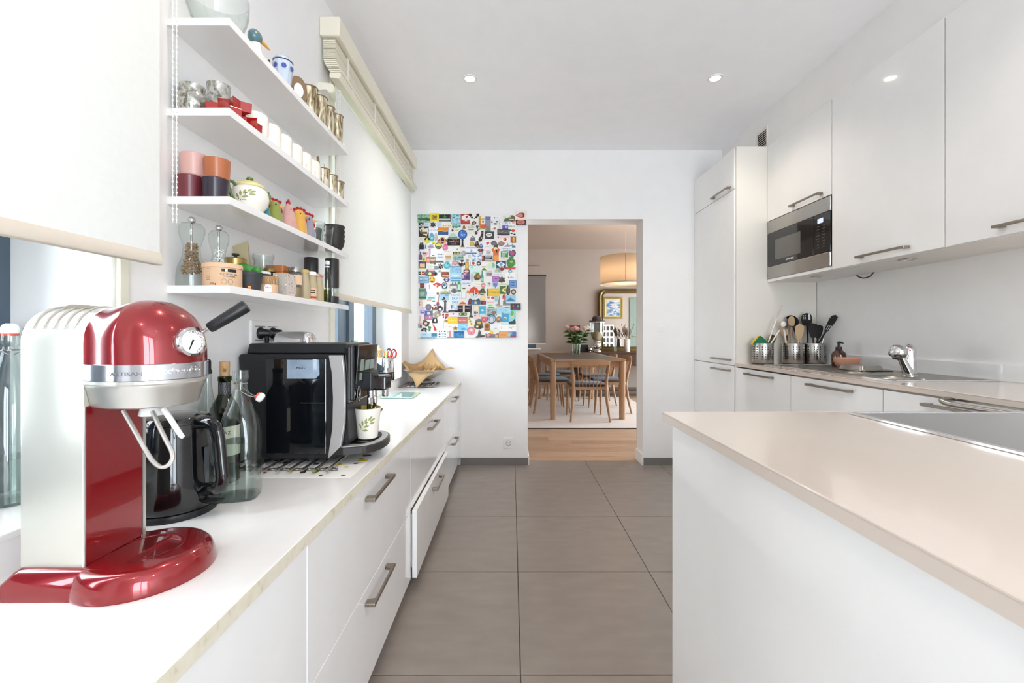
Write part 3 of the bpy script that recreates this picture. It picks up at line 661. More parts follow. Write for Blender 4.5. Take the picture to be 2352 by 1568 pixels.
# ================================================================== bottles
def sq(r, e, z, n=32, rot=0, c=(0, 0)):                   # superellipse ring
    out = []
    for i in range(n):
        a = 2*PI*i/n; cc, ss = math.cos(a), math.sin(a)
        x, y = r*math.copysign(abs(cc)**(2/e), cc), r*math.copysign(abs(ss)**(2/e), ss)
        out.append((c[0]+x*math.cos(rot)-y*math.sin(rot), c[1]+x*math.sin(rot)+y*math.cos(rot), z))
    return out
def swing_bottle(lab, loc_, prof, water, open_, rot, half_sq=True, h=.315, s=1.0):
    t = thing('swing_top_bottle', lab, 'bottle', loc_, rot)
    g = G(); g.loft([sq(r*s, e, z*s) for r, e, z in prof], True, False)
    wall = .0028
    inn = [(max(r-wall, .004), e, z) for r, e, z in prof]; inn[0] = (inn[0][0], inn[0][1], inn[0][2]+.006)
    g.loft([sq(r*s, e, z*s) for r, e, z in inn][::-1], False, True)
    g.loft([sq(prof[-1][0]*s, 2, prof[-1][2]*s), sq(inn[-1][0]*s, 2, inn[-1][2]*s)], False, False)
    obj('glass', g, 'bottle_glass', t, ang=50)
    if water:
        wp = [(r+.0004, e, z-.0004) for r, e, z in inn if z <= water]+[(inn[3][0]+.0004, inn[3][1], water)]
        obj('water', G().loft([sq(r*s, e, z*s) for r, e, z in wp]), 'water_thin', t, ang=50)
        obj('water_surface', G().loft([sq((inn[3][0]-.001)*s, inn[3][1], water*s+.0003), sq((inn[3][0]-.001)*s, inn[3][1], water*s+.0008)]), 'bottle_glass', t)
    zt_ = prof[-1][2]*s
    obj('neck_wire', G().tube([(.0155*math.cos(a), .0155*math.sin(a), zt_-.032) for a in [2*PI*i/20 for i in range(20)]], .0012, 6, closed=True), 'steel', t)
    if open_:
        obj('bail_wire', G().tube([(-.004, .0175, zt_-.018), (-.002, .019, zt_-.045), (.02, .012, zt_-.062), (.038, .004, zt_-.068)], .0012, 6), 'steel', t)
        obj('bail_wire', G().tube([(-.004, -.0175, zt_-.018), (-.002, -.019, zt_-.045), (.02, -.012, zt_-.062), (.038, -.004, zt_-.068)], .0012, 6), 'steel', t)
        st = obj('stopper', G().lathe([(0, 0), (.011, 0), (.012, .003), (.0115, .010), (.008, .013), (0, .013)], n=20).xf(along((.040, 0, zt_-.066), (.062, 0, zt_-.081))), 'white_plastic', t)
        obj('gasket', G().lathe([(0, -.005), (.0085, -.005), (.0105, -.001), (.0105, .0), (0, .0)], n=20).xf(along((.040, 0, zt_-.066), (.062, 0, zt_-.081))), 'orange_rubber', st)
    else:
        st = obj('stopper', G().lathe([(0, .001), (.013, .001), (.0135, .012), (.011, .018), (.006, .021), (0, .021)], (0, 0, zt_), 20), 'white_plastic', t)
        obj('gasket', G().lathe([(.0125, .0), (.0135, .003), (.0125, .006), (0, .006), (0, 0)], (0, 0, zt_-.004), 20), 'orange_rubber', st)
        obj('bail_wire', G().tube([(0, .0165, zt_+.012), (0, .020, zt_-.01), (.012, .019, zt_-.03), (.018, .004, zt_-.04)], .0012, 6), 'steel', t)
        obj('bail_wire', G().tube([(0, -.0165, zt_+.012), (0, -.020, zt_-.01), (.012, -.019, zt_-.03), (.018, -.004, zt_-.04)], .0012, 6), 'steel', t)
    return t
mk('orange_rubber', 'e0503c', .5)
SQ = [(.040, 4.5, 0), (.0425, 4.2, .006), (.0425, 4.2, .06), (.0425, 4.0, .15), (.0415, 3.4, .178), (.036, 2.8, .205), (.028, 2.3, .232), (.0195, 2, .255), (.015, 2, .272), (.0135, 2, .284), (.0160, 2, .286), (.0178, 2, .296), (.0165, 2, .309), (.0170, 2, .315)]
swing_bottle('clear square swing-top bottle half full of water on the counter', (-.677, 1.088, C), SQ, .140, True, .25)
RD = [(.038, 2, 0), (.041, 2, .006), (.041, 2, .05), (.041, 2, .18), (.040, 2, .21), (.034, 2, .24), (.026, 2, .265), (.019, 2, .285), (.015, 2, .30), (.0138, 2, .31), (.016, 2, .312), (.0165, 2, .325), (.0155, 2, .335)]
swing_bottle('clear round swing-top bottle with red gasket on the window sill', (-1.0, .868, .7535), RD, .09, False, -.6)
# wine bottle
t = thing('wine_bottle', 'green wine bottle with a cork pushed in its neck', 'bottle', (-.794, 1.205, C))
obj('glass', G().lathe([(0, .004), (.034, 0), (.037, .004), (.0375, .10), (.0375, .178), (.035, .197), (.028, .215), (.020, .228), (.0155, .24), (.0148, .275), (.0165, .277), (.0165, .288), (.0135, .290), (.0125, .289), (.0125, .24), (.018, .226), (.0335, .195), (.0355, .178), (.0355, .008), (0, .010)], n=36), 'green_glass', t, ang=45)
ramp_mat('rose_paper', 'wave', [(.42, '20222a'), (.5, 'e8e8e8'), (.58, '20222a')], .4, (1, 1, 1), 60, 2, 14)
obj('capsule', G().lathe([(.0152, .232), (.0156, .236), (.0154, .272), (.0150, .273)], n=28), 'rose_paper', t)
mk('wine_label', 'e9e2d0', .6)
lb = obj('label', G().loft([[(.0379*math.cos(a), .0379*math.sin(a), z) for a in [-2.6+2.9*i/16 for i in range(17)]] for z in (.075, .155)], False, False, False), 'wine_label', t)
text('MAZ', .012, 'ink_black', lb, cyl_fn(0, 0, .138, .0381, -.95))
ck = obj('cork', G().lathe([(0, .265), (.0115, .265), (.0120, .29), (.0128, .328), (.012, .3295), (0, .3295)], n=20), 'cork', t)
text('1.88', .010, 'ink_black', ck, lambda x, y, z: (.0126*math.cos(-1.0+y/.0126)*1.0, .0126*math.sin(-1.0+y/.0126), .310-x))
# clear decanter with pourer
t = thing('oil_decanter', 'clear glass decanter with black pourer behind the kettle', 'bottle', (-.812, 1.162, C))
obj('glass', G().lathe([(0, .003), (.028, 0), (.031, .004), (.031, .16), (.029, .185), (.022, .205), (.014, .24), (.010, .27), (.0095, .30), (.0085, .30), (.009, .27), (.013, .24), (.0205, .205), (.0295, .16), (.0295, .006), (0, .007)], n=32), 'bottle_glass', t, ang=50)
obj('pourer', G().lathe([(0, .300), (.0105, .300), (.011, .306), (.0085, .312), (.0085, .334), (.006, .338), (0, .338)], n=20), 'black_rubber', t)
# ================================================================== trivets, bean-to-cup machine
def trivet(lab, x0, x1, y0, y1, nb, cat='trivet'):
    t = thing('bar_trivet', lab, cat, ((x0+x1)/2, (y0+y1)/2, C), 0, 'steel bar trivets'); hx, hy = (x1-x0)/2, (y1-y0)/2
    for s in (-1, 1):
        obj('cross_bar', G().tube([(-hx, s*hy*.8, .0045), (hx, s*hy*.8, .0045)], .0040, 8), 'steel', t)
    for k in range(nb):
        x = -hx+2*hx*(k+.5)/nb
        obj('bar', G().tube([(x, -hy, .0128), (x, hy, .0128)], .0042, 8), 'steel', t)
    return t
trivet('steel bar trivet under the black coffee machine', -.845, -.515, 1.255, 1.62, 9)
trivet('steel bar trivet under the footed silver bowl', -.850, -.585, 3.255, 3.575, 8)
t = thing('printed_placemat', 'white placemat with colourful animal drawings under the trivet', 'placemat', (-.655, 1.43, C))
obj('sheet', G().box(-.18, .20, -.20, .2, 0, .0004), 'ink_white', t, smooth=False)
rr = random.Random(3); cols = ['e8c21f', '8a2f6a', 'c8502e', '2f2a28', '8aa82c', '6d4030', 'b23a52', '2f2a28', '2f2a28']
for k, c in enumerate(cols): mk('print_%d' % k, c, .6)
for k in range(46):
    x, y, r = rr.uniform(-.17, .19), rr.uniform(-.195, .10), rr.uniform(.006, .02)
    obj('drawing', G().prism([(x+r*(.6+.5*rr.random())*math.cos(a), y+r*(.5+.5*rr.random())*math.sin(a)) for a in [2*PI*i/9 for i in range(9)]], .0004, .0007, 'z'), 'print_%d' % rr.randrange(9), t, smooth=False)

Z0 = C+.018
t = thing('bean_coffee_machine', 'black automatic coffee machine with silver side strip', 'coffee machine', (-.67, 1.465, Z0))
Yn, Yf = -.117, .115                                      # near and far side (local y)
def side(pts, a, b): return G().prism(pts, a, b, 'y')
obj('body', side([(-.150, .0), (.125, .0), (.140, .02), (.150, .06), (.150, .325), (-.172, .325), (-.176, .315), (-.168, .18), (-.156, .03)], Yn, Yf), 'black_plastic', t, smooth=False, bevel=.004)
obj('lid', side([(-.158, .326), (.160, .326), (.158, .356), (.148, .358), (-.150, .358)], Yn+.012, Yf-.006), 'black_plastic', t, smooth=False, bevel=.004)
sw = obj('water_tank', G().box(-.088, .098, Yn-.006, Yn, .018, .312), 'tank_dark' if 'tank_dark' in M else mk('tank_dark', '0c0e12', .05, coat=1), t, smooth=False, bevel=.002)
mk('tank_pale', '9fb0c2', .15, coat=.6, noise=(14, .25, '6d7c8e'))
obj('tank_insert', G().prism([(-.022, .250), (.066, .250), (.078, .262), (.076, .308), (-.022, .308)], Yn-.0068, Yn-.004, 'y'), 'tank_pale', sw, smooth=False)
text('- MAX -', .010, 'ink_black', sw, plane_fn((.018, Yn-.0070, .283), (1, 0, 0), (0, 0, 1)))
obj('water_line', G().box(.02, .098, Yn-.0068, Yn-.0058, .1745, .1755), 'ink_grey', sw, smooth=False)
# curved silver strip on the near front corner
pts = [(.105, .003), (.119, .10), (.121, .19), (.117, .27), (.108, .322)]
pts2 = [(.145, .042), (.156, .11), (.158, .19), (.156, .27), (.150, .322)]
obj('silver_strip', side(pts+pts2[::-1], Yn-.012, Yn+.002), 'silver_plastic', t, smooth=False, bevel=.002)
# front: dark fascia, display, coffee and milk spouts
fr = obj('front_fascia', G().box(.150, .168, Yn+.004, Yf-.004, .170, .350), 'black_gloss', t, smooth=False, bevel=.004)
obj('fascia_bar', G().box(.160, .176, Yn+.006, Yn+.026, .178, .352), 'black_plastic', fr, smooth=False, bevel=.006)
ds = obj('display', G().prism([(.168, .226), (.178, .226), (.188, .352), (.168, .352)], Yn+.03, Yf-.01, 'y'), 'black_gloss', fr, smooth=False, bevel=.002)
mk('screen_glow', '50605a', .2, emit='8a9a90', es=.25)
for a, b, z0, z1 in ((Yn+.055, Yn+.085, .268, .305), (Yn+.055, Yn+.075, .238, .262), (Yn+.10, Yn+.14, .268, .30), (Yn+.15, Yn+.19, .268, .30)):
    obj('icon', G().prism([(.1785+.010*(z0-.226)/.126, z0), (.1795+.010*(z0-.226)/.126, z0), (.1795+.010*(z1-.226)/.126, z1), (.1785+.010*(z1-.226)/.126, z1)], a, b, 'y'), 'screen_glow', ds, smooth=False)
sp = obj('spout_block', G().box(.160, .245, .005, .075, .196, .246), 'black_gloss', t, smooth=False, bevel=.006)
obj('spout_arm', G().box(.16, .205, -.02, .06, .20, .262), 'black_plastic', sp, smooth=False, bevel=.004)
for x, y in ((.196, .0), (.198, .03), (.232, .045)):
    obj('spout_collar', G().lathe([(0, .172), (.010, .172), (.011, .176), (.011, .198), (0, .198)], (x, y, 0), 18), 'chrome', sp)
for x, y in ((.194, -.008), (.208, .008)):
    o = obj('spout_pipe', G().lathe([(.0055, .100), (.0075, .103), (.0078, .175), (.0, .175)], (x, y, 0), 16), 'chrome', sp)
    obj('nozzle_tip', G().lathe([(0, .094), (.004, .095), (.0045, .103), (0, .103)], (x, y, 0), 12), 'black_rubber', o)
obj('milk_tap', G().tube([(.206, .002, .136), (.22, -.002, .138), (.234, -.004, .132)], [.004, .0045, .007], 10), 'chrome', sp)
obj('selector_ring', G().tube([(.176, -.058+.014*math.cos(a), .196+.024*math.sin(a)) for a in [2*PI*i/24 for i in range(24)]], .002, 6, closed=True), 'chrome', fr)
obj('lower_front', side([(.150, .045), (.162, .045), (.158, .170), (.150, .170)], Yn+.01, Yf-.004), 'black_plastic', t, smooth=False)
# drip tray
tr = [(.100, Yn-.004)]+[(.150, Yn-.006)]+[(.190+.062*math.sin(a), .005-.115*math.cos(a)) for a in [math.radians(12+156*i/14) for i in range(15)]]+[(.150, .11), (.10, .11)]
dt = obj('drip_tray', G().prism(tr, .012, .036, 'z'), 'dark_plastic', t, smooth=False, bevel=.003)
tr2 = [(.110, Yn+.002)]+[(.150, Yn)]+[(.188+.058*math.sin(a), .005-.109*math.cos(a)) for a in [math.radians(12+156*i/14) for i in range(15)]]+[(.150, .106), (.11, .106)]
obj('tray_rim', G().prism(tr2, .036, .0385, 'z'), 'silver_plastic', dt, smooth=False, bevel=.0008)
tr3 = [(.150, Yn+.030)]+[(.180+.046*math.sin(a), .006-.088*math.cos(a)) for a in [math.radians(10+160*i/14) for i in range(15)]]+[(.150, .094)]
obj('grid_recess', G().prism(tr3, .0385, .0392, 'z'), 'black_rubber', dt, smooth=False)
for k in range(13):
    y = -.072+.012*k; xr = .180+.044*math.sqrt(max(0, 1-((y-.006)/.088)**2))
    obj('grid_bar', G().box(.152, xr, y-.002, y+.002, .0392, .0415), 'black_gloss', dt, smooth=False)
# cup with olive sprig
def sprig(parent, fn, s=1.0, seed=0):
    """hand-painted olive twig: leaves and berries as thin raised pieces"""
    def leaf(x, y, a, L, Wd, m):
        g = G(); pts = [(L*f, Wd*math.sin(PI*f)**.8) for f in (0, .2, .45, .7, .9, 1)]; poly = pts+[(p, -q) for p, q in pts[-2:0:-1]]
        v = [fn(s*(x+p*math.cos(a)-q*math.sin(a)), s*(y+p*math.sin(a)+q*math.cos(a)), .0003) for p, q in poly]
        g.add(v, [tuple(range(len(v)))]); obj('painted_leaf', g, m, parent, smooth=False)
    for x, y, a, L in ((-.016, -.016, 1.9, .017), (-.011, -.009, 1.6, .018), (-.004, -.003, 1.3, .018), (-.010, -.012, .25, .018), (-.012, -.021, 0, .016), (.004, .006, .9, .019), (.008, .004, .5, .018), (.007, -.002, .15, .016)):
        leaf(x, y, a, L, .0032, 'olive')
    g = G(); g.add([fn(s*p[0], s*p[1], .0003) for p in ((-.018, -.034), (-.0172, -.034), (.004, .0045), (.0032, .005))], [(0, 1, 2, 3)]); obj('painted_stem', g, 'olive_dark', parent, smooth=False)
    for x, y in ((.0, .001), (.003, .002), (.0, -.003), (-.017, -.017), (-.013, -.020)):
        g = G(); g.add([fn(s*(x+.0014*math.cos(b)), s*(y+.0014*math.sin(b)), .0004) for b in [2*PI*i/8 for i in range(8)]], [tuple(range(8))]); obj('painted_berry', g, 'olive_dark', parent, smooth=False)
mk('olive_glaze', 'b5a544', .25, coat=.5)
t = thing('olive_cup', 'cream ceramic cup painted with an olive sprig on the drip tray', 'cup', (-.67+.190, 1.465-.012, Z0+.0415), .0)
obj('cup_body', G().lathe([(0, .0), (.028, 0), (.032, .003), (.0435, .098), (.0435, .101), (.0415, .1015), (.040, .098), (.0295, .008), (0, .006)], n=40), 'white_ceramic', t)
obj('glaze', G().lathe([(0, .0068), (.0291, .0088), (.0398, .098), (.0412, .1017), (.0435, .1021)], n=40), 'olive_glaze', t)
sprig(t, lambda x, y, z: ((.0387+.121*y+z)*math.cos(-1.35+x/.0387), (.0387+.121*y+z)*math.sin(-1.35+x/.0387), .056+y), 1.15)
# chrome butter dish on the machine
t = thing('butter_dish', 'shiny chrome butter dish lying on the black coffee machine', 'butter dish', (-.735, 1.478, Z0+.3585))
g = G()
for z, o in ((0.0035, 0), (.010, 0), (.026, -.004), (.034, -.012), (.037, -.022)): g.v += [(x, y, z) for x, y in rrect(-.062-o, .062+o, -.035-o*.8, .035+o*.8, .014, 4)]
n = 20; g.f = [(k*n+i, k*n+(i+1) % n, (k+1)*n+(i+1) % n, (k+1)*n+i) for k in range(4) for i in range(n)]+[tuple(range(4*n, 5*n)), tuple(range(n))[::-1]]
obj('cover', g, 'chrome', t, ang=50)
obj('plate', G().prism(rrect(-.068, .068, -.04, .04, .014), 0, .003), 'chrome', t)

# ================================================================== far end of the counter
t = thing('glass_cutting_board', 'small turquoise patterned glass board lying on the counter', 'cutting board', (-.722, 2.845, C), .02)
ramp_mat('teal_print', 'noise', [(.3, '7fc2bd'), (.5, 'b7ddd8'), (.6, '8fd0cb'), (.8, 'd5ebe6')], .08, (1, 1, 1), 22, 6, 1.2, coat=1)
obj('board', G().prism(rrect(-.105, .105, -.125, .125, .012), .002, .007), 'teal_print', t, smooth=False, bevel=.001)
for x in (-.09, .09):
    for y in (-.11, .11): obj('foot', G().lathe([(0, 0), (.006, 0), (.006, .002), (0, .002)], (x, y, 0), 12), 'white_plastic', t)
t = thing('footed_bowl', 'silver footed bowl lined with brown parchment', 'bowl', (-.675, 3.415, C+.0172))
obj('foot', G().lathe([(0, 0), (.050, 0), (.057, .008), (.055, .018), (.046, .026), (.030, .030), (0, .030)], n=28), 'steel', t)
for k in range(14):
    a = 2*PI*k/14; obj('foot_bead', G().sph((.053*math.cos(a), .053*math.sin(a), .011), .011, 8, 6), 'steel', t)
obj('bowl', G().lathe([(0, .030), (.035, .031), (.08, .046), (.125, .072), (.168, .108), (.170, .111), (.166, .110), (.122, .075), (.078, .050), (0, .036)], n=48), 'steel_satin', t)
t = thing('parchment_sheet', 'brown parchment with pointed corners lining the silver bowl', 'paper', (-.675, 3.415, C+.0172))
N = 17; g = G(); rr = random.Random(5)
for i in range(N):
    for j in range(N):
        u, v = (i/(N-1)*2-1)*.185, (j/(N-1)*2-1)*.185
        a = PI/4-.10; x, y = u*math.cos(a)-v*math.sin(a), u*math.sin(a)+v*math.cos(a); r = math.hypot(x, y)
        z = .0395+.00*r+2.35*min(r, .165)**2*1.12 + .0035*math.sin(9*math.atan2(y, x))*min(1, r/.1)
        ex = max(0, r-.158)
        if ex > 0:
            d = math.atan2(y, x)
            if abs(d+PI/2+.1) < .75: z -= ex*1.15; x *= .80; y = y*.80-.012      # the corner hanging down in front
            elif abs(d-.05) < .6: z += ex*.1; x *= .9
            elif abs(d-PI/2+.1) < .75: z += ex*1.5; x *= .80; y *= .76
            else: z += ex*1.0; x *= .86; y *= .86
        g.v.append((x, y, z))
g.f = [(i*N+j, i*N+j+1, (i+1)*N+j+1, (i+1)*N+j) for i in range(N-1) for j in range(N-1)]
obj('sheet', g, 'parchment', t, ang=25, solid=.0006)
t = thing('avocado', 'dark round fruit lying in the silver bowl', 'fruit', (-.655, 3.40, C+.062))
obj('fruit_skin', G().sph((0, 0, .026), .026, 14, 10, (1.1, 1, .9)), 'avocado' if 'avocado' in M else mk('avocado', '4b3a34', .6, bump=(60, .4)), t)
obj('stalk', G().tube([(.012, 0, .046), (.024, .0, .062), (.03, 0, .075)], .0015, 6), 'wood_dark', t)

# scissors pot on the far sill
t = thing('utensil_pot', 'shiny steel pot on the window sill holding scissors', 'pot', (-.905, 3.13, .7535))
obj('cup', G().lathe([(0, .0), (.058, 0), (.060, .003), (.060, .163), (.0585, .165), (.0575, .163), (.0575, .006), (0, .005)], n=40), 'chrome', t)
obj('base_band', G().lathe([(.0602, .0), (.0615, .004), (.0615, .058), (.0602, .06)], n=40), 'black_gloss', t)
def scissors(lab, mat, dx, dy, tilt, rot, s=1.0):
    t = thing('scissors', lab, 'scissors', (-.905+dx, 3.13+dy, .7535+.012), rot, 'scissors in the steel pot')
    A = RM('Y', tilt)
    for q in (-1, 1):
        obj('blade', G().prism([(q*.002, .0), (q*.009, .06), (q*.010, .13), (-q*.004, .13), (-q*.003, .06)], q*.0008-.0006, q*.0008+.0006, 'y').xf(A), 'steel', t)
        obj('finger_loop', G().tube([(q*.018+.017*s*math.cos(a), q*.001, .178+.030*s*math.sin(a)) for a in [2*PI*i/20 for i in range(20)]], .0042*s, 8, closed=True).xf(A), mat, t)
    return t
mk('orange_plastic', 'e8953f', .4); mk('red_plastic', 'd83a36', .35); mk('lime_plastic', '9fc24a', .4)
scissors('orange handled scissors in the steel pot on the sill', 'orange_plastic', -.02, -.02, -.12, .1)
scissors('black handled scissors in the steel pot on the sill', 'black_plastic', .016, .02, .10, -.1, 1.1)
scissors('red handled scissors in the steel pot on the sill', 'red_plastic', .026, -.026, .16, .5, .85)
t = thing('peeler', 'lime green handled peeler in the steel pot on the sill', 'peeler', (-.898, 3.105, .766))
obj('handle', G().tube([(0, 0, .01), (.004, 0, .12), (.008, 0, .185), (.009, 0, .20)], [.004, .007, .008, .004], 8), 'lime_plastic', t)
t = thing('wooden_spatula', 'thin pale wooden spatula in the steel pot on the sill', 'spatula', (-.94, 3.14, .766))
obj('blade', G().prism([(-.008, 0), (.008, 0), (.009, .2), (.006, .235), (-.006, .235), (-.009, .2)], -.002, .002, 'y').xf(RM('Y', -.08)), 'wood_pale', t, bevel=.001)
t = thing('green_glass_vase', 'pale green glass vase on the sill behind the coffee machine', 'vase', (-.945, 2.60, .7535))
obj('glass', G().lathe([(0, .004), (.020, 0), (.023, .004), (.024, .15), (.027, .27), (.029, .295), (.0275, .295), (.0255, .27), (.0225, .15), (.021, .008), (0, .008)], n=28), 'aqua_glass', t)
# ================================================================== things on the wall shelves
S1, S2, S3, S4 = SZ
def lat(name, part, lab, cat, loc_, prof, mat, group=None, n=28, ang=40, rz=0):
    t = thing(name, lab, cat, loc_, rz, group); obj(part, G().lathe(prof, n=n), mat, t, ang=ang); return t
def cupprof(r0, r1, h, w=.0025): return [(0, 0), (r0-.003, 0), (r0, .003), (r1, h-.001), (r1-w*.5, h), (r1-w, h-.001), (r0-w, .006), (0, .005)]
# --- top shelf
lat('glass_bowl', 'glass', 'large clear glass bowl standing on the top shelf', 'bowl', (-.775, 1.15, S1), [(0, .003), (.03, 0), (.034, .003), (.058, .03), (.071, .07), (.072, .11), (.0695, .11), (.0685, .07), (.056, .033), (.03, .008), (0, .008)], 'bottle_glass', n=40)
mk('duck_teal', '5b7f86', .3, coat=.5, noise=(60, .15)); mk('duck_body', '5a5048', .4); mk('beak', 'd39b45', .4)
t = thing('duck_figurine', 'small duck figurine with teal head and orange beak', 'figurine', (-.760, 1.300, S1), 0)
obj('body', G().sph((-.02, .02, .026), .026, 16, 10, (.85, 1.3, 1)), 'duck_body', t)
obj('neck', G().tube([(0, 0, .045), (0, -.004, .065), (0, -.008, .08)], [.017, .014, .014], 12), 'white_ceramic', t)
hd_ = obj('head', G().sph((0, -.010, .096), .021, 16, 12, (.9, 1.05, 1)), 'duck_teal', t)
obj('bill', G().tube([(.008, .002, .094), (.020, .010, .084), (.030, .016, .074)], [.0085, .0065, .003], 10, flat=.7), 'beak', hd_)
obj('tail', G().tube([(-.02, .045, .035), (-.01, .058, .052), (0, .066, .075)], [.010, .007, .003], 8), 'dark_grey', t)
mk('delft', 'b8c3d3', .2, coat=.6); mk('delft_blue', '3d52a0', .3)
t = thing('delft_jar', 'blue and white lidded jar on the top shelf', 'jar', (-.735, 1.40, S1))
obj('body', G().lathe([(0, 0), (.020, 0), (.022, .004), (.026, .04), (.031, .075), (.029, .086), (.022, .09), (0, .09)], n=12), 'delft', t, ang=20)
obj('lid', G().lathe([(.030, .089), (.031, .092), (.022, .104), (.008, .109), (.0, .109)], n=24), 'delft', t)
obj('knob', G().sph((0, 0, .1135), .0065, 12, 8), 'delft', t)
for k in range(3):
    a = -1.9+.9*k
    obj('blue_flower', G().prism(circ(.008, 7), .0305, .0312, 'x').xf(Rz(a) @ TR(-.0005, 0, .066)), 'delft_blue', t, smooth=False)
t = thing('oval_clock', 'small brown oval table clock on the top shelf', 'clock', (-.735, 1.495, S1), .9)
mk('brown_horn', '8d7355', .3, coat=.4, noise=(20, .2))
obj('case', G().lathe([(0, -.008), (.030, -.008), (.032, 0), (.030, .008), (0, .008)], n=32, sy=1.6).xf(TR(0, 0, .050) @ RM('X', PI/2)), 'brown_horn', t)
obj('dial', G().lathe([(0, .0081), (.016, .0081), (.016, .0095), (0, .0095)], n=24, sy=1.5).xf(TR(0, 0, .050) @ RM('X', PI/2)), 'ink_white', t)
ramp_mat('bark_silver', 'noise', [(.32, '4a3a28'), (.45, '9a8762'), (.58, 'd8cdb4'), (.75, 'e6dfd0')], .25, (14, 14, 3), 7, 6, .8, metal=.35, coat=.4)
def bark_cup(lab, x, y, z, r, h, grp):
    t = thing('bark_cup', lab, 'candle holder', (x, y, z), random.random()*6, grp)
    obj('cup', G().lathe([(0, 0), (r*.9, 0), (r*.93, .004), (r, h-.004), (r*1.03, h), (r*.95, h), (r*.86, .008), (0, .008)], n=18), 'bark_silver', t, ang=25)
    obj('rim', G().tube([(r*1.01*math.cos(a), r*1.01*math.sin(a), h-.003) for a in [2*PI*i/20 for i in range(20)]], .0022, 6, closed=True), 'brown_horn', t)
for x, y, r, h, lab in ((-.738, 1.590, .028, .115, 'bark-patterned silver candle cup beside the oval clock'), (-.735, 1.668, .027, .122, 'second bark-patterned silver candle cup from the oval clock'),
                        (-.735, 1.742, .026, .122, 'third bark-patterned silver candle cup from the oval clock'), (-.722, 1.800, .024, .118, 'bark-patterned silver candle cup next the white dish')):
    bark_cup(lab, x, y, S1, r, h, 'bark candle cups on the top shelf')
t = thing('white_dish', 'white oval dish lying at the window end of the top shelf', 'dish', (-.728, 1.845, S1), .2)
obj('dish', G().lathe([(0, 0), (.016, 0), (.026, .010), (.029, .020), (.027, .020), (.022, .012), (0, .004)], n=28, sx=.75, sy=.75), 'white_ceramic', t)
# --- second shelf
ramp_mat('mercury', 'noise', [(.35, '8f8d86'), (.5, 'd6d4cc'), (.62, '77756f'), (.8, 'e8e6df')], .12, (1, 1, 1), 45, 5, .5, metal=.8)
for x, y, h, lab in ((-.817, 1.115, .072, 'silver mercury-glass lantern jar at the shelf end'), (-.800, 1.190, .118, 'taller silver mercury-glass lantern jar behind the first')):
    t = thing('lantern_jar', lab, 'jar', (x, y, S2), 0, 'mercury-glass jars'); r = .034; q = h/.072
    obj('glass', G().lathe([(0, 0), (r*.8, 0), (r, .012*q), (r*1.02, .03*q), (r*.95, .048*q), (r*.78, .056*q), (r*.82, .062*q), (r*.84, h), (r*.78, h), (r*.72, .056*q), (0, .05*q)], n=28), 'mercury', t, ang=50)
    obj('wire_handle', G().tube([(r*.86*math.cos(a), 0, h-.006-.03*math.sin(a)) for a in [PI*i/12 for i in range(13)]], .0012, 6), 'steel', t)
thin_glass('red_glass', 'c01818', .03, 1.5, 1.4); mk('red_star', 'a01712', .12, coat=.8, sss=.0)
def star(lab, x, y, z, r, rot, h=.030):
    t = thing('star_candle_holder', lab, 'candle holder', (x, y, z), rot, 'red star candle holders')
    p = [((r if k % 2 == 0 else r*.55)*math.cos(PI*k/5), (r if k % 2 == 0 else r*.55)*math.sin(PI*k/5)) for k in range(10)]
    pi = [((r-.005 if k % 2 == 0 else r*.55-.004)*math.cos(PI*k/5), (r-.005 if k % 2 == 0 else r*.55-.004)*math.sin(PI*k/5)) for k in range(10)]
    g = G(); g.loft([[(a, b, 0) for a, b in p], [(a*1.05, b*1.05, h) for a, b in p], [(a*1.05, b*1.05, h) for a, b in pi], [(a, b, .008) for a, b in pi]], True, True)
    obj('star', g, 'red_star', t, smooth=False, bevel=.001)
star('red glass star candle holder at the left of the red group', -.748, 1.132, S2, .040, .3)
star('red glass star candle holder beside the cream cups', -.738, 1.212, S2, .040, .9, .034)
star('red glass star candle holder stacked on the other two', -.742, 1.172, S2+.035, .040, .1, .026)
for k in range(6):
    y = 1.283+.070*k
    t = thing('cream_cup', ('plain cream cup beside the red stars', 'plain cream cup, second from the red stars', 'plain cream cup, third from the red stars', 'shadowed cream cup before the sprig cups', 'white cup with black sprig next the cream cups', 'white cup with black sprig next the bark cups')[k], 'cup', (-.752, y, S2), 0, 'cups on the second shelf')
    obj('cup_body', G().lathe([(0, 0), (.026, 0), (.030, .004), (.033, .03), (.033, .070), (.031, .080), (.028, .0845), (0, .087)], n=28), 'white_ceramic', t, ang=60)
    if k > 3:
        for a in (-.9, -.6, -.3):
            obj('sprig', G().add([(.0334*math.cos(-.75+.0+q*.25), .0334*math.sin(-.75+q*.25), zz) for q, zz in ((0, .022), (a+.6, .042), (a+.6+.06, .040))], [(0, 1, 2)]), 'ink_black', t, smooth=False)
for x, y, r, h, lab in ((-.745, 1.715, .028, .088, 'bark-patterned cup holding driftwood on the second shelf'), (-.738, 1.780, .026, .086, 'middle bark-patterned cup on the second shelf'), (-.732, 1.838, .024, .080, 'bark-patterned cup at the window end of the second shelf')):
    bark_cup(lab, x, y, S2, r, h, 'bark candle cups on the second shelf')
t = thing('driftwood_piece', 'split driftwood piece standing in a bark cup', 'driftwood', (-.745, 1.712, S2+.012))
obj('stick', G().tube([(-.004, -.008, 0), (-.006, -.012, .06), (-.010, -.016, .118)], [.007, .008, .004], 7), 'brown_horn', t)
obj('splinter', G().tube([(.004, .004, 0), (.004, .006, .06), (.002, .014, .10)], [.006, .010, .003], 7, flat=.5), 'bark_silver', t)
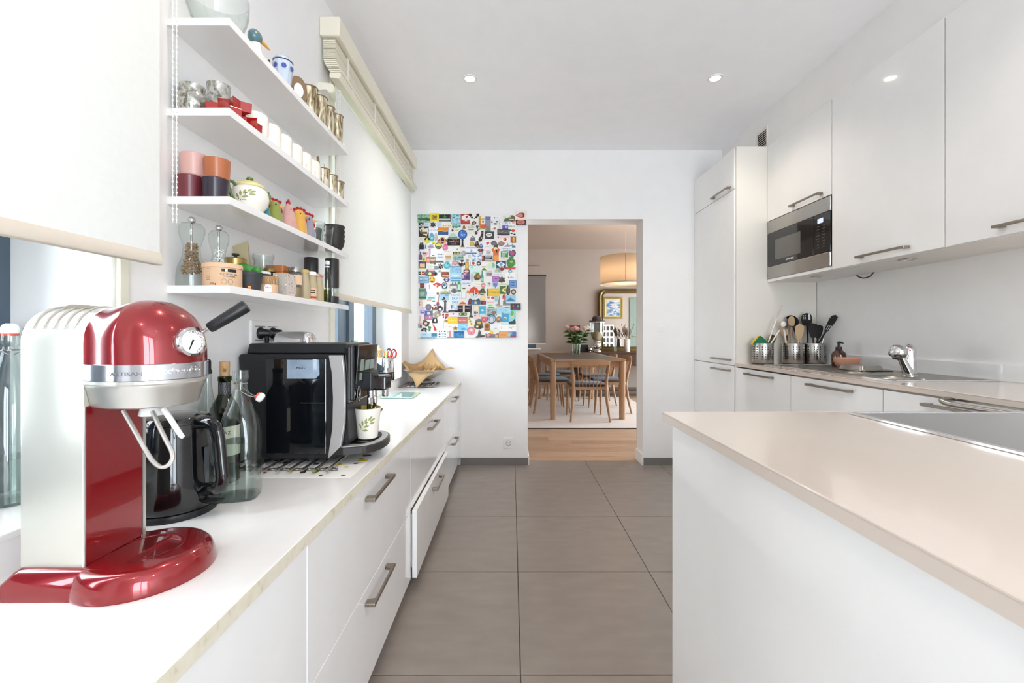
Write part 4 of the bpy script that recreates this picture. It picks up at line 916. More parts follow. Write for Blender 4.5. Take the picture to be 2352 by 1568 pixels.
# --- third shelf
for nm, c in (('burgundy', '6d2730'), ('blush', 'd3a49c'), ('plum', '2c2130'), ('terracotta', 'b0663f'), ('slate', '5f5b5c')): mk('glaze_'+nm, c, .35, coat=.25, noise=(30, .05))
def tumbler(lab, x, y, z, m, r=.031, h=.058): return lat('tumbler', 'cup_body', lab, 'cup', (x, y, z), cupprof(r*.9, r, h), 'glaze_'+m, 'coloured tumblers')
tumbler('burgundy tumbler at the end of the third shelf', -.819, 1.110, S3, 'burgundy'); tumbler('pale pink tumbler stacked on the burgundy one', -.813, 1.116, S3+.0585, 'blush')
tumbler('dark plum tumbler under the terracotta one', -.756, 1.112, S3, 'plum', .0305, .052); tumbler('terracotta tumbler stacked on the plum one', -.756, 1.118, S3+.0525, 'terracotta', .0305, .052)
tumbler('slate grey tumbler behind the plum one', -.815, 1.180, S3, 'slate', .030, .050)
mk('lid_yellow', 'd8cf8e', .25, coat=.5); mk('handle_green', '5c7433', .3, coat=.5)
t = thing('sugar_bowl', 'cream lidded sugar bowl with green handles and olive motif', 'sugar bowl', (-.744, 1.238, S3), -.25)
obj('bowl_body', G().lathe([(0, 0), (.026, 0), (.028, .003), (.044, .022), (.049, .042), (.046, .062), (.040, .072), (0, .072)], n=40), 'white_ceramic', t, ang=60)
ld = obj('lid', G().lathe([(.0405, .072), (.041, .075), (.038, .080), (.028, .087), (.010, .092), (0, .0925)], n=40), 'lid_yellow', t, ang=60)
obj('knob', G().sph((0, 0, .0985), .008, 14, 8, (1.2, 1.2, .75)), 'handle_green', ld)
for a in (math.radians(262), math.radians(82)):
    obj('handle', G().tube([((.043+d)*math.cos(a), (.043+d)*math.sin(a), z) for d, z in ((-.006, .066), (.006, .075), (.016, .076), (.020, .068), (.017, .05), (.010, .034), (.0, .022))], .0042, 10), 'handle_green', t)
sprig(t, lambda x, y, z: ((.0492-9*(y*y)+z)*math.cos(-1.0+x/.049), (.0492-9*y*y+z)*math.sin(-1.0+x/.049), .044+y*.8), 1.1)
for nm, c in (('teal', '3f8a94'), ('green', '8f9448'), ('pink', 'cf9f98'), ('yellow', 'dca94f'), ('lavender', '9a93a0'), ('comb', 'a31a1c')): mk('felt_'+nm, c, .9, sheen=.3, noise=(90, .12), bump=(250, .4))
def chicken(lab, m, x, y, rot, h, r, front=False):
    t = thing('fabric_chicken', lab, 'figurine', (x, y, S3), rot, 'fabric chickens')
    if front:
        obj('body', G().lathe([(0, 0), (r, 0), (r*1.02, .01), (r*.8, h*.45), (r*.45, h*.8), (r*.22, h*.93), (0, h*.94)], n=20), 'felt_'+m, t, ang=60)
        obj('comb', G().prism([(-.006, h*.86), (.006, h*.86), (.006, h*.97), (.001, h*1.10), (-.003, h*1.02), (-.007, h*1.0)], -.005, .005, 'y'), 'felt_comb', t, smooth=False, bevel=.001)
        obj('wattle', G().sph((.010, -.006, h*.68), .005, 8, 6, (.6, .6, 1.6)), 'felt_comb', t)
        return
    obj('body', G().lathe([(0, 0), (r, 0), (r*1.03, .01), (r*.92, h*.45), (r*.82, h*.72), (r*.55, h*.93), (0, h)], n=20), 'felt_'+m, t, ang=60)
    cp = [(-r*.95, h*.72), (-r*.75, h*.98)]
    for k in range(4):
        cx_, cz = -r*.62+k*r*.42, h*1.04-.010*abs(k-1.3)*.5
        cp += [(cx_+.0062*math.cos(a), cz+.0065*math.sin(a)) for a in (2.6, 1.9, 1.2, .5)]
    cp += [(r*.75, h*.88), (0, h*.86)]
    obj('comb', G().prism(cp, -.0035, .0035, 'y'), 'felt_comb', t, smooth=False)
    obj('beak', G().lathe([(.006, 0), (.004, .008), (0, .014)], n=10).xf(TR(r*.72, 0, h*.74) @ RM('Y', PI/2)), 'beak', t)
    obj('wattle', G().sph((r*.82, 0, h*.56), .006, 8, 6, (.8, .7, 1.5)), 'felt_comb', t)
    for s in (-1, 1): obj('eye', G().sph((r*.34, s*r*.66, h*.78), .0026, 8, 6), 'ink_black', t)
chicken('teal fabric chicken tucked behind the sugar bowl', 'teal', -.742, 1.298, .25, .078, .020)
chicken('green fabric chicken with red comb', 'green', -.735, 1.350, .25, .072, .023)
chicken('pink fabric chicken seen from the front', 'pink', -.730, 1.425, 0, .090, .026, True)
chicken('yellow fabric chicken with large red comb', 'yellow', -.732, 1.500, .2, .088, .025)
chicken('lavender fabric chicken beside the glasses', 'lavender', -.730, 1.562, .2, .086, .023)
for x, y, m, lab in ((-.735, 1.632, 'bottle_glass', 'clear drinking glass beside the lavender chicken'), (-.790, 1.66, 'smoke_glass', 'smoky drinking glass behind the clear ones'), (-.732, 1.708, 'bottle_glass', 'clear drinking glass beside the black bowls'), (-.79, 1.735, 'smoke_glass', 'smoky drinking glass behind the black bowls')):
    lat('drinking_glass', 'glass', lab, 'glass', (x, y, S3), cupprof(.024, .032, .078, .002), m, 'glasses on the third shelf', ang=50)
mk('black_stoneware', '2b2826', .55, noise=(40, .1))
for k in range(4):
    t = lat('black_bowl', 'bowl_body', ('lowest black bowl of the stack', 'second lowest black bowl of the stack', 'second highest black bowl of the stack', 'topmost black bowl of the stack')[k], 'bowl', (-.738, 1.815, S3+.0185*k), [(0, 0), (.022, 0), (.024, .003), (.036, .025), (.041, .050), (.0405, .0515), (.039, .050), (.034, .027), (.022, .007), (0, .006)], 'black_stoneware', 'stacked black bowls', 32)
# --- lowest shelf
def mill(lab, x, y, h, r, fill, fm):
    t = thing('acrylic_mill', lab, 'mill', (x, y, S4), 0, 'clear acrylic mills'); q = h/.175
    obj('acrylic_body', G().lathe([(0, 0), (r, 0), (r*1.02, .004), (r*1.0, .03*q), (r*.90, .05*q), (r*.62, .075*q), (r*.55, .10*q), (r*.72, .120*q), (r*.74, .122*q), (r*.86, .135*q), (r*.88, .15*q), (r*.66, .160*q), (r*.25, .163*q), (0, .163*q)], n=32), 'bottle_glass', t, ang=60)
    obj('spindle', G().tube([(0, 0, .03*q), (0, 0, .160*q)], .0028, 8), 'steel', t)
    obj('knob', G().sph((0, 0, .170*q), .009, 14, 10), 'chrome', t)
    g = G(); rr = random.Random(int(x*1e4))
    for k in range(fill):
        f = rr.random(); z = (.035+.075*f)*q; a = rr.random()*2*PI; rad = r*(.80-.35*min(1, max(0, (z/q-.045)/.03)))*math.sqrt(rr.random())*.9
        g.sph((rad*math.cos(a), rad*math.sin(a), z), .0026, 6, 4)
    o = obj('peppercorns' if fm != 'ink_white' else 'salt_grains', g, fm, t); o['kind'] = 'stuff'
mk('peppercorn', 'a98a66', .7, noise=(30, .3))
mill('clear acrylic mill full of peppercorns', -.817, 1.112, .175, .033, 420, 'peppercorn')
mill('clear acrylic salt mill beside the peppercorn mill', -.797, 1.185, .172, .028, 160, 'ink_white')
mk('kraft', 'e2bb98', .7, noise=(40, .05))
t = thing('salt_tub', 'round peach-coloured sea salt tub with printed label', 'tub', (-.746, 1.124, S4)); A0 = -1.02
obj('tub_body', G().lathe([(0, 0), (.042, 0), (.0435, .002), (.0435, .046), (0, .046)], n=48), 'kraft', t)
obj('lid', G().lathe([(.0445, .0462), (.0455, .047), (.0452, .057), (.043, .0585), (0, .0585)], n=48), 'kraft', t)
def arc_patch(name, r, a0, a1, z0, z1, mat, parent): obj(name, G().loft([[(r*math.cos(a0+(a1-a0)*i/10), r*math.sin(a0+(a1-a0)*i/10), z) for i in range(11)] for z in (z0, z1)], False, False, False), mat, parent, smooth=False)
arc_patch('label_bar', .0438, A0-.02, A0+.78, .0355, .0430, 'ink_black', t); arc_patch('label_bar', .0440, A0+.15, A0+.28, .036, .0425, 'ink_white', t)
text('FLEUR DE SEL', .0068, 'ink_grey', t, cyl_fn(0, 0, .0295, .0437, A0+.37)); text('DE GUERANDE', .0042, 'ink_grey', t, cyl_fn(0, 0, .0240, .0437, A0+.37))
text('125 g', .006, 'ink_black', t, cyl_fn(0, 0, .005, .0437, A0-.45))
for k in range(6): arc_patch('print_line', .0438, A0-.85, A0-.60, .041-.0052*k, .0418-.0052*k, 'ink_black', t)
for k in range(2): obj('seal', G().lathe([(.0052, 0), (.0058, 0), (.0058, .0003), (.0052, .0003)], n=20, sx=1.2).xf(Rz(A0+.10+.32*k) @ TR(.0436, 0, .011) @ RM('Y', PI/2)), 'ink_grey', t)
def jar(lab, x, y, r, h, bm, lm, lh=.012, grp='spice jars on the lowest shelf', fill=None, fh=.6):
    t = thing('spice_jar', lab, 'jar', (x, y, S4), 0, grp)
    obj('jar_body', G().lathe([(0, 0), (r*.95, 0), (r, .004), (r, h-lh-.008), (r*.82, h-lh-.001), (0, h-lh-.001)], n=28), bm, t)
    obj('lid', G().lathe([(r*.88, h-lh), (r*.92, h-lh+.001), (r*.92, h-.002), (r*.86, h), (0, h)], n=28), lm, t)
    if fill: obj('contents', G().lathe([(0, .004), (r*.88, .004), (r*.9, .008), (r*.9, h*fh), (0, h*fh)], n=24), fill, t)
    return t
t = jar('jar with a rounded brass lid behind the salt tub', -.800, 1.262, .030, .098, 'bottle_glass', 'brass', .02, fill='peppercorn')
obj('lid_knob', G().lathe([(.004, .098), (.004, .104), (.010, .108), (.009, .112), (0, .113)], n=18), 'dark_grey', t)
t = thing('paper_packet', 'folded beige paper packet standing behind the jars', 'packet', (-.822, 1.335, S4), .2)
obj('paper', G().loft([[(-.018, -.010, 0), (.018, -.010, 0), (.018, .010, 0), (-.018, .010, 0)], [(-.016, -.007, .10), (.018, -.007, .10), (.018, .006, .10), (-.016, .006, .10)], [(-.030, -.002, .145), (.012, -.002, .165), (.012, .002, .165), (-.030, .002, .145)]]), 'paper_bag', t, smooth=False)
mk('charcoal_pot', '3c3d42', .6)
t = thing('potted_cactus', 'small green cactus in a charcoal pot with orange tag', 'plant', (-.742, 1.232, S4))
obj('pot', G().lathe([(0, 0), (.025, 0), (.0265, .003), (.0315, .042), (.033, .043), (.0335, .054), (.0315, .0545), (.030, .044), (0, .044)], n=32), 'charcoal_pot', t)
obj('pot_tag', G().box(-.004, .004, -.0292, -.0272, .0, .013).xf(Rz(.55)), 'orange_plastic', t, smooth=False)
obj('cactus_lobe', G().tube([(-.030, -.006, .064), (-.018, -.004, .066), (0, 0, .060), (.016, .004, .054)], [.011, .0145, .015, .010], 12), 'cactus_green', t, ang=70)
obj('cactus_lobe', G().tube([(.008, .0, .052), (.020, -.004, .056), (.030, -.008, .060), (.034, -.010, .061)], [.008, .0105, .010, .006], 12), 'cactus_green', t, ang=70)
obj('soil', G().lathe([(0, .046), (.0298, .0465), (.0298, .0445), (0, .0445)], n=24), 'wood_dark', t)
t = lat('ribbed_glass', 'glass', 'tall ribbed glass tumbler standing behind the cactus', 'glass', (-.808, 1.418, S4), [(0, .003), (.022, 0), (.024, .003), (.024, .088), (.030, .096), (.031, .106), (.026, .112), (.031, .118), (.032, .132), (.030, .138), (.0285, .138), (.030, .131), (.0245, .112), (.028, .100), (.022, .088), (.022, .006), (0, .007)], 'bottle_glass', None, 24, 60)
ramp_mat('rattan', 'wave', [(.3, '8f6a44'), (.55, 'dcbf95'), (.8, 'b48c5e')], .7, (1, 1, 1), 90, 1, 3, bump=.4)
t = thing('rattan_jar', 'small glass jar with woven rattan sleeve and paper tag', 'jar', (-.727, 1.303, S4))
obj('jar_glass', G().lathe([(0, 0), (.023, 0), (.025, .004), (.025, .040), (0, .040)], n=28), 'kraft', t)
obj('woven_sleeve', G().lathe([(.0252, .026), (.0262, .028), (.0262, .048), (.024, .051), (0, .051)], n=28), 'rattan', t)
tg = obj('tag', G().prism([(-.009, 0), (.009, 0), (.009, .016), (.006, .021), (-.006, .021), (-.009, .016)], -.0272, -.0266, 'y').xf(Rz(.45) @ TR(0, 0, .003)), 'ink_white', t, smooth=False)
text('TALA', .0065, 'ink_black', tg, lambda x, y, z: tuple(Rz(.45) @ Vector((x, -.0274-z, .016+y))))
jar('small dark jar with a white lid behind the rattan jar', -.772, 1.352, .024, .072, 'smoke_glass', 'white_plastic', .008, fill='dark_grey', fh=.75)
mk('orange_tin', 'c0733a', .45)
t = thing('orange_tin', 'square orange lidded tin at the back of the lowest shelf', 'tin', (-.806, 1.505, S4), .1)
obj('tin_body', G().prism(rrect(-.030, .030, -.030, .030, .008), 0, .092), 'orange_tin', t, smooth=True); obj('lid', G().prism(rrect(-.031, .031, -.031, .031, .008), .0925, .112), 'orange_tin', t, smooth=True)
jar('dark amber jar behind the floral tin', -.800, 1.440, .020, .095, 'amber_glass', 'brass', .012)
mk('tin_beige', 'b8aea2', .5); mk('tin_pale', 'd9cfc6', .5); mk('flower_grey', '8d929c', .5)
t = thing('floral_tin', 'square tin printed with pale and red flowers', 'tin', (-.733, 1.402, S4), .12)
obj('tin_body', G().box(-.022, .022, -.030, .030, 0, .071), 'tin_beige', t, smooth=False, bevel=.001); obj('side_print', G().box(.0221, .0225, -.0298, .0298, .0005, .0705), 'tin_pale', t, smooth=False)
rr = random.Random(11)
for k in range(26):
    y, z = rr.uniform(-.026, .026), rr.uniform(.006, .066); r = rr.uniform(.0014, .0034)
    obj('red_flower', G().prism([(y+(r if i % 2 else r*.4)*math.cos(PI*i/6), z+(r if i % 2 else r*.4)*math.sin(PI*i/6)) for i in range(12)], .0226, .0229, 'x'), ('ink_red', 'flower_grey', 'print_6')[k % 3], t, smooth=False)
for k in range(14):
    x, z = rr.uniform(-.019, .019), rr.uniform(.006, .066); r = rr.uniform(.002, .0042)
    obj('pale_flower', G().prism([(x+(r if i % 2 else r*.4)*math.cos(PI*i/6), z+(r if i % 2 else r*.4)*math.sin(PI*i/6)) for i in range(12)], -.0304, -.0301, 'y'), ('ink_white', 'flower_grey')[k % 2], t, smooth=False)
t = jar('clip-top spice jar with a beige label', -.736, 1.482, .024, .104, 'bottle_glass', 'steel', .016, fill='peppercorn', fh=.35); arc_patch('label', .0244, -1.7, -.2, .045, .078, 'kraft', t)
jar('narrow herb jar with a printed lid behind the clip-top jar', -.79, 1.565, .022, .108, 'bottle_glass', 'ink_red', .012, fill='leaf_green', fh=.5)
mk('milk_beige', 'b8a888', .5); mk('lid_tan', 'c9ab6a', .5); mk('lid_check', 'd8c0bb', .5, noise=(160, .1, 'b05a55'))
for k, (x, y, lm, lab) in enumerate(((-.738, 1.550, 'lid_tan', 'beige filled bottle with a tan lid'), (-.736, 1.604, 'ink_white', 'beige filled bottle with red and black label'), (-.736, 1.656, 'lid_check', 'beige filled bottle with a checked red lid'))):
    t = thing('milk_bottle', lab, 'bottle', (x, y, S4), 0, 'beige filled bottles')
    obj('bottle_body', G().lathe([(0, 0), (.019, 0), (.0205, .003), (.0205, .048), (.0185, .062), (.0150, .074), (.0150, .094), (0, .094)], n=24), 'milk_beige', t, ang=60)
    obj('lid', G().lathe([(.0158, .0942), (.0165, .095), (.0163, .105), (.014, .107), (0, .107)], n=24), lm, t)
    if k == 1:
        arc_patch('label', .0209, -1.65, -.30, .004, .046, 'kraft', t); arc_patch('red_band', .0211, -1.65, -.30, .009, .016, 'ink_red', t)
        for zz in (.036, .028): arc_patch('print_line', .0212, -1.4, -.6, zz, zz+.004, 'ink_black', t)
thin_glass('herb_oil', 'a9ad5a', .02, 1.4, .8)
t = thing('oil_bottle', 'slim clear oil bottle with a white cap', 'bottle', (-.722, 1.706, S4))
obj('glass', G().lathe([(0, .0), (.015, 0), (.017, .003), (.0175, .085), (.016, .10), (.0095, .118), (.0075, .128), (.0075, .150), (0, .150)], n=24), 'bottle_glass', t, ang=60)
obj('oil', G().lathe([(0, .004), (.0155, .004), (.0158, .052), (0, .052)], n=24), 'herb_oil', t); obj('cap', G().lathe([(.0085, .1505), (.0088, .152), (.0088, .164), (0, .165)], n=20), 'white_plastic', t)
obj('collar', G().lathe([(.0076, .139), (.0092, .140), (.0092, .143), (.0076, .144)], n=20), 'white_plastic', t)
obj('herb', G().tube([(-.004, -.006, .006), (.002, -.008, .04), (-.003, -.007, .075)], .0012, 5), 'leaf_green', t)
for x, y, lab in ((-.738, 1.790, 'tall black pepper grinder at the window end of the shelf'), (-.812, 1.765, 'tall black pepper grinder against the wall')):
    t = thing('pepper_grinder', lab, 'mill', (x, y, S4), 0, 'black pepper grinders')
    obj('base', G().lathe([(0, 0), (.0255, 0), (.0265, .002), (.0265, .032), (0, .032)], n=32), 'dark_plastic', t)
    obj('clear_chamber', G().lathe([(.0258, .0325), (.0262, .034), (.0262, .066), (.0258, .067), (.023, .066), (.023, .034)], n=32), 'bottle_glass', t); obj('inner_core', G().lathe([(0, .0325), (.010, .0325), (.010, .067), (0, .067)], n=20), 'steel', t)
    obj('grip', G().lathe([(0, .0675), (.0265, .0675), (.0270, .070), (.0270, .183), (.0255, .1865), (0, .1865)], n=32), 'dark_plastic', t)
# ================================================================== sink wall
WZ = WT
t = thing('steel_sink', 'stainless steel sink with two bowls and ribbed drainer', 'sink', (1.815, 2.28, WZ))
sx0, sx1, sy0, sy1 = -.215, .215, -.470, .470
bowls = ((-.105, -.335, .105), (-.085, -.075, .085))     # x, y, r of the two round bowls
# deck built as a grid of strips with round openings approximated by rings
g = G(); g.box(sx0, sx1, .06, sy1, 0, .003).box(sx0, sx1, sy0, -.452, 0, .003).box(.022, sx1, -.452, .06, 0, .003)
def ringplate(cx_, cy_, r, x0_, x1_, y0_, y1_):
    n = 48; inn, out = [], []
    for i in range(n):
        a = 2*PI*i/n; c, s = math.cos(a), math.sin(a); inn.append((cx_+r*c, cy_+r*s, .003))
        k = min(((x1_-cx_)/c if c > 1e-9 else 1e9), ((x0_-cx_)/c if c < -1e-9 else 1e9), ((y1_-cy_)/s if s > 1e-9 else 1e9), ((y0_-cy_)/s if s < -1e-9 else 1e9))
        out.append((cx_+k*c, cy_+k*s, .003))
    g.loft([out, inn], False, False)
ringplate(bowls[0][0], bowls[0][1], bowls[0][2], sx0, .022, -.452, -.205); ringplate(bowls[1][0], bowls[1][1], bowls[1][2], sx0, .022, -.205, .06)
obj('deck', g, 'steel_sink', t, smooth=False)
for x, y, r in bowls:
    b = obj('bowl', G().lathe([(r, .003), (r-.004, .0), (r-.008, -.012), (r-.012, -.11), (r-.03, -.135), (.02, -.14), (0, -.14)], (x, y, 0), 48), 'steel_sink', t, ang=60)
    obj('drain', G().lathe([(0, -.1385), (.022, -.1385), (.024, -.1395)], (x, y, 0), 24), 'chrome', b)
obj('rim', G().tube([(sx0, sy0, .002), (sx1, sy0, .002), (sx1, sy1, .002), (sx0, sy1, .002)], .0035, 6, closed=True), 'chrome', t)
for k in range(9): obj('drainer_rib', G().tube([(-.17+.037*k, .10, .003), (-.17+.037*k, .43, .003)], [.003, .003], 6, flat=.6), 'steel_sink', t)
# tap
t = thing('kitchen_tap', 'chrome kitchen tap with a leaning spout and domed head', 'tap', (1.845, 2.02, WZ+.003), 0)
obj('body', G().lathe([(0, 0), (.030, 0), (.030, .004), (.026, .006), (.025, .10), (.025, .112), (.0235, .128), (.017, .138), (0, .142)], n=36), 'chrome', t, ang=50)
p0, p1 = Vector((-.010, -.010, .012)), Vector((-.060, -.012, .112))
sp = obj('spout', G().tube([p0, p0.lerp(p1, .5), p1], [.021, .0165, .015], 20), 'chrome', t, ang=60)
obj('spray_head', G().lathe([(0, -.026), (.017, -.028), (.024, -.024), (.0345, -.016), (.036, .0), (.033, .016), (.023, .029), (0, .035)], n=32).xf(TR(-.066, -.016, .112) @ RM('X', .25)), 'chrome', sp, ang=60)
obj('nozzle', G().lathe([(0, -.034), (.015, -.034), (.017, -.026), (0, -.026)], n=20).xf(TR(-.066, -.016, .112) @ RM('X', .25)), 'dark_grey', sp)
obj('lever', G().tube([(.0, .0, .136), (.008, .006, .142), (.02, .012, .138)], [.014, .012, .006], 12, flat=.5), 'chrome', t)
obj('temperature_dot', G().sph((-.014, -.0205, .118), .0032, 10, 6), 'ink_red', t)
# soap, bowl, tray
t = thing('soap_dispenser', 'amber soap bottle with a black pump by the wall', 'soap dispenser', (1.955, 2.60, WZ+.0035))
obj('bottle', G().lathe([(0, 0), (.034, 0), (.037, .004), (.037, .068), (.034, .080), (.018, .096), (.016, .098), (0, .098)], n=32), 'amber_soap' if 'amber_soap' in M else mk('amber_soap', '4a2010', .12, coat=.7), t, ang=50)
obj('pump_collar', G().lathe([(.017, .098), (.0175, .1), (.0165, .116), (.008, .118), (.0075, .138), (0, .138)], n=24), 'black_plastic', t)
obj('pump_head', G().tube([(-.012, -.004, .141), (.0, 0, .142), (.022, .006, .141), (.034, .010, .136)], [.005, .007, .005, .003], 8), 'black_plastic', t)
mk('pink_bowl', 'dca287', .4)
t = lat('pink_bowl', 'bowl_body', 'small salmon-pink bowl on the draining board', 'bowl', (1.905, 2.475, WZ+.0065), [(0, 0), (.035, 0), (.05, .010), (.060, .032), (.064, .054), (.0625, .055), (.058, .034), (.045, .013), (0, .008)], 'pink_bowl')
t = thing('steel_tray', 'shallow steel tray upside down on the draining board', 'tray', (1.865, 2.325, WZ+.003), .1); g = G()
for z, o in ((.003, 0), (.006, .0), (.008, -.008), (.028, -.016), (.030, -.02)): g.v += [(x, y, z) for x, y in rrect(-.075-o, .075+o, -.085-o, .085+o, .02, 4)]
n = 20; g.f = [(k*n+i, k*n+(i+1) % n, (k+1)*n+(i+1) % n, (k+1)*n+i) for k in range(4) for i in range(n)]+[tuple(range(4*n, 5*n)), tuple(range(n))[::-1]]
obj('tray_shell', g, 'steel', t, ang=40); obj('mat', G().prism(rrect(-.05, .09, -.10, .08, .01), 0, .0028), 'black_rubber', t, smooth=False)

# perforated utensil pots
def perf_pot(lab, x, y, r=.063, h=.136):
    t = thing('utensil_pot', lab, 'pot', (x, y, WZ), 0, 'perforated steel utensil pots')
    obj('pot_body', G().lathe([(0, 0), (r-.002, 0), (r, .003), (r, h-.002), (r-.0007, h), (r-.0016, h-.001), (r-.0016, .003), (0, .003)], n=56), 'steel', t)
    obj('base_ring', G().lathe([(r, .0), (r+.001, .001), (r+.001, .004), (r, .005)], n=48), 'black_rubber', t)
    g = G()
    for grp in range(6):
        for c in range(3):
            a = 2*PI*grp/6+.27*(c-1)+.25
            for k in range(6):
                z = .034+.0155*k
                g.add([(math.cos(a)*(r+.0003)-math.sin(a)*.0036*math.cos(b), math.sin(a)*(r+.0003)+math.cos(a)*.0036*math.cos(b), z+.0036*math.sin(b)) for b in [2*PI*i/10 for i in range(10)]], [tuple(range(10))])
    o = obj('perforations', g, 'ink_black', t, smooth=False); o['kind'] = 'stuff'
    return t
P1, P2, P3 = (1.652, 2.865), (1.855, 2.868), (1.990, 2.868)
perf_pot('perforated steel pot holding the sponge and brushes', *P1); perf_pot('perforated steel pot holding wooden spoons', *P2); perf_pot('perforated steel pot holding black utensils', *P3)
def util(name, lab, cat, pot, dx, dy, tilt, az, z0=.006, grp=None):
    """root of a tool standing in a pot: local +Z is its shaft, tilted towards azimuth az"""
    t = thing(name, lab, cat, (pot[0]+dx, pot[1]+dy, WZ+z0), 0, grp)
    q = Vector((math.sin(tilt)*math.cos(az), math.sin(tilt)*math.sin(az), math.cos(tilt))).to_track_quat('Z', 'Y')
    return t, Matrix.Translation((0, 0, 0)) @ q.to_matrix().to_4x4() @ Rz(0)
def paddle(g, poly, th=.0035): return g.prism(poly, -th/2, th/2, 'y')
def face_cam(M_, tilt, dirx): return M_
mk('sponge_green', '2f7a56', .95, bump=(200, .5)); mk('sponge_yellow', 'e0b632', .95, bump=(120, .6)); mk('brush_white', 'e8e3da', .5); mk('brush_grey', 'a9a4a8', .7); mk('brush_brown', '5b4526', .7)
t = thing('scouring_sponge', 'green and yellow scouring sponge in the steel pot', 'sponge', (P1[0]-.012, P1[1]-.005, WZ+.072), 0)
R_ = RM('Y', .72)
obj('scourer', G().prism(rrect(-.05, .05, -.036, .036, .008), -.004, .004, 'y').xf(TR(0, -.012, .055) @ R_), 'sponge_green', t, smooth=False)
obj('foam', G().prism(rrect(-.05, .05, -.036, .036, .008), .004, .03, 'y').xf(TR(0, -.012, .055) @ R_), 'sponge_yellow', t, smooth=False)
def stick(name, lab, cat, base, tip, parts, grp=None):
    """tool from base point to tip: parts(t, A, L) adds pieces in a frame whose +Z is the shaft and whose -Y faces the room"""
    t = thing(name, lab, cat, base, 0, grp); d = Vector(tip)-Vector(base); L = d.length; z = d.normalized(); x = Vector((1, 0, 0)); x = (x-z*x.dot(z)).normalized(); y = z.cross(x)
    A = Matrix(((x.x, y.x, z.x, 0), (x.y, y.y, z.y, 0), (x.z, y.z, z.z, 0), (0, 0, 0, 1)))
    parts(t, A, L); return t
def shaft(t, A, L, r, mat, f0=0, f1=1, name='handle', r1=None): obj(name, G().tube([tuple(A @ Vector((0, 0, L*f))) for f in (f0, (f0+f1)/2, f1)], [r, r, r1 or r], 10), mat, t)
def bottle_brush(t, A, L):
    shaft(t, A, L, .0045, 'brush_white', 0, .78)
    g = G(); rr = random.Random(2)
    for k in range(240):
        f = .70+.30*rr.random(); a = rr.random()*2*PI; q = .017+.006*rr.random()
        p = Vector((0, 0, L*f)); e = p+Vector((q*math.cos(a), q*math.sin(a), q*.3)); s = Vector((-math.sin(a), math.cos(a), 0))*.0007
        g.add([A @ (p-s), A @ (p+s), A @ e], [(0, 1, 2)])
    o = obj('bristles', g, 'brush_white', t, smooth=False); o['kind'] = 'stuff'
stick('bottle_brush', 'long white bottle brush leaning out of the pot', 'brush', (P1[0]-.005, P1[1]+.01, WZ+.01), (1.785, 2.875, 1.275), bottle_brush)
def dish_brush(t, A, L):
    shaft(t, A, L, .0045, 'brush_white', 0, .72)
    g = G(); rr = random.Random(4)
    obj('brush_head', G().sph((0, 0, 0), .017, 16, 10, (1, .5, 1.2)).xf(A @ TR(0, 0, L*.86)), 'brush_white', t)
    for k in range(220):
        a = rr.uniform(-.9, 2.0); p = Vector((.014*math.cos(a), rr.uniform(-.010, .010), L*.86+.014*math.sin(a))); e = p+Vector((.026*math.cos(a), 0, .026*math.sin(a))); s = Vector((0, .0012, 0))
        g.add([A @ (p-s), A @ (p+s), A @ (e+s*.4), A @ (e-s*.4)], [(0, 1, 2, 3)])
    o = obj('bristles', g, 'brush_grey', t, smooth=False); o['kind'] = 'stuff'
stick('dish_brush', 'white dish brush with grey bristles in the pot', 'brush', (P1[0]-.035, P1[1]-.015, WZ+.01), (1.808, 2.850, 1.190), dish_brush)
def brown_brush(t, A, L): shaft(t, A, L, .005, 'wood_pale', 0, .7); obj('bristle_block', G().box(-.02, .02, -.008, .008, L*.7, L).xf(A), 'brush_brown', t, smooth=False)
stick('vegetable_brush', 'brown bristled brush leaning in the sponge pot', 'brush', (P1[0]+.010, P1[1]+.030, WZ+.01), (1.748, 2.905, 1.075), brown_brush)
def spoon(w, l, th=.005, mat='wood_pale', tip=.35, holes=None):
    def f(t, A, L):
        shaft(t, A, L, .0055, mat, 0, 1-l/L+.02)
        pl = [(w*math.sin(PI*min(1, s*.97+.03))**tip*(.55+.45*s if tip < .3 else 1), L-l+l*s) for s in [i/12 for i in range(13)]]
        b = obj('blade', G().prism([(a, c) for a, c in pl]+[(-a, c) for a, c in pl[::-1]], -th/2, th/2, 'y').xf(A), mat, t, smooth=False, bevel=.0015)
        if holes:
            g = G()
            for hx, hz, hw, hh in holes: g.box(hx*w-hw, hx*w+hw, -th/2-.0004, -th/2-.0002, L-l+l*hz-hh, L-l+l*hz+hh)
            o = obj('perforations', g.xf(A), 'white_matt' if hh > .006 else 'ink_black', b, smooth=False); o['kind'] = 'stuff'
    return f
bz = WZ+.01
stick('wooden_spoon', 'round-ended wooden spoon in the middle steel pot', 'spoon', (P2[0]-.03, P2[1]+.02, bz), (1.815, 2.90, 1.148), spoon(.024, .075))
stick('wooden_spoon', 'tall wooden spoon standing behind the spatula', 'spoon', (P2[0]+.005, P2[1]+.03, bz), (1.868, 2.905, 1.205), spoon(.022, .075, .006))
stick('wooden_spatula', 'broad wooden spatula at the front of the middle pot', 'spatula', (P2[0]+.003, P2[1]-.03, bz), (1.866, 2.815, 1.150), spoon(.034, .105, .005, 'wood_pale', .28))
stick('wooden_spoon', 'narrow dark wooden spoon in the middle steel pot', 'spoon', (P2[0]-.015, P2[1]+.035, bz), (1.835, 2.915, 1.095), spoon(.012, .06, .005, 'brush_brown'))
stick('whisk_handle', 'white plastic handle leaning left in the middle pot', 'handle', (P2[0]-.035, P2[1]-.01, bz), (1.790, 2.86, 1.115), lambda t, A, L: shaft(t, A, L, .0055, 'brush_white'))
hl = [(a, b, .0022, .0022) for a in (-.5, -.1, .3) for b in (.35, .47, .59, .71)]
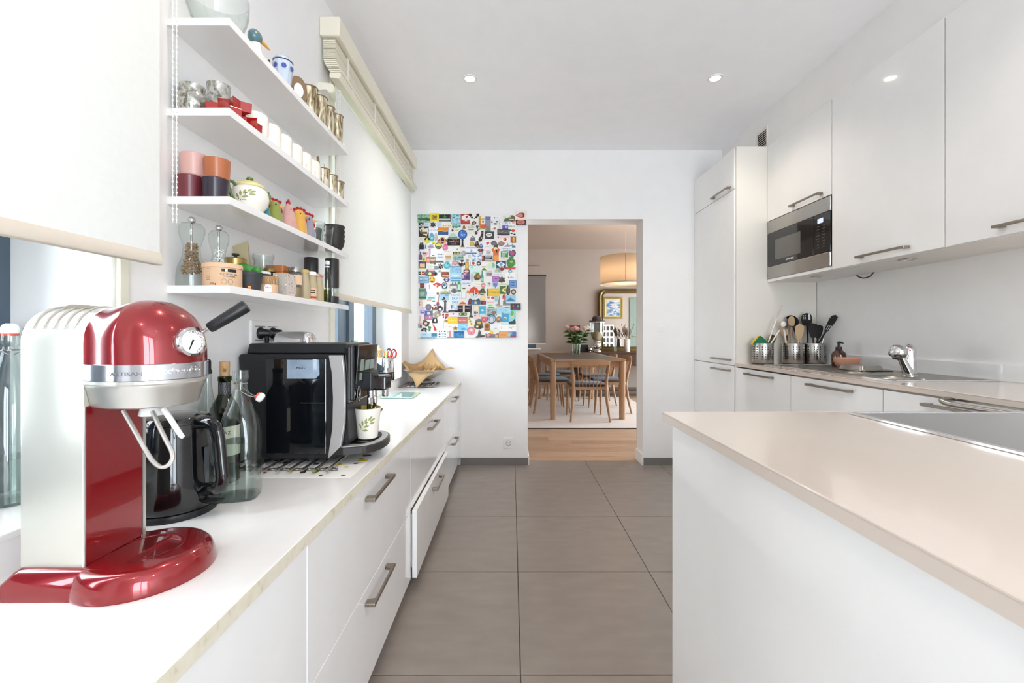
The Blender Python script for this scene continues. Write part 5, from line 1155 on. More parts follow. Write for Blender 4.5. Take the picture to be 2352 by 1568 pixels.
mk('nylon_black', '1e1c1d', .45)
stick('serving_spoon', 'large black ladle at the back of the pots', 'ladle', (P3[0]-.03, P3[1]+.035, bz), (1.862, 2.915, 1.205), lambda t, A, L: (shaft(t, A, L, .006, 'nylon_black', 0, .8), obj('ladle_cup', G().lathe([(0, -.02), (.03, -.012), (.042, .008), (.04, .008), (.028, -.009), (0, -.016)], n=24).xf(A @ TR(0, 0, L*.88) @ RM('X', 1.2)), 'nylon_black', t)))
stick('slotted_turner', 'black slotted spoon with white logo on its tip', 'turner', (P3[0]-.012, P3[1]+.030, bz), (1.968, 2.905, 1.225), spoon(.036, .085, .004, 'nylon_black', .30, [(a, b, .0022, .0022) for a in (-.6, -.3) for b in (.55, .68, .8)]+[(.45, .68, .006, .02)]))
stick('slotted_turner', 'black turner with rows of small holes', 'turner', (P3[0]-.018, P3[1]-.03, bz), (1.955, 2.825, 1.155), spoon(.036, .095, .004, 'nylon_black', .24, hl))
stick('turner', 'plain black turner between the other black tools', 'turner', (P3[0]+.005, P3[1]-.005, bz), (2.015, 2.850, 1.145), spoon(.032, .09, .004, 'nylon_black', .24))
stick('slotted_turner', 'wide black fish slice leaning on the wall', 'turner', (P3[0]-.02, P3[1]+.03, bz), (2.040, 2.74, 1.205), spoon(.028, .12, .004, 'nylon_black', .22, [(-.3, .25, .0016, .016), (.15, .25, .0016, .016), (.55, .25, .0016, .016)]))
stick('masher_handle', 'short grey metal handle in the black utensil pot', 'handle', (P3[0]+.02, P3[1]-.035, bz), (2.02, 2.825, 1.055), lambda t, A, L: shaft(t, A, L, .006, 'steel'))
# ================================================================== dining room
rug = thing('area_rug', 'large pale taupe rug under the dining table', 'rug', (.95, 6.35, 0))
obj('pile', G().box(-1.35, 1.0, -1.385, 1.0, .0005, .009), 'rug', rug, smooth=False); obj('border', G().box(-1.35, 1.0, -1.400, -1.3855, .0005, .010), 'dark_grey', rug, smooth=False)
RZ = .0095
t = thing('dining_table', 'oak dining table with a dark grey inlaid top', 'table', (.925, 6.33, RZ), .035); hx, hy, ht = .475, .90, .757
obj('top_frame', G().box(-hx, -hx+.055, -hy, hy, ht-.032, ht).box(hx-.055, hx, -hy, hy, ht-.032, ht).box(-hx+.055, hx-.055, -hy, -hy+.055, ht-.032, ht).box(-hx+.055, hx-.055, hy-.055, hy, ht-.032, ht), 'wood_light', t, smooth=False, bevel=.006)
obj('inlay', G().box(-hx+.0555, hx-.0555, -hy+.0555, hy-.0555, ht-.03, ht+.0005), 'table_inlay', t, smooth=False)
for s in (-1, 1):
    obj('apron', G().box(-hx+.05, hx-.05, s*(hy-.035)-.011, s*(hy-.035)+.011, ht-.105, ht-.033), 'wood_light', t, smooth=False)
    obj('apron', G().box(s*(hx-.035)-.011, s*(hx-.035)+.011, -hy+.05, hy-.05, ht-.105, ht-.033), 'wood_light', t, smooth=False)
    for q in (-1, 1):
        obj('leg', G().loft([sq(.034+.004*f, 3.2, (ht-.033)*f, 20, 0, (s*(hx-.038), q*(hy-.038))) for f in (0, .4, .8, 1)]), 'wood_light', t, ang=50)

def make_chair():
    t = thing('dining_chair', 'x', 'chair', (0, 0, RZ), 0, 'oak spindle-back dining chairs')
    obj('seat_frame', G().prism(rrect(-.235, .235, -.20, .235, .03), .385, .420), 'wood_light', t, bevel=.003)
    obj('cushion', G().loft([[(x, y, z) for x, y in rrect(-.23-o, .23+o, -.195-o, .232+o, .04)] for z, o in ((.4205, -.004), (.432, .004), (.444, 0), (.452, -.02))]), 'seat_fabric', t, ang=60)
    for s in (-1, 1):
        obj('leg', G().tube([(s*.225, .225, 0), (s*.218, .205, .21), (s*.212, .19, .40)], [.013, .018, .020], 12), 'wood_light', t)
        obj('leg', G().tube([(s*.240, -.270, 0), (s*.212, -.225, .22), (s*.198, -.205, .40), (s*.205, -.225, .52), (s*.225, -.265, .70)], [.013, .019, .022, .018, .014], 12), 'wood_light', t)
    n = 16; top, bot = [], []
    R = []
    for i in range(n+1):
        u = -1+2*i/n; x = .235*u; y = -.300+.035*u*u; h0, h1 = .688+.012*u*u, .768-.028*u*u
        R.append([(x, y-.011, h0), (x, y+.009, h0), (x, y+.004, h1), (x, y-.013, h1)])
    obj('top_rail', G().loft(R), 'wood_light', t, ang=50, bevel=.004)
    for k in range(7):
        u = -1+2*k/6
        obj('spindle', G().tube([(.128*u, -.20, .40), (.140*u, -.235, .55), (.158*u, -.292+.02*u*u, .70)], [.0062, .0062, .0055], 8), 'wood_light', t)
    obj('back_apron', G().box(-.2, .2, -.222, -.198, .385, .422), 'wood_light', t, smooth=False)
    return t
ch0 = make_chair()
spots = [(.960, 5.555, 0, 'oak spindle chair at the table end facing away from the kitchen doorway'), (.555, 6.115, -PI/2+.06, 'oak spindle chair on the window side of the table, by the near leg'), (.53, 6.73, -PI/2, 'oak spindle chair on the window side, farther along the table'),
         (1.345, 6.10, PI/2, 'oak spindle chair on the mirror side of the table, by the near leg'), (1.30, 6.73, PI/2, 'oak spindle chair on the mirror side, farther along the table'), (.80, 7.24, PI, 'oak spindle chair at the far end of the table by the wall')]
for i, (x, y, a, lab) in enumerate(spots):
    c = ch0 if i == 0 else copy_tree(ch0)
    c.location = (x, y, RZ); c.rotation_euler = (0, 0, a); c['label'] = lab

# vase of roses
tz = RZ+ht+.0006
t = thing('glass_vase', 'square clear glass vase on the dining table', 'vase', (.945, 6.36, tz))
obj('glass', G().loft([sq(.052, 4, 0), sq(.056, 4, .004), sq(.060, 4, .165), sq(.056, 4, .165), sq(.051, 4, .012)], True, True), 'bottle_glass', t, ang=50); obj('water', G().loft([sq(.050, 4, .013), sq(.053, 4, .09)]), 'water_thin', t)
rr = random.Random(9)
fl_pts = [(-.135, -.02, .385, 'cream rose leaning left out of the glass vase'), (-.02, -.05, .375, 'fullest cream rose, in the middle of the vase'), (.02, .03, .365, 'cream rose at the back of the vase'), (.125, .0, .37, 'cream rose leaning right out of the vase'), (.165, .03, .385, 'pinkish rose bud farthest to the right in the vase'), (-.05, .05, .36, 'cream rose half hidden behind the others')]
for x, y, z, lab in fl_pts:
    t = thing('cut_rose', lab, 'flower', (.945, 6.36, tz+.02), 0, 'roses in the glass vase')
    obj('stem', G().tube([(x*.15, y*.15, 0), (x*.35, y*.35, .16), (x, y, z-.02)], .003, 6), 'leaf_green', t)
    g = G()
    for ring, (m, r) in enumerate(((5, .016), (7, .030), (8, .044))):
        for k in range(m):
            a = 2*PI*k/m+ring*.4; c, s = math.cos(a), math.sin(a); w_ = .020+.006*ring
            P_ = lambda u, v: (x+c*(r*(.35+.65*v))-s*w_*u*(.5+.6*v)*(1-.3*v), y+s*(r*(.35+.65*v))+c*w_*u*(.5+.6*v)*(1-.3*v), z-.02+(.052-.010*ring)*v)
            g.add([P_(-1, 0), P_(1, 0), P_(1.1, .6), P_(.5, 1), P_(-.5, 1), P_(-1.1, .6)], [(0, 1, 2, 3, 4, 5)])
    o = obj('petals', g, 'petal', t, smooth=True, ang=80)
    for k in range(10):
        f = .45+.05*k; a = rr.random()*6.3; bx_, by_, bz_ = x*.35+(x-x*.35)*(f-.4)/.6*.8, y*.35+(y-y*.35)*(f-.4)/.6*.8, z*f-.02; l = .11
        tip = Vector((bx_+l*math.cos(a), by_+l*math.sin(a), bz_+.01)); mid = Vector((bx_, by_, bz_)).lerp(tip, .5); sd = Vector((-math.sin(a), math.cos(a), .2))*.026
        obj('leaf', G().add([(bx_, by_, bz_), mid+sd+Vector((0, 0, .02)), tip, mid-sd+Vector((0, 0, .02))], [(0, 1, 2, 3)]), 'leaf_green', t, smooth=False)

# lamp
LX, LY = 1.467, 5.6
t = thing('pendant_lamp', 'large cream drum pendant lamp over the dining table', 'lamp', (LX, LY, 1.72))
obj('shade', G().loft([[(.32*math.cos(a), .32*math.sin(a), z) for a in [2*PI*i/64 for i in range(64)]] for z in (0, .345)], False, False), 'shade_fabric', t, ang=80, solid=.002)
obj('diffuser', G().lathe([(0, .012), (.316, .012), (.316, .015), (0, .015)], n=48), 'shade_fabric', t)
for z in (0, .345): obj('hoop', G().tube([(.321*math.cos(a), .321*math.sin(a), z) for a in [2*PI*i/64 for i in range(64)]], .0025, 6, closed=True), 'cream_paint', t)
for a in (-1.83, .3, 2.4): obj('seam', G().box(.3205, .3222, -.002, .002, .002, .343).xf(Rz(a)), 'brass', t, smooth=False)
obj('cord', G().tube([(0, 0, .20), (0, 0, ZC-1.72)], .002, 6), 'white_fabric', t); obj('ceiling_rose', G().lathe([(.05, ZC-1.72), (.048, ZC-1.75), (0, ZC-1.752)], n=24), 'white_matt', t)
for a in (0, 2.09, 4.19): obj('spoke', G().tube([(0, 0, .33), (.318*math.cos(a), .318*math.sin(a), .34)], .002, 6), 'steel', t)
obj('bulb', G().sph((0, 0, .16), .03, 14, 10), 'lamp_glow', t); obj('holder', G().lathe([(0, .185), (.02, .185), (.018, .24), (0, .24)], n=16), 'white_plastic', t)
l = bpy.data.lights.new('pendant_bulb', 'POINT'); l.energy = 7; l.color = (1, .80, .60); l.shadow_soft_size = .035
o = bpy.data.objects.new('pendant_bulb', l); COL.objects.link(o); o.parent = t; o.location = (0, 0, .115)

# blind on the far window
t = thing('panel_blind', 'grey translucent blind on the dining room window', 'blind', (-.045, 7.80, .894))
obj('fabric', G().box(-.655, .655, -.001, .0, .015, 1.225), 'grey_blind', t, smooth=False); obj('bottom_bar', G().box(-.655, .655, -.006, .004, 0, .015), 'white_matt', t, smooth=False)
obj('top_tube', G().tube([(-.66, .012, 1.226), (.665, .012, 1.226)], .016, 14), 'dark_grey', t)
t = thing('roller_cassette', 'flat painted box on the wall over the dining blind', 'box', (-.15, 7.85, 2.135)); obj('front_panel', G().box(-.6, .66, -.03, 0, 0, .16), 'dining_paint', t, smooth=False, bevel=.003); obj('end_cap', G().box(.6605, .664, -.031, 0, -.001, .161), 'dining_ceiling', t, smooth=False)

# console with drawers below the mirror
t = thing('console_sideboard', 'dark wooden console with drawers along the far wall', 'sideboard', (2.12, 7.60, 0))
obj('top', G().box(-1.05, 1.05, -.225, .225, .745, .770), 'wood_dark', t, smooth=False, bevel=.004); obj('case', G().box(-1.02, 1.02, -.20, .215, .535, .745), 'wood_dark', t, smooth=False)
for k in range(4):
    d = obj('drawer', G().box(-1.0+.505*k, -.51+.505*k, -.212, -.20, .55, .735), 'wood_dark', t, smooth=False, bevel=.003); obj('knob', G().sph((-.755+.505*k, -.222, .645), .011, 10, 8), 'brass', d)
for sx_ in (-1, 1):
    for sy_ in (-1, 1): obj('leg', G().box(sx_*.98-.03, sx_*.98+.03, sy_*.17-.03, sy_*.17+.03, 0, .535), 'wood_dark', t, smooth=False)
obj('stretcher', G().box(-.98, .98, -.16, .16, .10, .13), 'wood_dark', t, smooth=False)
CZ = .7703
# mirror (real reflection of the wall beside the doorway)
t = thing('gilt_mirror', 'large gilt mirror with rounded corners standing on the console', 'mirror', (2.05, 7.80, CZ)); mw, mh, r_ = .49, 1.115, .12
def mo(o): return [(x, z) for x, z in [(-mw-o, 0-o*.0), (mw+o, 0)]]+[(mw-r_+(r_+o)*math.cos(a), mh-r_+(r_+o)*math.sin(a)) for a in [PI/2*i/8 for i in range(9)]]+[(-mw+r_+(r_+o)*math.cos(a), mh-r_+(r_+o)*math.sin(a)) for a in [PI/2+PI/2*i/8 for i in range(9)]]
def fr_ring(o0, y0, z_off=0): return [(x, y0, max(z, .0)+z_off) for x, z in mo(o0)]
inner = lambda o: [(x, y_, z) for x, z in [(-mw+.085+o, .075-o), (mw-.085-o, .075-o)]+[(mw-.085-o-.06+.06*math.cos(a), mh-.085-o-.06+.06*math.sin(a)) for a in [PI/2*i/8 for i in range(9)]]+[(-mw+.085+o+.06+.06*math.cos(a), mh-.085-o-.06+.06*math.sin(a)) for a in [PI/2+PI/2*i/8 for i in range(9)]] for y_ in (0,)]
def innr(o, y): return [(x, y, z) for x, _, z in inner(o)]
obj('frame', G().loft([fr_ring(0, .03), fr_ring(0, .0), fr_ring(-.012, -.022), [(x*.945, -.026, .04+z*.945) for x, z in mo(0)], [(x*.90, -.012, .06+z*.915) for x, z in mo(0)], innr(-.006, -.020), innr(0, -.004), innr(0, .01)], True, False), 'gold_frame', t, ang=35)
obj('glass', G().prism([(x, z) for x, _, z in inner(-.004)], .002, .006, 'y'), 'mirror', t, smooth=False)

# things on the console
t = thing('glass_urn', 'tall antique glass dispenser urn with chrome base', 'urn', (1.475, 7.52, CZ))
obj('chrome_base', G().lathe([(0, 0), (.075, 0), (.075, .018), (.055, .035), (.045, .05), (.058, .075), (.070, .11), (.062, .145), (.050, .16), (.058, .175), (.055, .19), (0, .19)], n=32), 'chrome', t)
obj('glass', G().lathe([(.055, .19), (.09, .235), (.112, .29), (.118, .36), (.118, .50), (.115, .50), (.114, .36), (.108, .292), (.086, .238), (.050, .195)], n=36), 'bottle_glass', t, ang=60)
obj('contents', G().lathe([(0, .20), (.05, .20), (.085, .245), (.105, .295), (.112, .34), (.0, .345)], n=30), 'milk_beige', t)
obj('chrome_rim', G().lathe([(.110, .50), (.128, .502), (.128, .516), (.11, .52), (0, .52)], n=36), 'chrome', t); obj('spigot', G().tube([(-.05, -.04, .10), (-.08, -.06, .098), (-.09, -.065, .075)], .008, 8), 'chrome', t)
t = thing('bowler_hat', 'brown bowler hat sitting on the glass urn', 'hat', (1.475, 7.52, CZ+.5205)); mk('felt_brown', '4b3a33', .9, sheen=.3)
obj('crown', G().lathe([(.088, .004), (.09, .03), (.083, .07), (.06, .093), (0, .10)], n=28), 'felt_brown', t, ang=70); obj('brim', G().lathe([(.07, .0), (.13, .002), (.140, .012), (.136, .016), (.125, .008), (.088, .006)], n=32), 'felt_brown', t, ang=70)
t = thing('grass_vase', 'white cylinder vase with dried grasses on the console', 'vase', (1.99, 7.50, CZ)); obj('vase_body', G().lathe([(0, 0), (.046, 0), (.048, .004), (.048, .214), (.044, .216), (.042, .21), (.042, .01), (0, .01)], n=32), 'white_ceramic', t)
mk('dried_grass', 'a08a72', .9, noise=(30, .2)); mk('dried_dark', '6b5646', .9)
for k in range(14):
    a, sp_ = rr.random()*6.3, .05+.12*rr.random(); hgt = .36+.12*rr.random(); e = (sp_*math.cos(a), sp_*math.sin(a), hgt)
    s_ = obj('grass_stem', G().tube([(0, 0, .03), (e[0]*.3, e[1]*.3, .22), (e[0]*.8, e[1]*.8, hgt*.85)], .0018, 5), 'dried_grass', t)
    g = G()
    for q in range(110):
        f = rr.random(); c0 = Vector((e[0]*(.55+.55*f), e[1]*(.55+.55*f), hgt*(.66+.34*f))); wd = .030*math.sin(PI*(.15+.8*f)); b = rr.random()*6.3
        tp = c0+Vector((wd*math.cos(b), wd*math.sin(b), .022)); sd = Vector((-math.sin(b), math.cos(b), 0))*.0022
        g.add([c0-sd, c0+sd, tp], [(0, 1, 2)])
    o_ = obj('plume', g, 'dried_grass' if k % 3 else 'dried_dark', t, smooth=False); o_['kind'] = 'stuff'
lat('slim_glass_vase', 'glass', 'slim clear glass vase beside the white vase', 'vase', (1.79, 7.50, CZ), [(0, .003), (.022, 0), (.024, .003), (.024, .24), (.022, .24), (.022, .008), (0, .008)], 'bottle_glass')
t = thing('black_speaker', 'small black box speaker on the console end', 'speaker', (1.24, 7.55, CZ)); obj('cabinet', G().box(-.08, .08, -.06, .06, 0, .12), 'black_plastic', t, smooth=False, bevel=.005); obj('grille', G().box(-.07, .07, -.062, -.0605, .01, .11), 'black_rubber', t, smooth=False)
t = thing('chrome_ball', 'small chrome ball ornament beside the urn', 'ornament', (1.345, 7.47, CZ)); obj('ball', G().sph((0, 0, .045), .04, 16, 12), 'chrome', t); obj('foot', G().lathe([(0, 0), (.02, 0), (.015, .01), (0, .01)], n=14), 'chrome', t)
mk('red_print', '9c2430', .5, noise=(20, .1)); t = thing('red_picture', 'small red picture hanging on the far dining wall', 'picture', (1.145, 7.85, 1.155)); obj('frame', G().box(-.09, .09, -.015, 0, -.075, .075), 'red_print', t, smooth=False); obj('print', G().box(-.07, .07, -.017, -.0155, -.055, .055), 'print_6', t, smooth=False)
# painting and photo panel on the doorway wall, seen in the mirror
ramp_mat('sea_painting', 'noise', [(.25, '26466e'), (.42, '4a79ac'), (.52, 'd8d4cc'), (.6, '7a8ea2'), (.8, '2f5a8f')], .6, (1.2, 1, 5), 2.2, 5, .8)
t = thing('sea_painting', 'blue seascape painting in a gold frame', 'painting', (2.75, 3.80, 1.775))
obj('frame', G().box(-.26, -.215, 0, .03, -.29, .29).box(.215, .26, 0, .03, -.29, .29).box(-.215, .215, 0, .03, .245, .29).box(-.215, .215, 0, .03, -.29, -.245), 'brass', t, smooth=False, bevel=.004); obj('mount', G().box(-.215, .215, 0, .012, -.245, .245), 'lid_yellow', t, smooth=False); obj('canvas', G().box(-.18, .18, .012, .014, -.21, .21), 'sea_painting', t, smooth=False)
t = thing('photo_panel', 'white panel of small framed photographs', 'picture', (2.62, 3.80, .98)); obj('panel', G().box(-.18, .16, 0, .02, -.34, .34), 'ink_white', t, smooth=False); obj('gold_edge', G().box(.16, .18, 0, .024, -.34, .34), 'brass', t, smooth=False)
for a in range(3):
    for b in range(4): obj('photo', G().box(-.15+.10*a, -.08+.10*a, .02, .022, -.29+.16*b, -.18+.16*b), 'dark_grey' if (a+b) % 3 else 'ink_grey', t, smooth=False)
mk('sage_door', '7d8a80', .5); d = struct('door_1', G().box(3.20, 4.0, 3.80, 3.83, 0, 2.05), 'sage_door'); struct('door_handle', G().tube([(3.28, 3.83, 1.0), (3.28, 3.87, 1.0), (3.38, 3.87, 1.0)], .008), 'brass', d)
# ================================================================== board of souvenir magnets
MY = YB-.012
t = thing('magnet_board', 'white metal board crowded with souvenir magnets', 'board', (-.365, YB, 1.566))
bx0, bx1 = pix(960, 0, 3.6)[0]+.365, pix(1187.5, 0, 3.6)[0]+.365; bz0, bz1 = pix(0, 776, 3.6)[2]-1.566, pix(0, 491, 3.6)[2]-1.566
obj('sheet', G().box(bx0, bx1, -.012, -.002, bz0, bz1), 'white_lacquer', t, smooth=False, bevel=.0015)
for s in ((bx0+.05, bz0+.05), (bx1-.05, bz0+.05), (bx0+.05, bz1-.05), (bx1-.05, bz1-.05)): obj('standoff', G().box(s[0]-.01, s[0]+.01, -.002, 0, s[1]-.01, s[1]+.01), 'steel', t, smooth=False)
def mcol(c):
    k = 'mg_'+c
    if k not in M:
        if ',' in c: a, b = c.split(','); mk(k, a, .4, noise=(90, .08, b))
        else: mk(k, c, .35)
    return k
HEART = [(0, -1), (.55, -.45), (.95, .1), (.95, .55), (.65, .85), (.3, .8), (0, .45), (-.3, .8), (-.65, .85), (-.95, .55), (-.95, .1), (-.55, -.45)]
SH = {'R': [(-1, -1), (1, -1), (1, 1), (-1, 1)], 'O': circ(1, 22), 'H': HEART, 'K': rrect(-1, 1, -1, 1, .3, 3),
      'D': circ(1, 14, 0, -1, 0, PI), 'B': [(-1, -1), (1, -1), (1, .1), (.4, .45), (.4, 1), (-.4, 1), (-.4, .45), (-1, .1)],
      'S': [(-.55, -1), (.55, -1), (.55, .3), (.8, .1), (1, .5), (.5, 1), (.2, .8), (-.2, .8), (-.5, 1), (-1, .5), (-.8, .1), (-.55, .3)],
      'X': [((1 if k % 2 == 0 else .5)*math.sin(PI*k/5), (1 if k % 2 == 0 else .5)*math.cos(PI*k/5)) for k in range(10)],
      'C': [((1 if k % 2 == 0 else .9)*math.sin(PI*k/21), (1 if k % 2 == 0 else .9)*math.cos(PI*k/21)) for k in range(42)],
      'L': [(-1, -.3), (-.7, -.9), (-.1, -1), (.5, -.85), (1, -.4), (.9, .2), (.55, .5), (.6, .9), (.1, 1), (-.4, .85), (-.6, .4), (-1, .2)],
      'M': [(-1, -.7), (-.4, -.6), (0, -1), (.3, -.55), (1, -.6), (.75, .1), (1, .6), (.35, .55), (0, 1), (-.3, .6), (-.95, .8), (-.75, .1)],
      'T': [(-1, -1), (1, -1), (.45, -.55), (.25, 1), (-.25, 1), (-.45, -.55)],
      'A': [(-1, -1), (1, -1), (1, -.2), (.6, .5), (0, 1), (-.6, .5), (-1, -.2)],
      'G': [(-.7, -1), (.1, -1), (.6, -.6), (.2, -.2), (.7, .9), (.45, 1), (-.05, -.1), (-.7, -.3), (-1, -.7)],
      'F': [(.9*math.sin(a)*(1-.18*math.cos(a)), math.cos(a)) for a in [2*PI*i/20 for i in range(20)]]}
_n = [0]
def mag(x0, y0, x1, y1, sh, col, label, *det):
    _n[0] += 1; k = _n[0]
    if len(label.split()) < 4: label += ' on the board'
    c = pix((x0+x1)/2, (y0+y1)/2, 3.594); hw, hh = (x1-x0)/2*3.594e-3*1.06, (y1-y0)/2*3.594e-3*1.06; th = .0035+.0005*(k*5 % 7)
    sg = SH[sh] if isinstance(sh, str) else sh
    o = obj('fridge_magnet', G().prism([(p[0]*hw, p[1]*hh) for p in sg], -th, 0, 'y'), mcol(col), smooth=False)
    o.location = (c[0], MY, c[2]); tag(o, label, 'magnet', 'souvenir magnets on the board')
    m = min(hw, hh)
    for i, d in enumerate(det):
        ya, yb_ = -th-.0004*(i+1), -th+.0002
        if d[0] == 't':
            text(d[4], d[3]*hh*2, mcol(d[5]), o, plane_fn((d[1]*hw, ya, d[2]*hh), (1, 0, 0), (0, 0, 1)), depth=.0002, sx=(d[6] if len(d) > 6 else 1))
            continue
        if d[0] == 'w':                                   # line of lettering too small to read in the photo
            g = G(); n = d[5]; rw = random.Random(k*31+i)
            for j in range(n):
                u = d[1]+d[3]*(-1+2*(j+.5)/n); q = d[3]/n*.72
                v0 = rw.random()
                if v0 < .35: g.prism([((u-q)*hw, (d[2]-d[4])*hh), ((u-q*.3)*hw, (d[2]-d[4])*hh), ((u-q*.3)*hw, (d[2]+d[4])*hh), ((u-q)*hw, (d[2]+d[4])*hh)], ya, yb_, 'y').prism([((u-q*.3)*hw, (d[2]+d[4]*.4)*hh), ((u+q)*hw, (d[2]+d[4]*.4)*hh), ((u+q)*hw, (d[2]+d[4])*hh), ((u-q*.3)*hw, (d[2]+d[4])*hh)], ya, yb_, 'y')
                else: g.prism([((u-q)*hw, (d[2]-d[4])*hh), ((u+q)*hw, (d[2]-d[4])*hh), ((u+q*(v0-.2))*hw, (d[2]+d[4])*hh), ((u-q)*hw, (d[2]+d[4])*hh)], ya, yb_, 'y')
            l_ = obj('lettering', g, mcol(d[-1]), o, smooth=False); l_['kind'] = 'stuff'; continue
        if d[0] == 'r': p = [((d[1]+a*d[3])*hw, (d[2]+b*d[4])*hh) for a, b in SH['R']]
        elif d[0] == 'c': p = [(d[1]*hw+a*d[3]*m, d[2]*hh+b*d[3]*m) for a, b in circ(1, 14)]
        elif d[0] == 'e': p = [((d[1]+a*d[3])*hw, (d[2]+b*d[4])*hh) for a, b in circ(1, 16)]
        elif d[0] == 'h': p = [(d[1]*hw+a*d[3]*m, d[2]*hh+b*d[3]*m) for a, b in HEART]
        elif d[0] == 'x': p = [(d[1]*hw+a*d[3]*m, d[2]*hh+b*d[3]*m) for a, b in SH['X']]
        else: p = [(a*hw, b*hh) for a, b in d[1]]
        obj('motif', G().prism(p, ya, yb_, 'y'), mcol(d[-1]), o, smooth=False)
W_, K_ = 'f2f1ec', '1c1a1a'
tri = lambda a, b, c: [a, b, c]
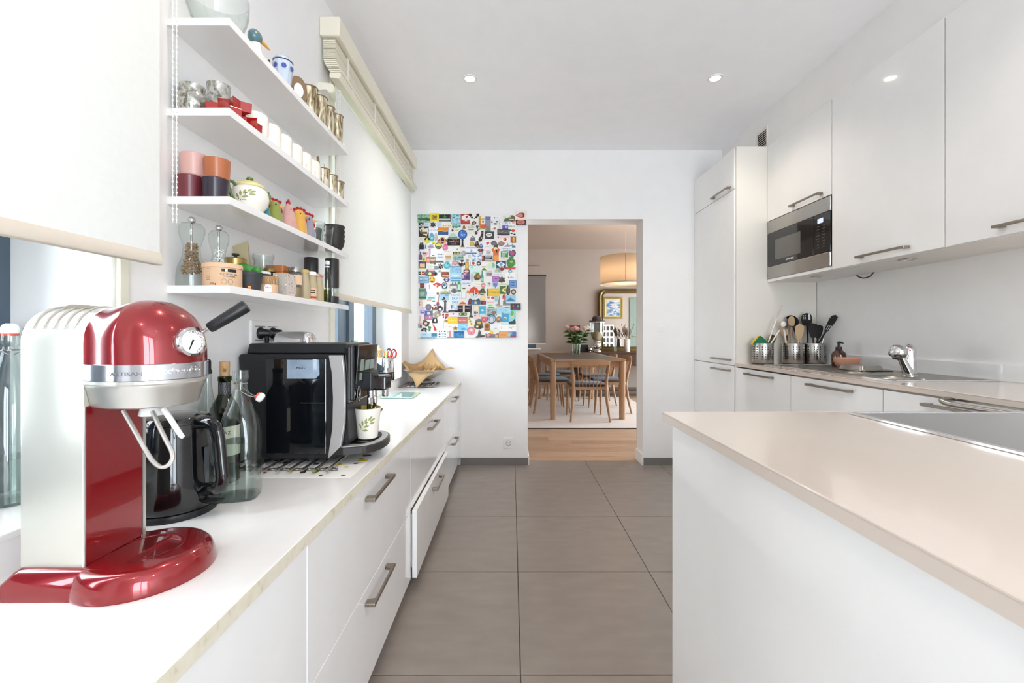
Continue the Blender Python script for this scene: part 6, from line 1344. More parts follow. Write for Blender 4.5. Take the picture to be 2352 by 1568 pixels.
L_ = [
(960,493,987.6,510.6,'R','9fc4a6,5f8f72','wide pale green magnet with dark skyline print',('r',-.1,-.15,.8,.2,'3d6a4e'),('r',.6,-.3,.3,.25,'2f4a3a')),
(988,490,1007.5,508,'R','e3cf3a','bright yellow square magnet with brown crest',('r',0,0,.6,.55,'b99a2e,6b5a22'),('c',0,0,.3,'7a6230')),
(1008.5,492.8,1034,507.5,'R',K_,'black magnet with green leaf reading AMSTERDAM',('p',[(0,-.2),(.12,.6),(0,.9),(-.12,.6)],'3c8a4c'),('p',[(0,-.2),(.35,.35),(.2,.45)],'3c8a4c'),('p',[(0,-.2),(-.35,.35),(-.2,.45)],'3c8a4c'),('r',0,-.5,.93,.25,W_),('t',0,-.5,.26,'AMSTERDAM',K_,.95),('r',.88,.3,.09,.4,'8a2a2a')),
(961,510.8,973.4,519,'M','2a2624','small black and white cow magnet on the top left',('e',.1,-.1,.35,.3,W_)),
(974,511,988,520,'R','cfd6dc','small plain pale grey-blue card magnet',('r',0,0,.5,.4,'b9c6cf')),
(989,510,1000.5,521.5,'M','26272d','black cross-shaped fleur magnet',('c',0,.1,.3,'3c4654')),
(1003.5,510,1013.5,520.5,'R','cdd0e4','tiny pale lilac square magnet',('c',0,0,.5,'b5d0d8')),
(1015.7,515,1038,522.3,'R','f3e6cf','cream strip magnet with orange lettering',('w',0,0,0.85,0.27,5,'d98a36')),
(963,521,984,542.8,'R','3a271e','dark brown magnet with a cream map outline',('p',[(-.9,.5),(-.1,.9),(.1,.6),(.9,.7),(.85,-.2),(.6,-.9),(0,-.6),(-.6,-.3)],'e8dcc0'),('r',-.45,.0,.1,.4,'6b5638'),('r',.1,-.25,.6,.2,'5f4c34')),
(985,522,1005,534,'R','eceaf0','white magnet reading KENTUCKY',('t',0,-.1,.5,'KENTUCKY','8d93a8',.9),('r',0,.75,.5,.08,'b5b5c0')),
(1006.5,523,1029,538.7,'R','3a5a92','orange, yellow and blue wave-striped flag magnet',('r',0,.55,.95,.42,'dd8a33'),('p',[(-1,.15),(-.3,.2),(.3,.05),(1,.15),(1,-.1),(.3,-.2),(-.3,0),(-1,-.1)],'e9c96a'),('p',[(-1,-.1),(-.3,0),(.3,-.2),(1,-.1),(1,-.3),(-1,-.3)],'2f6a5a')),
(986,535,997,553.5,'F','4f9db0','turquoise flip-flop shaped magnet',('e',.1,-.2,.5,.3,'9cc6e0')),
(997.3,535.5,1005,553.5,'F','b5b3ac','stone grey flip-flop shaped magnet',('e',0,.3,.5,.3,'c6c4bd')),
(1005,538.8,1028,555.5,'D','8a3b33','brown arched hut magnet with a dark doorway',('e',0,-.55,.6,.9,'d89a62'),('e',0,-.6,.32,.75,'3b1d14'),('r',0,-.9,.85,.12,'d9b06a')),
(975,544.5,988,558,'O','d9d23a','round magnet, half black and half yellow',('p',[(-.98,0),(.98,0),(.8,.6),(.4,.9),(-.4,.9),(-.8,.6)],K_),('r',0,.3,.35,.3,'d9d23a')),
(964,543.8,970,550.4,'B','e6e0d6','tiny white jug magnet',('r',0,0,.5,.15,'c8beb0')),
(992,553.6,999.4,561,'O','e6d83c','small round yellow smiling-face magnet',('r',0,-.3,.5,.12,K_)),
(1000,557.6,1014.4,571.4,'O',K_,'round black-rimmed sunset magnet',('e',0,0,.82,.82,'e8df62'),('r',0,-.35,.7,.3,'6d7440')),
(963.4,552,973.4,572,'A','1e241c','dark-robed figure magnet with white hair',('e',-.1,.65,.45,.35,W_),('e',-.1,.2,.4,.25,'7a6a4c')),
(974.4,562,980.5,570.4,'T','7d6b9e','tiny violet cup magnet',('r',0,.3,.4,.15,'9a8cba')),
(982.5,561,997.3,570.4,'L','b3a9b8','greyish lilac ornament magnet',('r',0,-.2,.6,.25,'8d8296')),
(1016.7,559.7,1028.5,575,'L','d877a0','pink jewelled ring magnet',('c',-.1,-.2,.4,'ef9cbc'),('c',.1,.75,.2,'6a6a70')),
(963.4,571.4,982.5,576.5,'R',W_,'slim white strip magnet with dark letters and a blue end',('w',.1,0,0.75,0.25,8,K_),('r',-.93,0,.07,1,'5a78b0')),
(970,578,982.5,589,'H','d8b3aa','small heart magnet in brown and rose',('r',-.2,.4,.5,.2,'6d4a40')),
(962,578.6,969.3,596.4,'B','7b5a90','purple bottle shaped magnet',('r',0,-.75,.9,.15,'7a3550')),
(985,572,988.7,588.8,'R','d3a9cc','narrow upright pink strip magnet',('r',0,.8,.8,.1,'4a4a58')),
(970,590,978,600,'R','e6dc7c','small yellow square magnet with a black horse',('p',[(-.4,-.6),(.4,-.5),(.3,.3),(-.1,.6)],K_)),
(979.5,590,987.7,603.6,'R','d9867a','small coral red poster magnet',('r',0,-.1,.6,.35,'f0b09c'),('r',0,.8,.7,.12,'8a5060')),
(989,574.5,1002,593,'A','f0eee6','white chef magnet on a wooden base',('r',0,-.8,.95,.18,'a9714a'),('r',0,-.3,.4,.1,'4a3028')),
(1002.4,580,1018.8,593.4,'R','e2e6ee','white card magnet with three heavy dark letters',('w',0,.4,0.70,0.15,3,'2a2f3a'),('r',0,-.5,.7,.12,'9aa4b8')),
(1021,575.5,1033.6,579.6,'R','ece7da','thin cream ribbon magnet with gold script',('w',0,0,0.80,0.32,5,'a8975a')),
(1023,583.7,1036,597.4,'R','e6dcd2','beige magnet with a gold roof band',('r',0,.15,.9,.3,'c2a24c'),('r',0,-.6,.8,.2,'b79fc0')),
(988,594.4,1000,606.6,'R','6d5a50','moustached man portrait magnet',('r',0,.6,.9,.3,'c9b89c'),('e',0,.05,.5,.35,'d8a78c'),('r',0,-.1,.35,.1,K_)),
(1000.4,594,1019.3,603,'D','8b8985','grey Colosseum shaped magnet',('r',0,-.3,.85,.25,'4a4845')),
(962,600.5,978,616.8,'R','54406a','purple framed magnet of a lit evening street',('r',0,-.1,.7,.5,'e9c9a0'),('r',0,-.85,.9,.12,'d6c070')),
(981,606,995.8,618.4,'R','dfe4dc','pale grey-green empty frame magnet',('r',0,0,.7,.65,'cfd6cc')),
(998,611,1006,618.4,'R','7e828e','small slate grey flag magnet',('r',0,0,.8,.15,'9aa0ac')),
(1007,605,1017,618,'M','35322f','black and white spotted cow magnet',('e',-.3,.4,.3,.3,W_),('e',.3,-.2,.25,.3,W_)),
(1019.3,600,1034.6,616.8,'L','5fb0bf','turquoise sea turtle magnet',('e',0,0,.5,.5,'8fd0d8'),('c',.2,.3,.2,'2f7a92')),
(1006,619.4,1013.7,626.5,'O','c6c6c6','small round silver coin magnet',('c',0,0,.5,'8d8d8d')),
(1036,492,1057,514.7,'R','b6dbe4,7fb4c4','light blue mosaic tile magnet',('r',.4,.7,.2,.15,'5f8090'),('r',-.35,.3,.2,.15,'5f8090'),('r',.4,-.1,.2,.15,'8aa8d0')),
(1059,492,1081.4,514,'R','c03a35','red magnet with a white map and a small heart',('p',[(-.85,.5),(-.1,.9),(.85,.6),(.85,-.1),(-.85,-.1)],W_),('h',.15,.4,.25,'a02f35'),('w',0,-.3,0.50,0.09,4,W_)),
(1078.4,493,1099.8,516.7,'F','f0eee9','large white panda magnet with black ears',('c',-.75,.85,.32,K_),('c',.75,.85,.32,K_),('e',-.45,.4,.22,.18,K_),('e',.45,.45,.22,.18,K_),('c',.05,.25,.1,K_),('e',0,-.55,.45,.32,'4b3a30'),('e',0,-.6,.25,.15,'b98a88')),
(1099.8,497,1104.4,521,'R','d9a238','tall narrow mustard yellow magnet',('r',0,0,.5,.6,'c08a2a')),
(1105.4,495.8,1113,504,'A','e8ecd2','small cream house magnet',('r',0,-.7,.9,.15,'5a6a58')),
(1106,504.8,1113,514.7,'R','efeceb','small white magnet with a crimson square',('r',0,.1,.45,.4,'8e2438')),
(1103.4,515.7,1116,522.3,'R','d8532f','plain orange-red block magnet',('r',0,0,.8,.3,'e06a45')),
(1037.5,515.2,1059,523.4,'M','2f7a68','teal palm-lettered magnet',('r',0,.1,.6,.2,'8fd0b8')),
(1063,516.2,1068.7,525,'A','8f6a2e','tiny bronze shield magnet',('c',0,0,.4,'b58c42')),
(1072.8,515,1091.6,535.6,'O','e6e5d8','round cream magnet reading I love BUDAPEST',('t',-.25,.65,.2,'I',K_),('h',.15,.66,.13,K_),('t',0,.3,.2,'BUDAPEST',K_,.75),('r',0,-.2,.6,.12,'8a8f80')),
(1093,518,1099.5,524.4,'S','3b4546','tiny dark grey shirt magnet',('c',0,0,.3,'a8b0b0')),
(1091,531.5,1096.5,537.7,'R','3d2a38','tiny dark aubergine square magnet',('c',0,0,.4,'8a6a80')),
(1096,523.4,1113.6,531,[(-1,-.9),(-.2,.2),(1,.5),(1,1),(-.3,.9),(-1,-.2)],'2c2316','black banner magnet with gold letters',('p',[(-.8,-.4),(-.2,.35),(.9,.65),(.9,.85),(-.25,.7),(-.8,-.15)],'d9b96a')),
(1099,531,1111,554,[(-.6,-1),(.2,-.9),(.8,.1),(.9,1),(.1,1),(-.1,.2),(-1,-.6)],'33221f','long dark brown saxophone-like magnet',('c',.3,.6,.25,'8a7a70'),('r',.2,-.3,.15,.15,'c0a890')),
(1052.3,527.5,1072.8,548.4,'C','1f4d96','blue bottle-cap magnet reading I NY',('c',0,0,.8,'2f6fc4'),('t',-.3,.35,.35,'I','9cc8f0'),('t',.1,-.2,.35,'NY','c6dcf5')),
(1030,531.5,1050,545.8,'D','7fae96','green glass dome magnet',('e',0,-.5,.75,1.0,'b8d0c4'),('r',0,-.85,.9,.13,'4a8a5a')),
(1028.5,547.8,1056,562.8,'R','241414','black magnet reading red light',('t',-.38,.1,.5,'red','e6cfc8'),('t',.4,.1,.5,'light','d8635c'),('r',.1,.8,.5,.07,'c8a0a0'),('r',0,-.65,.4,.1,'a8a0a0')),
(1080.4,541,1091.6,553,'A','77777a','grey hooded figure magnet',('e',0,.4,.4,.25,'d0d0d0')),
(1045,525,1054.4,531.5,'X','d8d24a','little yellow star magnet',('c',0,0,.3,'efe98a')),
(1037,520.5,1043,531,'G','4a2a48','tiny dark skier magnet',('r',0,-.8,.9,.1,'6a4a60')),
(1057.7,549,1067,567,'T','1b1b22','black standing statue magnet',('c',0,.7,.5,'2a2a34'),('r',0,-.95,1.0,.06,'a89a70')),
(1079,555,1089,565.8,'O','b99c4e','round bronze coin magnet',('c',0,0,.75,'d3b868')),
(1090,553.5,1101,569.4,'L','3a2a24','dark brown old camera magnet',('c',-.3,.4,.4,'8a6a4a'),('c',.3,-.5,.35,'a8845a')),
(1100.6,559.7,1109,570,'L','5b5f9a','small violet-blue gem magnet',('c',0,.1,.5,'a9b0dc')),
(1040,566,1058.5,584,'L','efefec','white elephant magnet with yellow letters at its feet',('r',0,-.65,.85,.3,'3a3418'),('w',0,-.65,0.70,0.12,4,'e0d04a'),('c',.1,.3,.12,K_)),
(1071.7,567.4,1094,583,'R','f2f4f8','white flag magnet with two blue bars and a star',('r',0,.72,1,.12,'2a4f9a'),('r',0,-.72,1,.12,'2a4f9a'),('p',[(0,.42),(.2,-.2),(-.2,-.2)],'3a5aa8'),('p',[(0,-.42),(.2,.2),(-.2,.2)],'3a5aa8'),('e',0,0,.08,.12,'f2f4f8')),
(1097,571.4,1111,582.7,'S','2e1c1e','black and red football shirt magnet',('r',0,.1,.35,.35,'a83a3a'),('r',0,-.6,.45,.25,'d8c0b8')),
(1060,576,1069.7,586.7,'O','9aa3b8','greyish round bulb magnet',('e',0,-.1,.5,.6,'c8b8a4')),
(1042,585.7,1063.6,597,'R','9cc0bc,5c8272','green hillside landscape magnet',('r',0,.65,.95,.25,'b5d8d6')),
(1075,585.2,1081,591.2,'R','d6d3ce','tiny newspaper magnet',('r',0,.3,.8,.12,'5a5a5a')),
(1084,584,1106,599.5,'R','cfe0ee','faded pale blue Union flag magnet',('p',[(-1,.8),(-.8,1),(1,-.8),(.8,-1)],'7fa0c8'),('p',[(1,.8),(.8,1),(-1,-.8),(-.8,-1)],'7fa0c8'),('r',0,0,.13,1,'eef4f8'),('r',0,0,1,.2,'eef4f8')),
(1106.4,587,1111,599,'R','a52530','narrow red telephone box magnet',('r',0,.15,.6,.5,'d08a88')),
(1112,587,1130.8,599.5,'R','22252e','dark navy plaque magnet with white lettering',('r',0,.55,.75,.12,'d8d8dc'),('r',-.2,-.1,.5,.1,'9a9aa4'),('r',0,-.6,.85,.13,W_)),
(1038,597.6,1053.4,608.7,'M','cf8a94','pink crab magnet',('e',0,-.1,.6,.35,'eab8bc')),
(1054,597.6,1068,611,'L','2c2220','magnet of two black-haired faces',('e',-.45,.25,.28,.35,'f0e6de'),('e',.45,.2,.28,.35,'f0e6de'),('e',.4,-.6,.3,.25,'b06a60')),
(1070,594.4,1077.3,601,'O','b9b6b4','small round pewter magnet',('c',0,0,.6,'9a9896')),
(1068.7,602,1076.3,619,'R','c39a3a','gold bar shaped magnet',('r',0,.1,.5,.6,'e0bf66')),
(1077.3,599,1093.7,609.7,'R','eef0f0','white magnet with a red apple and the letter J',('t',-.6,.1,.75,'J','27406e'),('c',.2,0,.6,'c23a38'),('r',0,-.85,.9,.1,'5a7a6a')),
(1095,600.5,1104.4,609.7,'O','3b3a34','dark lion face magnet',('e',0,0,.55,.4,'cfc6a8')),
(1034.6,611,1058.8,627,'R','a8d0e8,7fb4d8','sky blue sea view magnet, upper of the three blue views',('r',0,.9,1,.1,'6a98c0')),
(1080,610.7,1102,626.5,'R','d6eaec','pale aqua map magnet',('e',-.6,.6,.3,.3,'8fd8e0'),('r',.2,-.8,.6,.12,'a8d0b8')),
(1065,619.4,1078,626.5,'K','3a2a30','black framed magnet with a pink oval',('e',0,0,.8,.7,'f0bcc6')),
(1105.4,609.7,1118,622.5,'R','efe8d2','cream magnet with a green palm island',('p',[(-.9,-.7),(0,.2),(.9,-.6)],'3a7a4a'),('r',0,.5,.7,.12,'4a4a22')),
(1115,498,1126.7,531,'R','8e8ea0','tall grey-violet tower picture magnet',('r',0,.75,.9,.2,'6f70a0'),('r',.1,-.6,.8,.3,'7c8a7c'),('c',-.8,-.35,.35,'d8683a')),
(1127.8,497,1147.7,504.5,'R','efeef2','white strip magnet reading I love SF',('t',-.7,0,.6,'I','9aa8b8'),('h',-.2,.05,.5,'8f2434'),('t',.5,0,.6,'SF','9aa8b8')),
(1127.8,505,1145.6,517.5,'L','e8e8e8','black and white cow-print magnet under the SF strip',('e',.1,-.4,.5,.25,K_),('e',.5,.3,.3,.25,K_),('e',-.7,.2,.2,.3,K_)),
(1127,518.8,1143.6,531.5,'S',W_,'white T-shirt magnet with a small heart',('h',.15,.15,.3,'8f2434'),('r',-.25,.1,.06,.2,'d86a78'),('w',0,-.4,0.40,0.09,4,'9a9aa0')),
(1145,503,1150.7,526,'T','d8d2b8','slim beige lighthouse magnet',('r',0,.1,.25,.1,'9a946a')),
(1157.3,491.5,1184,507.6,'D','4f6a4a','large green and brown reptile dome magnet',('e',.4,-.3,.5,.9,'6d5a48'),('r',.1,.3,.12,.3,'d8c8b8'),('r',.3,-.5,.4,.12,'d8d0a8'),('c',-.85,.1,.4,'e0d8b8')),
(1153,509,1167,526.4,'R','dcd9ea','violet calendar magnet showing 31',('r',.05,-.45,.9,.45,'5d55a0'),('t',.45,.6,.3,'31',K_),('r',.4,-.4,.4,.25,'b8bcec'),('r',.1,-.85,.9,.12,'4a4290')),
(1167,508,1184,525.4,'R','f4f3ef','white magnet reading I love BRASIL with a pale heart',('t',-.5,.5,.4,'I','3a3a3a'),('h',.4,.55,.38,'e6b0aa'),('t',0,-.4,.35,'BRASIL','77706c',.85)),
(1143,527,1170,539.7,'R','3c3a40','dark charcoal plaque magnet with stone-coloured lettering',('r',0,.1,.85,.5,'8d877a,55504a')),
(1114.5,532,1134,547.9,'R','39343a','black ornate label magnet with a white cartouche',('e',-.1,.1,.72,.5,W_),('r',-.1,.1,.5,.2,'8a8a8c')),
(1171,527,1185,541.7,'L','f0f0ee','white magnet with black patches and a red cap',('e',.1,.6,.55,.4,'d23a2e'),('e',-.4,-.2,.4,.2,K_),('e',.5,-.5,.35,.25,K_),('c',-.7,.7,.3,'2a6a48')),
(1138,541,1150,548.4,'R','f0e2e6','pale pink magnet with a tiny red heart',('h',.1,0,.55,'a82838'),('t',-.6,0,.5,'I','6a6a70')),
(1150.3,541,1169,546.2,'R','e9cfd6','pink ticket-shaped magnet',('r',0,0,.8,.3,'f4e4e8')),
(1152.8,543.2,1167.6,556.5,'O','f3f0e6','round cream magnet with a strawberry',('c',-.05,.05,.55,'b83228'),('e',-.15,.1,.2,.35,'e8826a')),
(1173,543,1185,557,'R','a5522a','rust red magnet with a golden figure',('e',.1,0,.4,.85,'dba63a'),('c',.1,.3,.25,'e9c45a')),
(1183.6,485,1209,504,'R','f3ddd2','pale pink magnet with a photo cut-out of a face',('p',[(-.95,-.05),(-.2,.55),(.3,.6),(.6,.4),(.6,-.4),(.1,-.6),(-.4,-.4)],'5a2418'),('p',[(-.85,-.05),(-.1,.45),(.3,.4),(.35,-.3),(0,-.45),(-.4,-.25)],'e0887c')),
(1185.4,504.5,1208.4,516,'R','4a2820','dark photo magnet of a round pink face',('e',-.05,.05,.75,.85,'c87a6c'),('e',-.1,.0,.4,.4,'b0605a')),
(1111.3,552,1126,567,'R','f4f2f2','white magnet with a big pink heart after the letter I',('t',-.7,.1,.35,'I','4a2830'),('h',.2,.1,.5,'d1436f'),('r',.1,-.75,.6,.08,'8a8a90')),
(1127.8,552.5,1141.5,563,'L','756a6e','grey winged cat magnet',('e',-.3,.4,.3,.3,'4a4440')),
(1143.6,553.2,1159.4,564.8,[(-1,-.1),(-.5,.7),(.1,.9),(.6,.4),(1,.1),(.6,-.6),(0,-1),(-.7,-.7)],'96736a','brown leaf-shaped leather magnet',('e',0,0,.5,.5,'a5857a')),
(1160.4,556.8,1183.4,568,[(-1,-1),(1,-1),(1,-.2),(.5,0),(.4,.9),(.3,0),(-.3,-.1),(-.5,.9),(-.7,-.1),(-1,-.2)],'8a96a8','blue-grey city skyline magnet',('r',0,-.7,.9,.2,'5a7a7a')),
(1128,562,1149,599,[(-.55,-1),(.6,-1),(.65,.1),(.9,.4),(.45,.6),(.4,1),(-.4,1),(-.45,.6),(-.9,.4),(-.5,0)],'d9702f','tall orange-robed figurine magnet with a green cap',('r',0,.78,.42,.2,'4a4422'),('e',0,.5,.4,.17,'f0dccc'),('p',[(-.1,.42),(.35,.4),(.3,-.1)],'2a1410'),('e',.1,-.6,.55,.35,'e8a045')),
(1150.7,565.5,1175,576,'R','e6ecf2','white number-plate magnet reading NEW YORK CITY',('t',.1,-.1,.34,'NEW YORK CITY','3a4048',.72),('r',.1,.8,.6,.1,'6a7890'),('r',.1,-.85,.7,.08,'8090b0')),
(1150.7,577.5,1166.5,590.3,'R','3f8a48','green road-sign magnet with white text bars',('r',0,.5,.7,.12,'e0efe0'),('r',-.2,-.2,.5,.1,'e0efe0'),('r',-.3,-.65,.4,.1,'e0efe0'),('c',.75,.75,.15,W_)),
(1168.6,573.5,1184.4,588.8,'O','2c2238','round dark violet magnet with a pink rose',('c',0,0,.85,'6a5a80'),('c',0,0,.55,'c8406a')),
(1164,588.8,1183.4,613,'L','4f8f3c,357030','bright green carved leaf-man magnet',('e',.1,0,.35,.2,'8fc060'),('c',-.1,.3,.12,'1f3a18')),
(1116.5,575,1126.7,583.7,'R','c9c6ca','small grey photograph magnet',('r',0,-.1,.7,.5,'b0aeb4')),
(1120,601,1139,616.8,'L','d2ddca','pale yellow and teal world map magnet',('e',-.4,.2,.35,.45,'dfe3b0'),('e',.4,.0,.3,.7,'7fc0b4')),
(1140,600,1161.4,615.3,'R','2e4a62','navy magnet with a white diamond and blue globe',('p',[(-.9,.05),(0,.85),(.9,.05),(0,-.8)],'e4eef6'),('c',0,.1,.45,'4aa0d0')),
(1147,611.5,1158,621,'O','8a2020','dark red cherries magnet',('c',-.5,.6,.35,'e0b8ac'),('c',.5,.6,.35,'e0b8ac')),
(1158.6,612.6,1185,619.4,'M','b8302e','long red lizard magnet',('r',0,-.1,.6,.25,'d04a44')),
(1167.5,619.6,1176.7,625.8,'O','6aa8b4','small round teal eye magnet',('c',0,0,.5,'d0e8ea')),
(1148.7,590.8,1162,598,'R','eed9dc','small faint pink card magnet',('r',0,0,.7,.3,'e4c6ca')),
(1135.4,616,1153.8,626.5,'L','c0c8c0','pastel island map magnet',('e',-.4,.2,.3,.6,'d0c060'),('e',.2,0,.35,.6,'7aa8c0')),
(961.6,623.6,975.4,631,'R','2f3a24','black, yellow and red flag strip magnet',('r',-.1,0,.22,1,'e6d26a'),('r',.55,0,.45,1,'b8322e'),('w',0,0,0.85,0.18,4,W_)),
(975.4,616.5,1004,633.8,[(-1,-.6),(-.7,-.9),(.8,-.9),(1,-.4),(.85,.1),(.6,.2),(.45,.9),(-.6,.8),(-.85,.1)],'5c6a6e','grey-green vintage car magnet with pink roof',('r',.05,.5,.4,.25,'e0a8b4'),('c',-.15,-.35,.4,'e0dc90'),('r',.4,-.4,.2,.3,'9a2a2a'),('c',.7,-.4,.25,K_)),
(1014.7,624.6,1031,636.3,'K','7d4a3a','brown collage magnet with warm red patches',('r',-.2,.5,.6,.3,'b84a34'),('r',-.2,-.4,.6,.35,'d8b060'),('r',.7,-.5,.2,.3,'f0c8b8')),
(962,634,984.6,649.6,'R','86a4c2,6c8cae','steel-blue licence plate magnet',('w',0,.15,0.80,0.13,6,'d8ecf8'),('r',0,.75,.8,.1,'a8c8d8'),('r',0,-.7,.8,.12,'b8d8e8')),
(986,634.8,999,649,'O','d8a53a','round tiger face magnet',('e',0,.1,.4,.6,'e9c060'),('p',[(-.9,.2),(-.3,.5),(-.4,.2)],K_),('p',[(.9,.2),(.3,.5),(.4,.2)],K_),('e',0,-.6,.5,.2,'6a5418')),
(1019.8,637.9,1032,646.5,'O','5a4a90','purple ring magnet with a crossbar',('c',0,0,.68,W_),('r',0,0,1.2,.16,'4a3a80')),
(965,650.6,974,660.8,'R','7a2c30','plain dark red square magnet',('r',0,0,.6,.6,'8c3a3c')),
(994.3,648.6,1014,659.8,[(-1,.0),(-.6,.6),(0,.95),(.6,.6),(1,0),(.6,-.2),(.2,-.6),(0,-1),(-.2,-.6),(-.6,-.2)],'cf3f3f','red paper fan magnet',('c',-.2,-.2,.4,'f0d0cc')),
(1014.7,648,1027,662.9,'O','2a3848','oval penguin globe magnet with a blue centre',('e',0,.1,.7,.75,W_),('e',0,.2,.5,.5,'2f7ab0'),('r',0,-.85,.8,.12,'5a8a78')),
(961.6,662.9,979,686.8,[(-.9,-1),(.8,-1),(1,-.3),(1,.3),(.8,1),(-.9,1)],'6f927c','large green wooden barrel magnet',('r',0,.72,.88,.07,'2f4a3c'),('r',0,-.68,.88,.07,'2f4a3c'),('e',-.05,0,.6,.4,'9ab8a4')),
(979.5,650.5,987.7,663.5,'R','eceaf0','narrow white card magnet with a red stripe',('r',.6,-.2,.2,.7,'c89aa4')),
(979.5,669,1002,677.7,'R','eee6ec','white car-plate magnet with a blue end',('r',-.9,0,.1,1,'7a94d0'),('w',.1,0,0.60,0.18,7,'d0b8c4')),
(1003.5,669.5,1007.6,675.6,'A','7a6a2c','tiny golden shield magnet',('c',0,.1,.4,'d8cc6a')),
(1012,665.4,1034,675,[(-1,-1),(1,-1),(1,.3),(.8,.9),(.6,.3),(.2,.4),(0,.8),(-.4,.3),(-.8,.5),(-1,.2)],'c0bc98','beige ruin-shaped magnet with letters',('r',0,-.85,.95,.12,'6a6a58'),('w',0,-.1,0.60,0.18,5,'8d8760')),
(980.5,678.7,1000,690,'R','d3e4e4','small beach scene magnet in teal and sand',('r',.1,.1,.7,.3,'5fa8b4'),('r',-.4,-.75,.5,.2,'e0a87c')),
(1011,675.6,1031,688.6,'R','a8cbe6','blue sky photo magnet with a branch',('p',[(-.6,-1),(-.2,.1),(.2,-.2),(.0,-1)],'4a4632'),('e',.5,.6,.4,.25,'6a9ad8')),
(990.7,687.2,1002,699,'O','f2f2f0','white bottle-opener magnet with a dark slot',('e',0,.25,.6,.3,'5a6a68')),
(1002.5,676,1010,703,'G','b06a68','reddish electric guitar magnet',('c',-.3,-.6,.5,'4a5a9a')),
(1014,688.8,1030,717,[(-.8,-1),(1,-1),(1,-.85),(.3,-.8),(.3,.6),(.6,.7),(.1,1),(-.4,.7),(-.2,.6),(-.3,-.7)],'55535e','dark grey tower magnet on a broad base',('r',0,0,.12,.5,'6a6872')),
(962,688.4,971,705,'O','e8c9bc','peach coloured oval wooden gate magnet',('r',-.2,.2,.4,.06,'8a5040'),('r',-.2,-.3,.4,.06,'8a5040'),('r',-.6,0,.08,.6,'8a5040')),
(1034.6,627.2,1058.8,645.5,'R','b4dcf0','sky blue sea view magnet with white surf, middle of the three',('r',0,-.25,.95,.15,'3a8fb8'),('e',0,.3,.7,.2,'e6f2fa'),('r',0,-.8,.9,.15,'5aa0c4')),
(1061,627,1079,642.4,'R','6a5a90','purple skyline magnet with a pink cowgirl',('r',-.2,.7,.35,.35,'ef9cc4'),('r',.4,-.3,.4,.4,'4a4078'),('r',-.7,0,.2,.6,'c8b8bc')),
(1080.4,627.7,1088,646.5,'O','cbcad0','tall plain silver oval magnet',('e',0,0,.6,.7,'bdbcc4')),
(1089,627,1104,643,'L','6d6a28','olive and orange truck magnet',('r',.3,.0,.4,.3,'c8743a'),('r',-.2,-.6,.6,.2,'3a3c18')),
(1104.4,623,1110.5,646,'B','4f9088','small teal bottle magnet',('r',0,-.6,.6,.25,'a8d8cc')),
(1050.8,638.4,1058.5,668,'B','2fa06a','slim green bottle magnet with a white label',('r',0,-.4,.85,.4,'d6ece0'),('r',0,-.95,.9,.05,'3a6a58')),
(1033.5,647,1049.8,661.3,[(-1,-1),(1,-1),(1,0),(.7,.4),(.5,1),(.3,.3),(-.1,.4),(-.3,.9),(-.5,.3),(-1,.1)],'7d8584','grey terraced houses magnet',('r',0,-.6,.9,.35,'e4e4e0')),
(1036.5,662.9,1049.3,672.6,'O','7c7880','grey oval engraved magnet',('r',0,0,.1,.7,'4a464c'),('r',.3,0,.08,.5,'4a464c')),
(1060,647.6,1081,653.4,'R','d5e2f4','pale strip magnet with a row of blue letters',('w',0,0,0.85,0.25,7,'4a86c8')),
(1060.5,657.5,1071,669,'A','f3eddc','small cream panda face magnet',('e',-.35,.2,.22,.3,K_),('e',.35,.2,.22,.3,K_),('c',0,-.4,.15,K_)),
(1072.8,653,1080.4,661.3,'R','f4e8ec','small white card magnet with one dark red dot',('c',.2,.3,.4,'9a2438')),
(1091,648.6,1105,656.7,'R','f3ece8','cream magnet with a word in rose script',('w',0,0,0.75,0.22,5,'b86a64')),
(1105.4,649.6,1114.6,660.8,'O','c8847c','small pink pig magnet',('e',0,-.1,.6,.45,'ecb8ac')),
(1078,660.3,1099.3,682,'O','dc4a34','large round orange-red apple magnet with skyline',('p',[(-.95,-.1),(.95,-.1),(.7,-.75),(0,-1),(-.7,-.75)],'c8e6e4'),('r',-.1,-.3,.12,.4,'2f7a6a'),('r',.15,.05,.06,.5,'f0d0c8'),('e',0,.95,.35,.15,'6a8a3a'),('r',.5,-.3,.2,.1,'2a3a5a')),
(1036,674.6,1054,697.6,'R','eaf3f9','white magnet with blue letters TOKYO SKY TREE',('t',0,.68,.27,'TOKYO','2a92c8',.85),('t',0,.05,.36,'SKY','2a92c8',1),('t',0,-.65,.36,'TREE','2a92c8',.85)),
(1055,670,1070.7,684.8,'R','c9c9ce','white window-frame shaped magnet',('r',-.65,0,.25,.85,'ececf0'),('r',.25,0,.5,.85,'f0f0f2')),
(1100.3,662.3,1115.5,676.6,'L','5d5a38','brown and olive temple ruins magnet',('r',.1,-.6,.7,.12,'d0d0b0'),('r',-.4,.3,.12,.5,'3a2a20')),
(1103.4,677.7,1114.6,690,'O','e3c98e','round cream cheese-like magnet',('c',0,0,.7,'ecd8a4')),
(1074.3,684,1103,698.6,[(-1,-1),(1,-1),(1,.1),(.7,.9),(.3,.3),(.1,.4),(-.2,.3),(-.6,1),(-.85,.2)],'4a5670','row of colourful gabled houses magnet',('r',-.6,-.3,.2,.5,'8a2f2a'),('r',-.2,-.5,.18,.35,'4a7ad0'),('r',.25,-.5,.18,.35,'c8c8a0'),('r',.7,-.5,.18,.4,'3a6ab0')),
(1105,691,1115.5,698.8,'R','5a1c22','dark red badge magnet with a heart',('h',.1,0,.6,'d8505a'),('h',.1,0,.3,'5a1c22')),
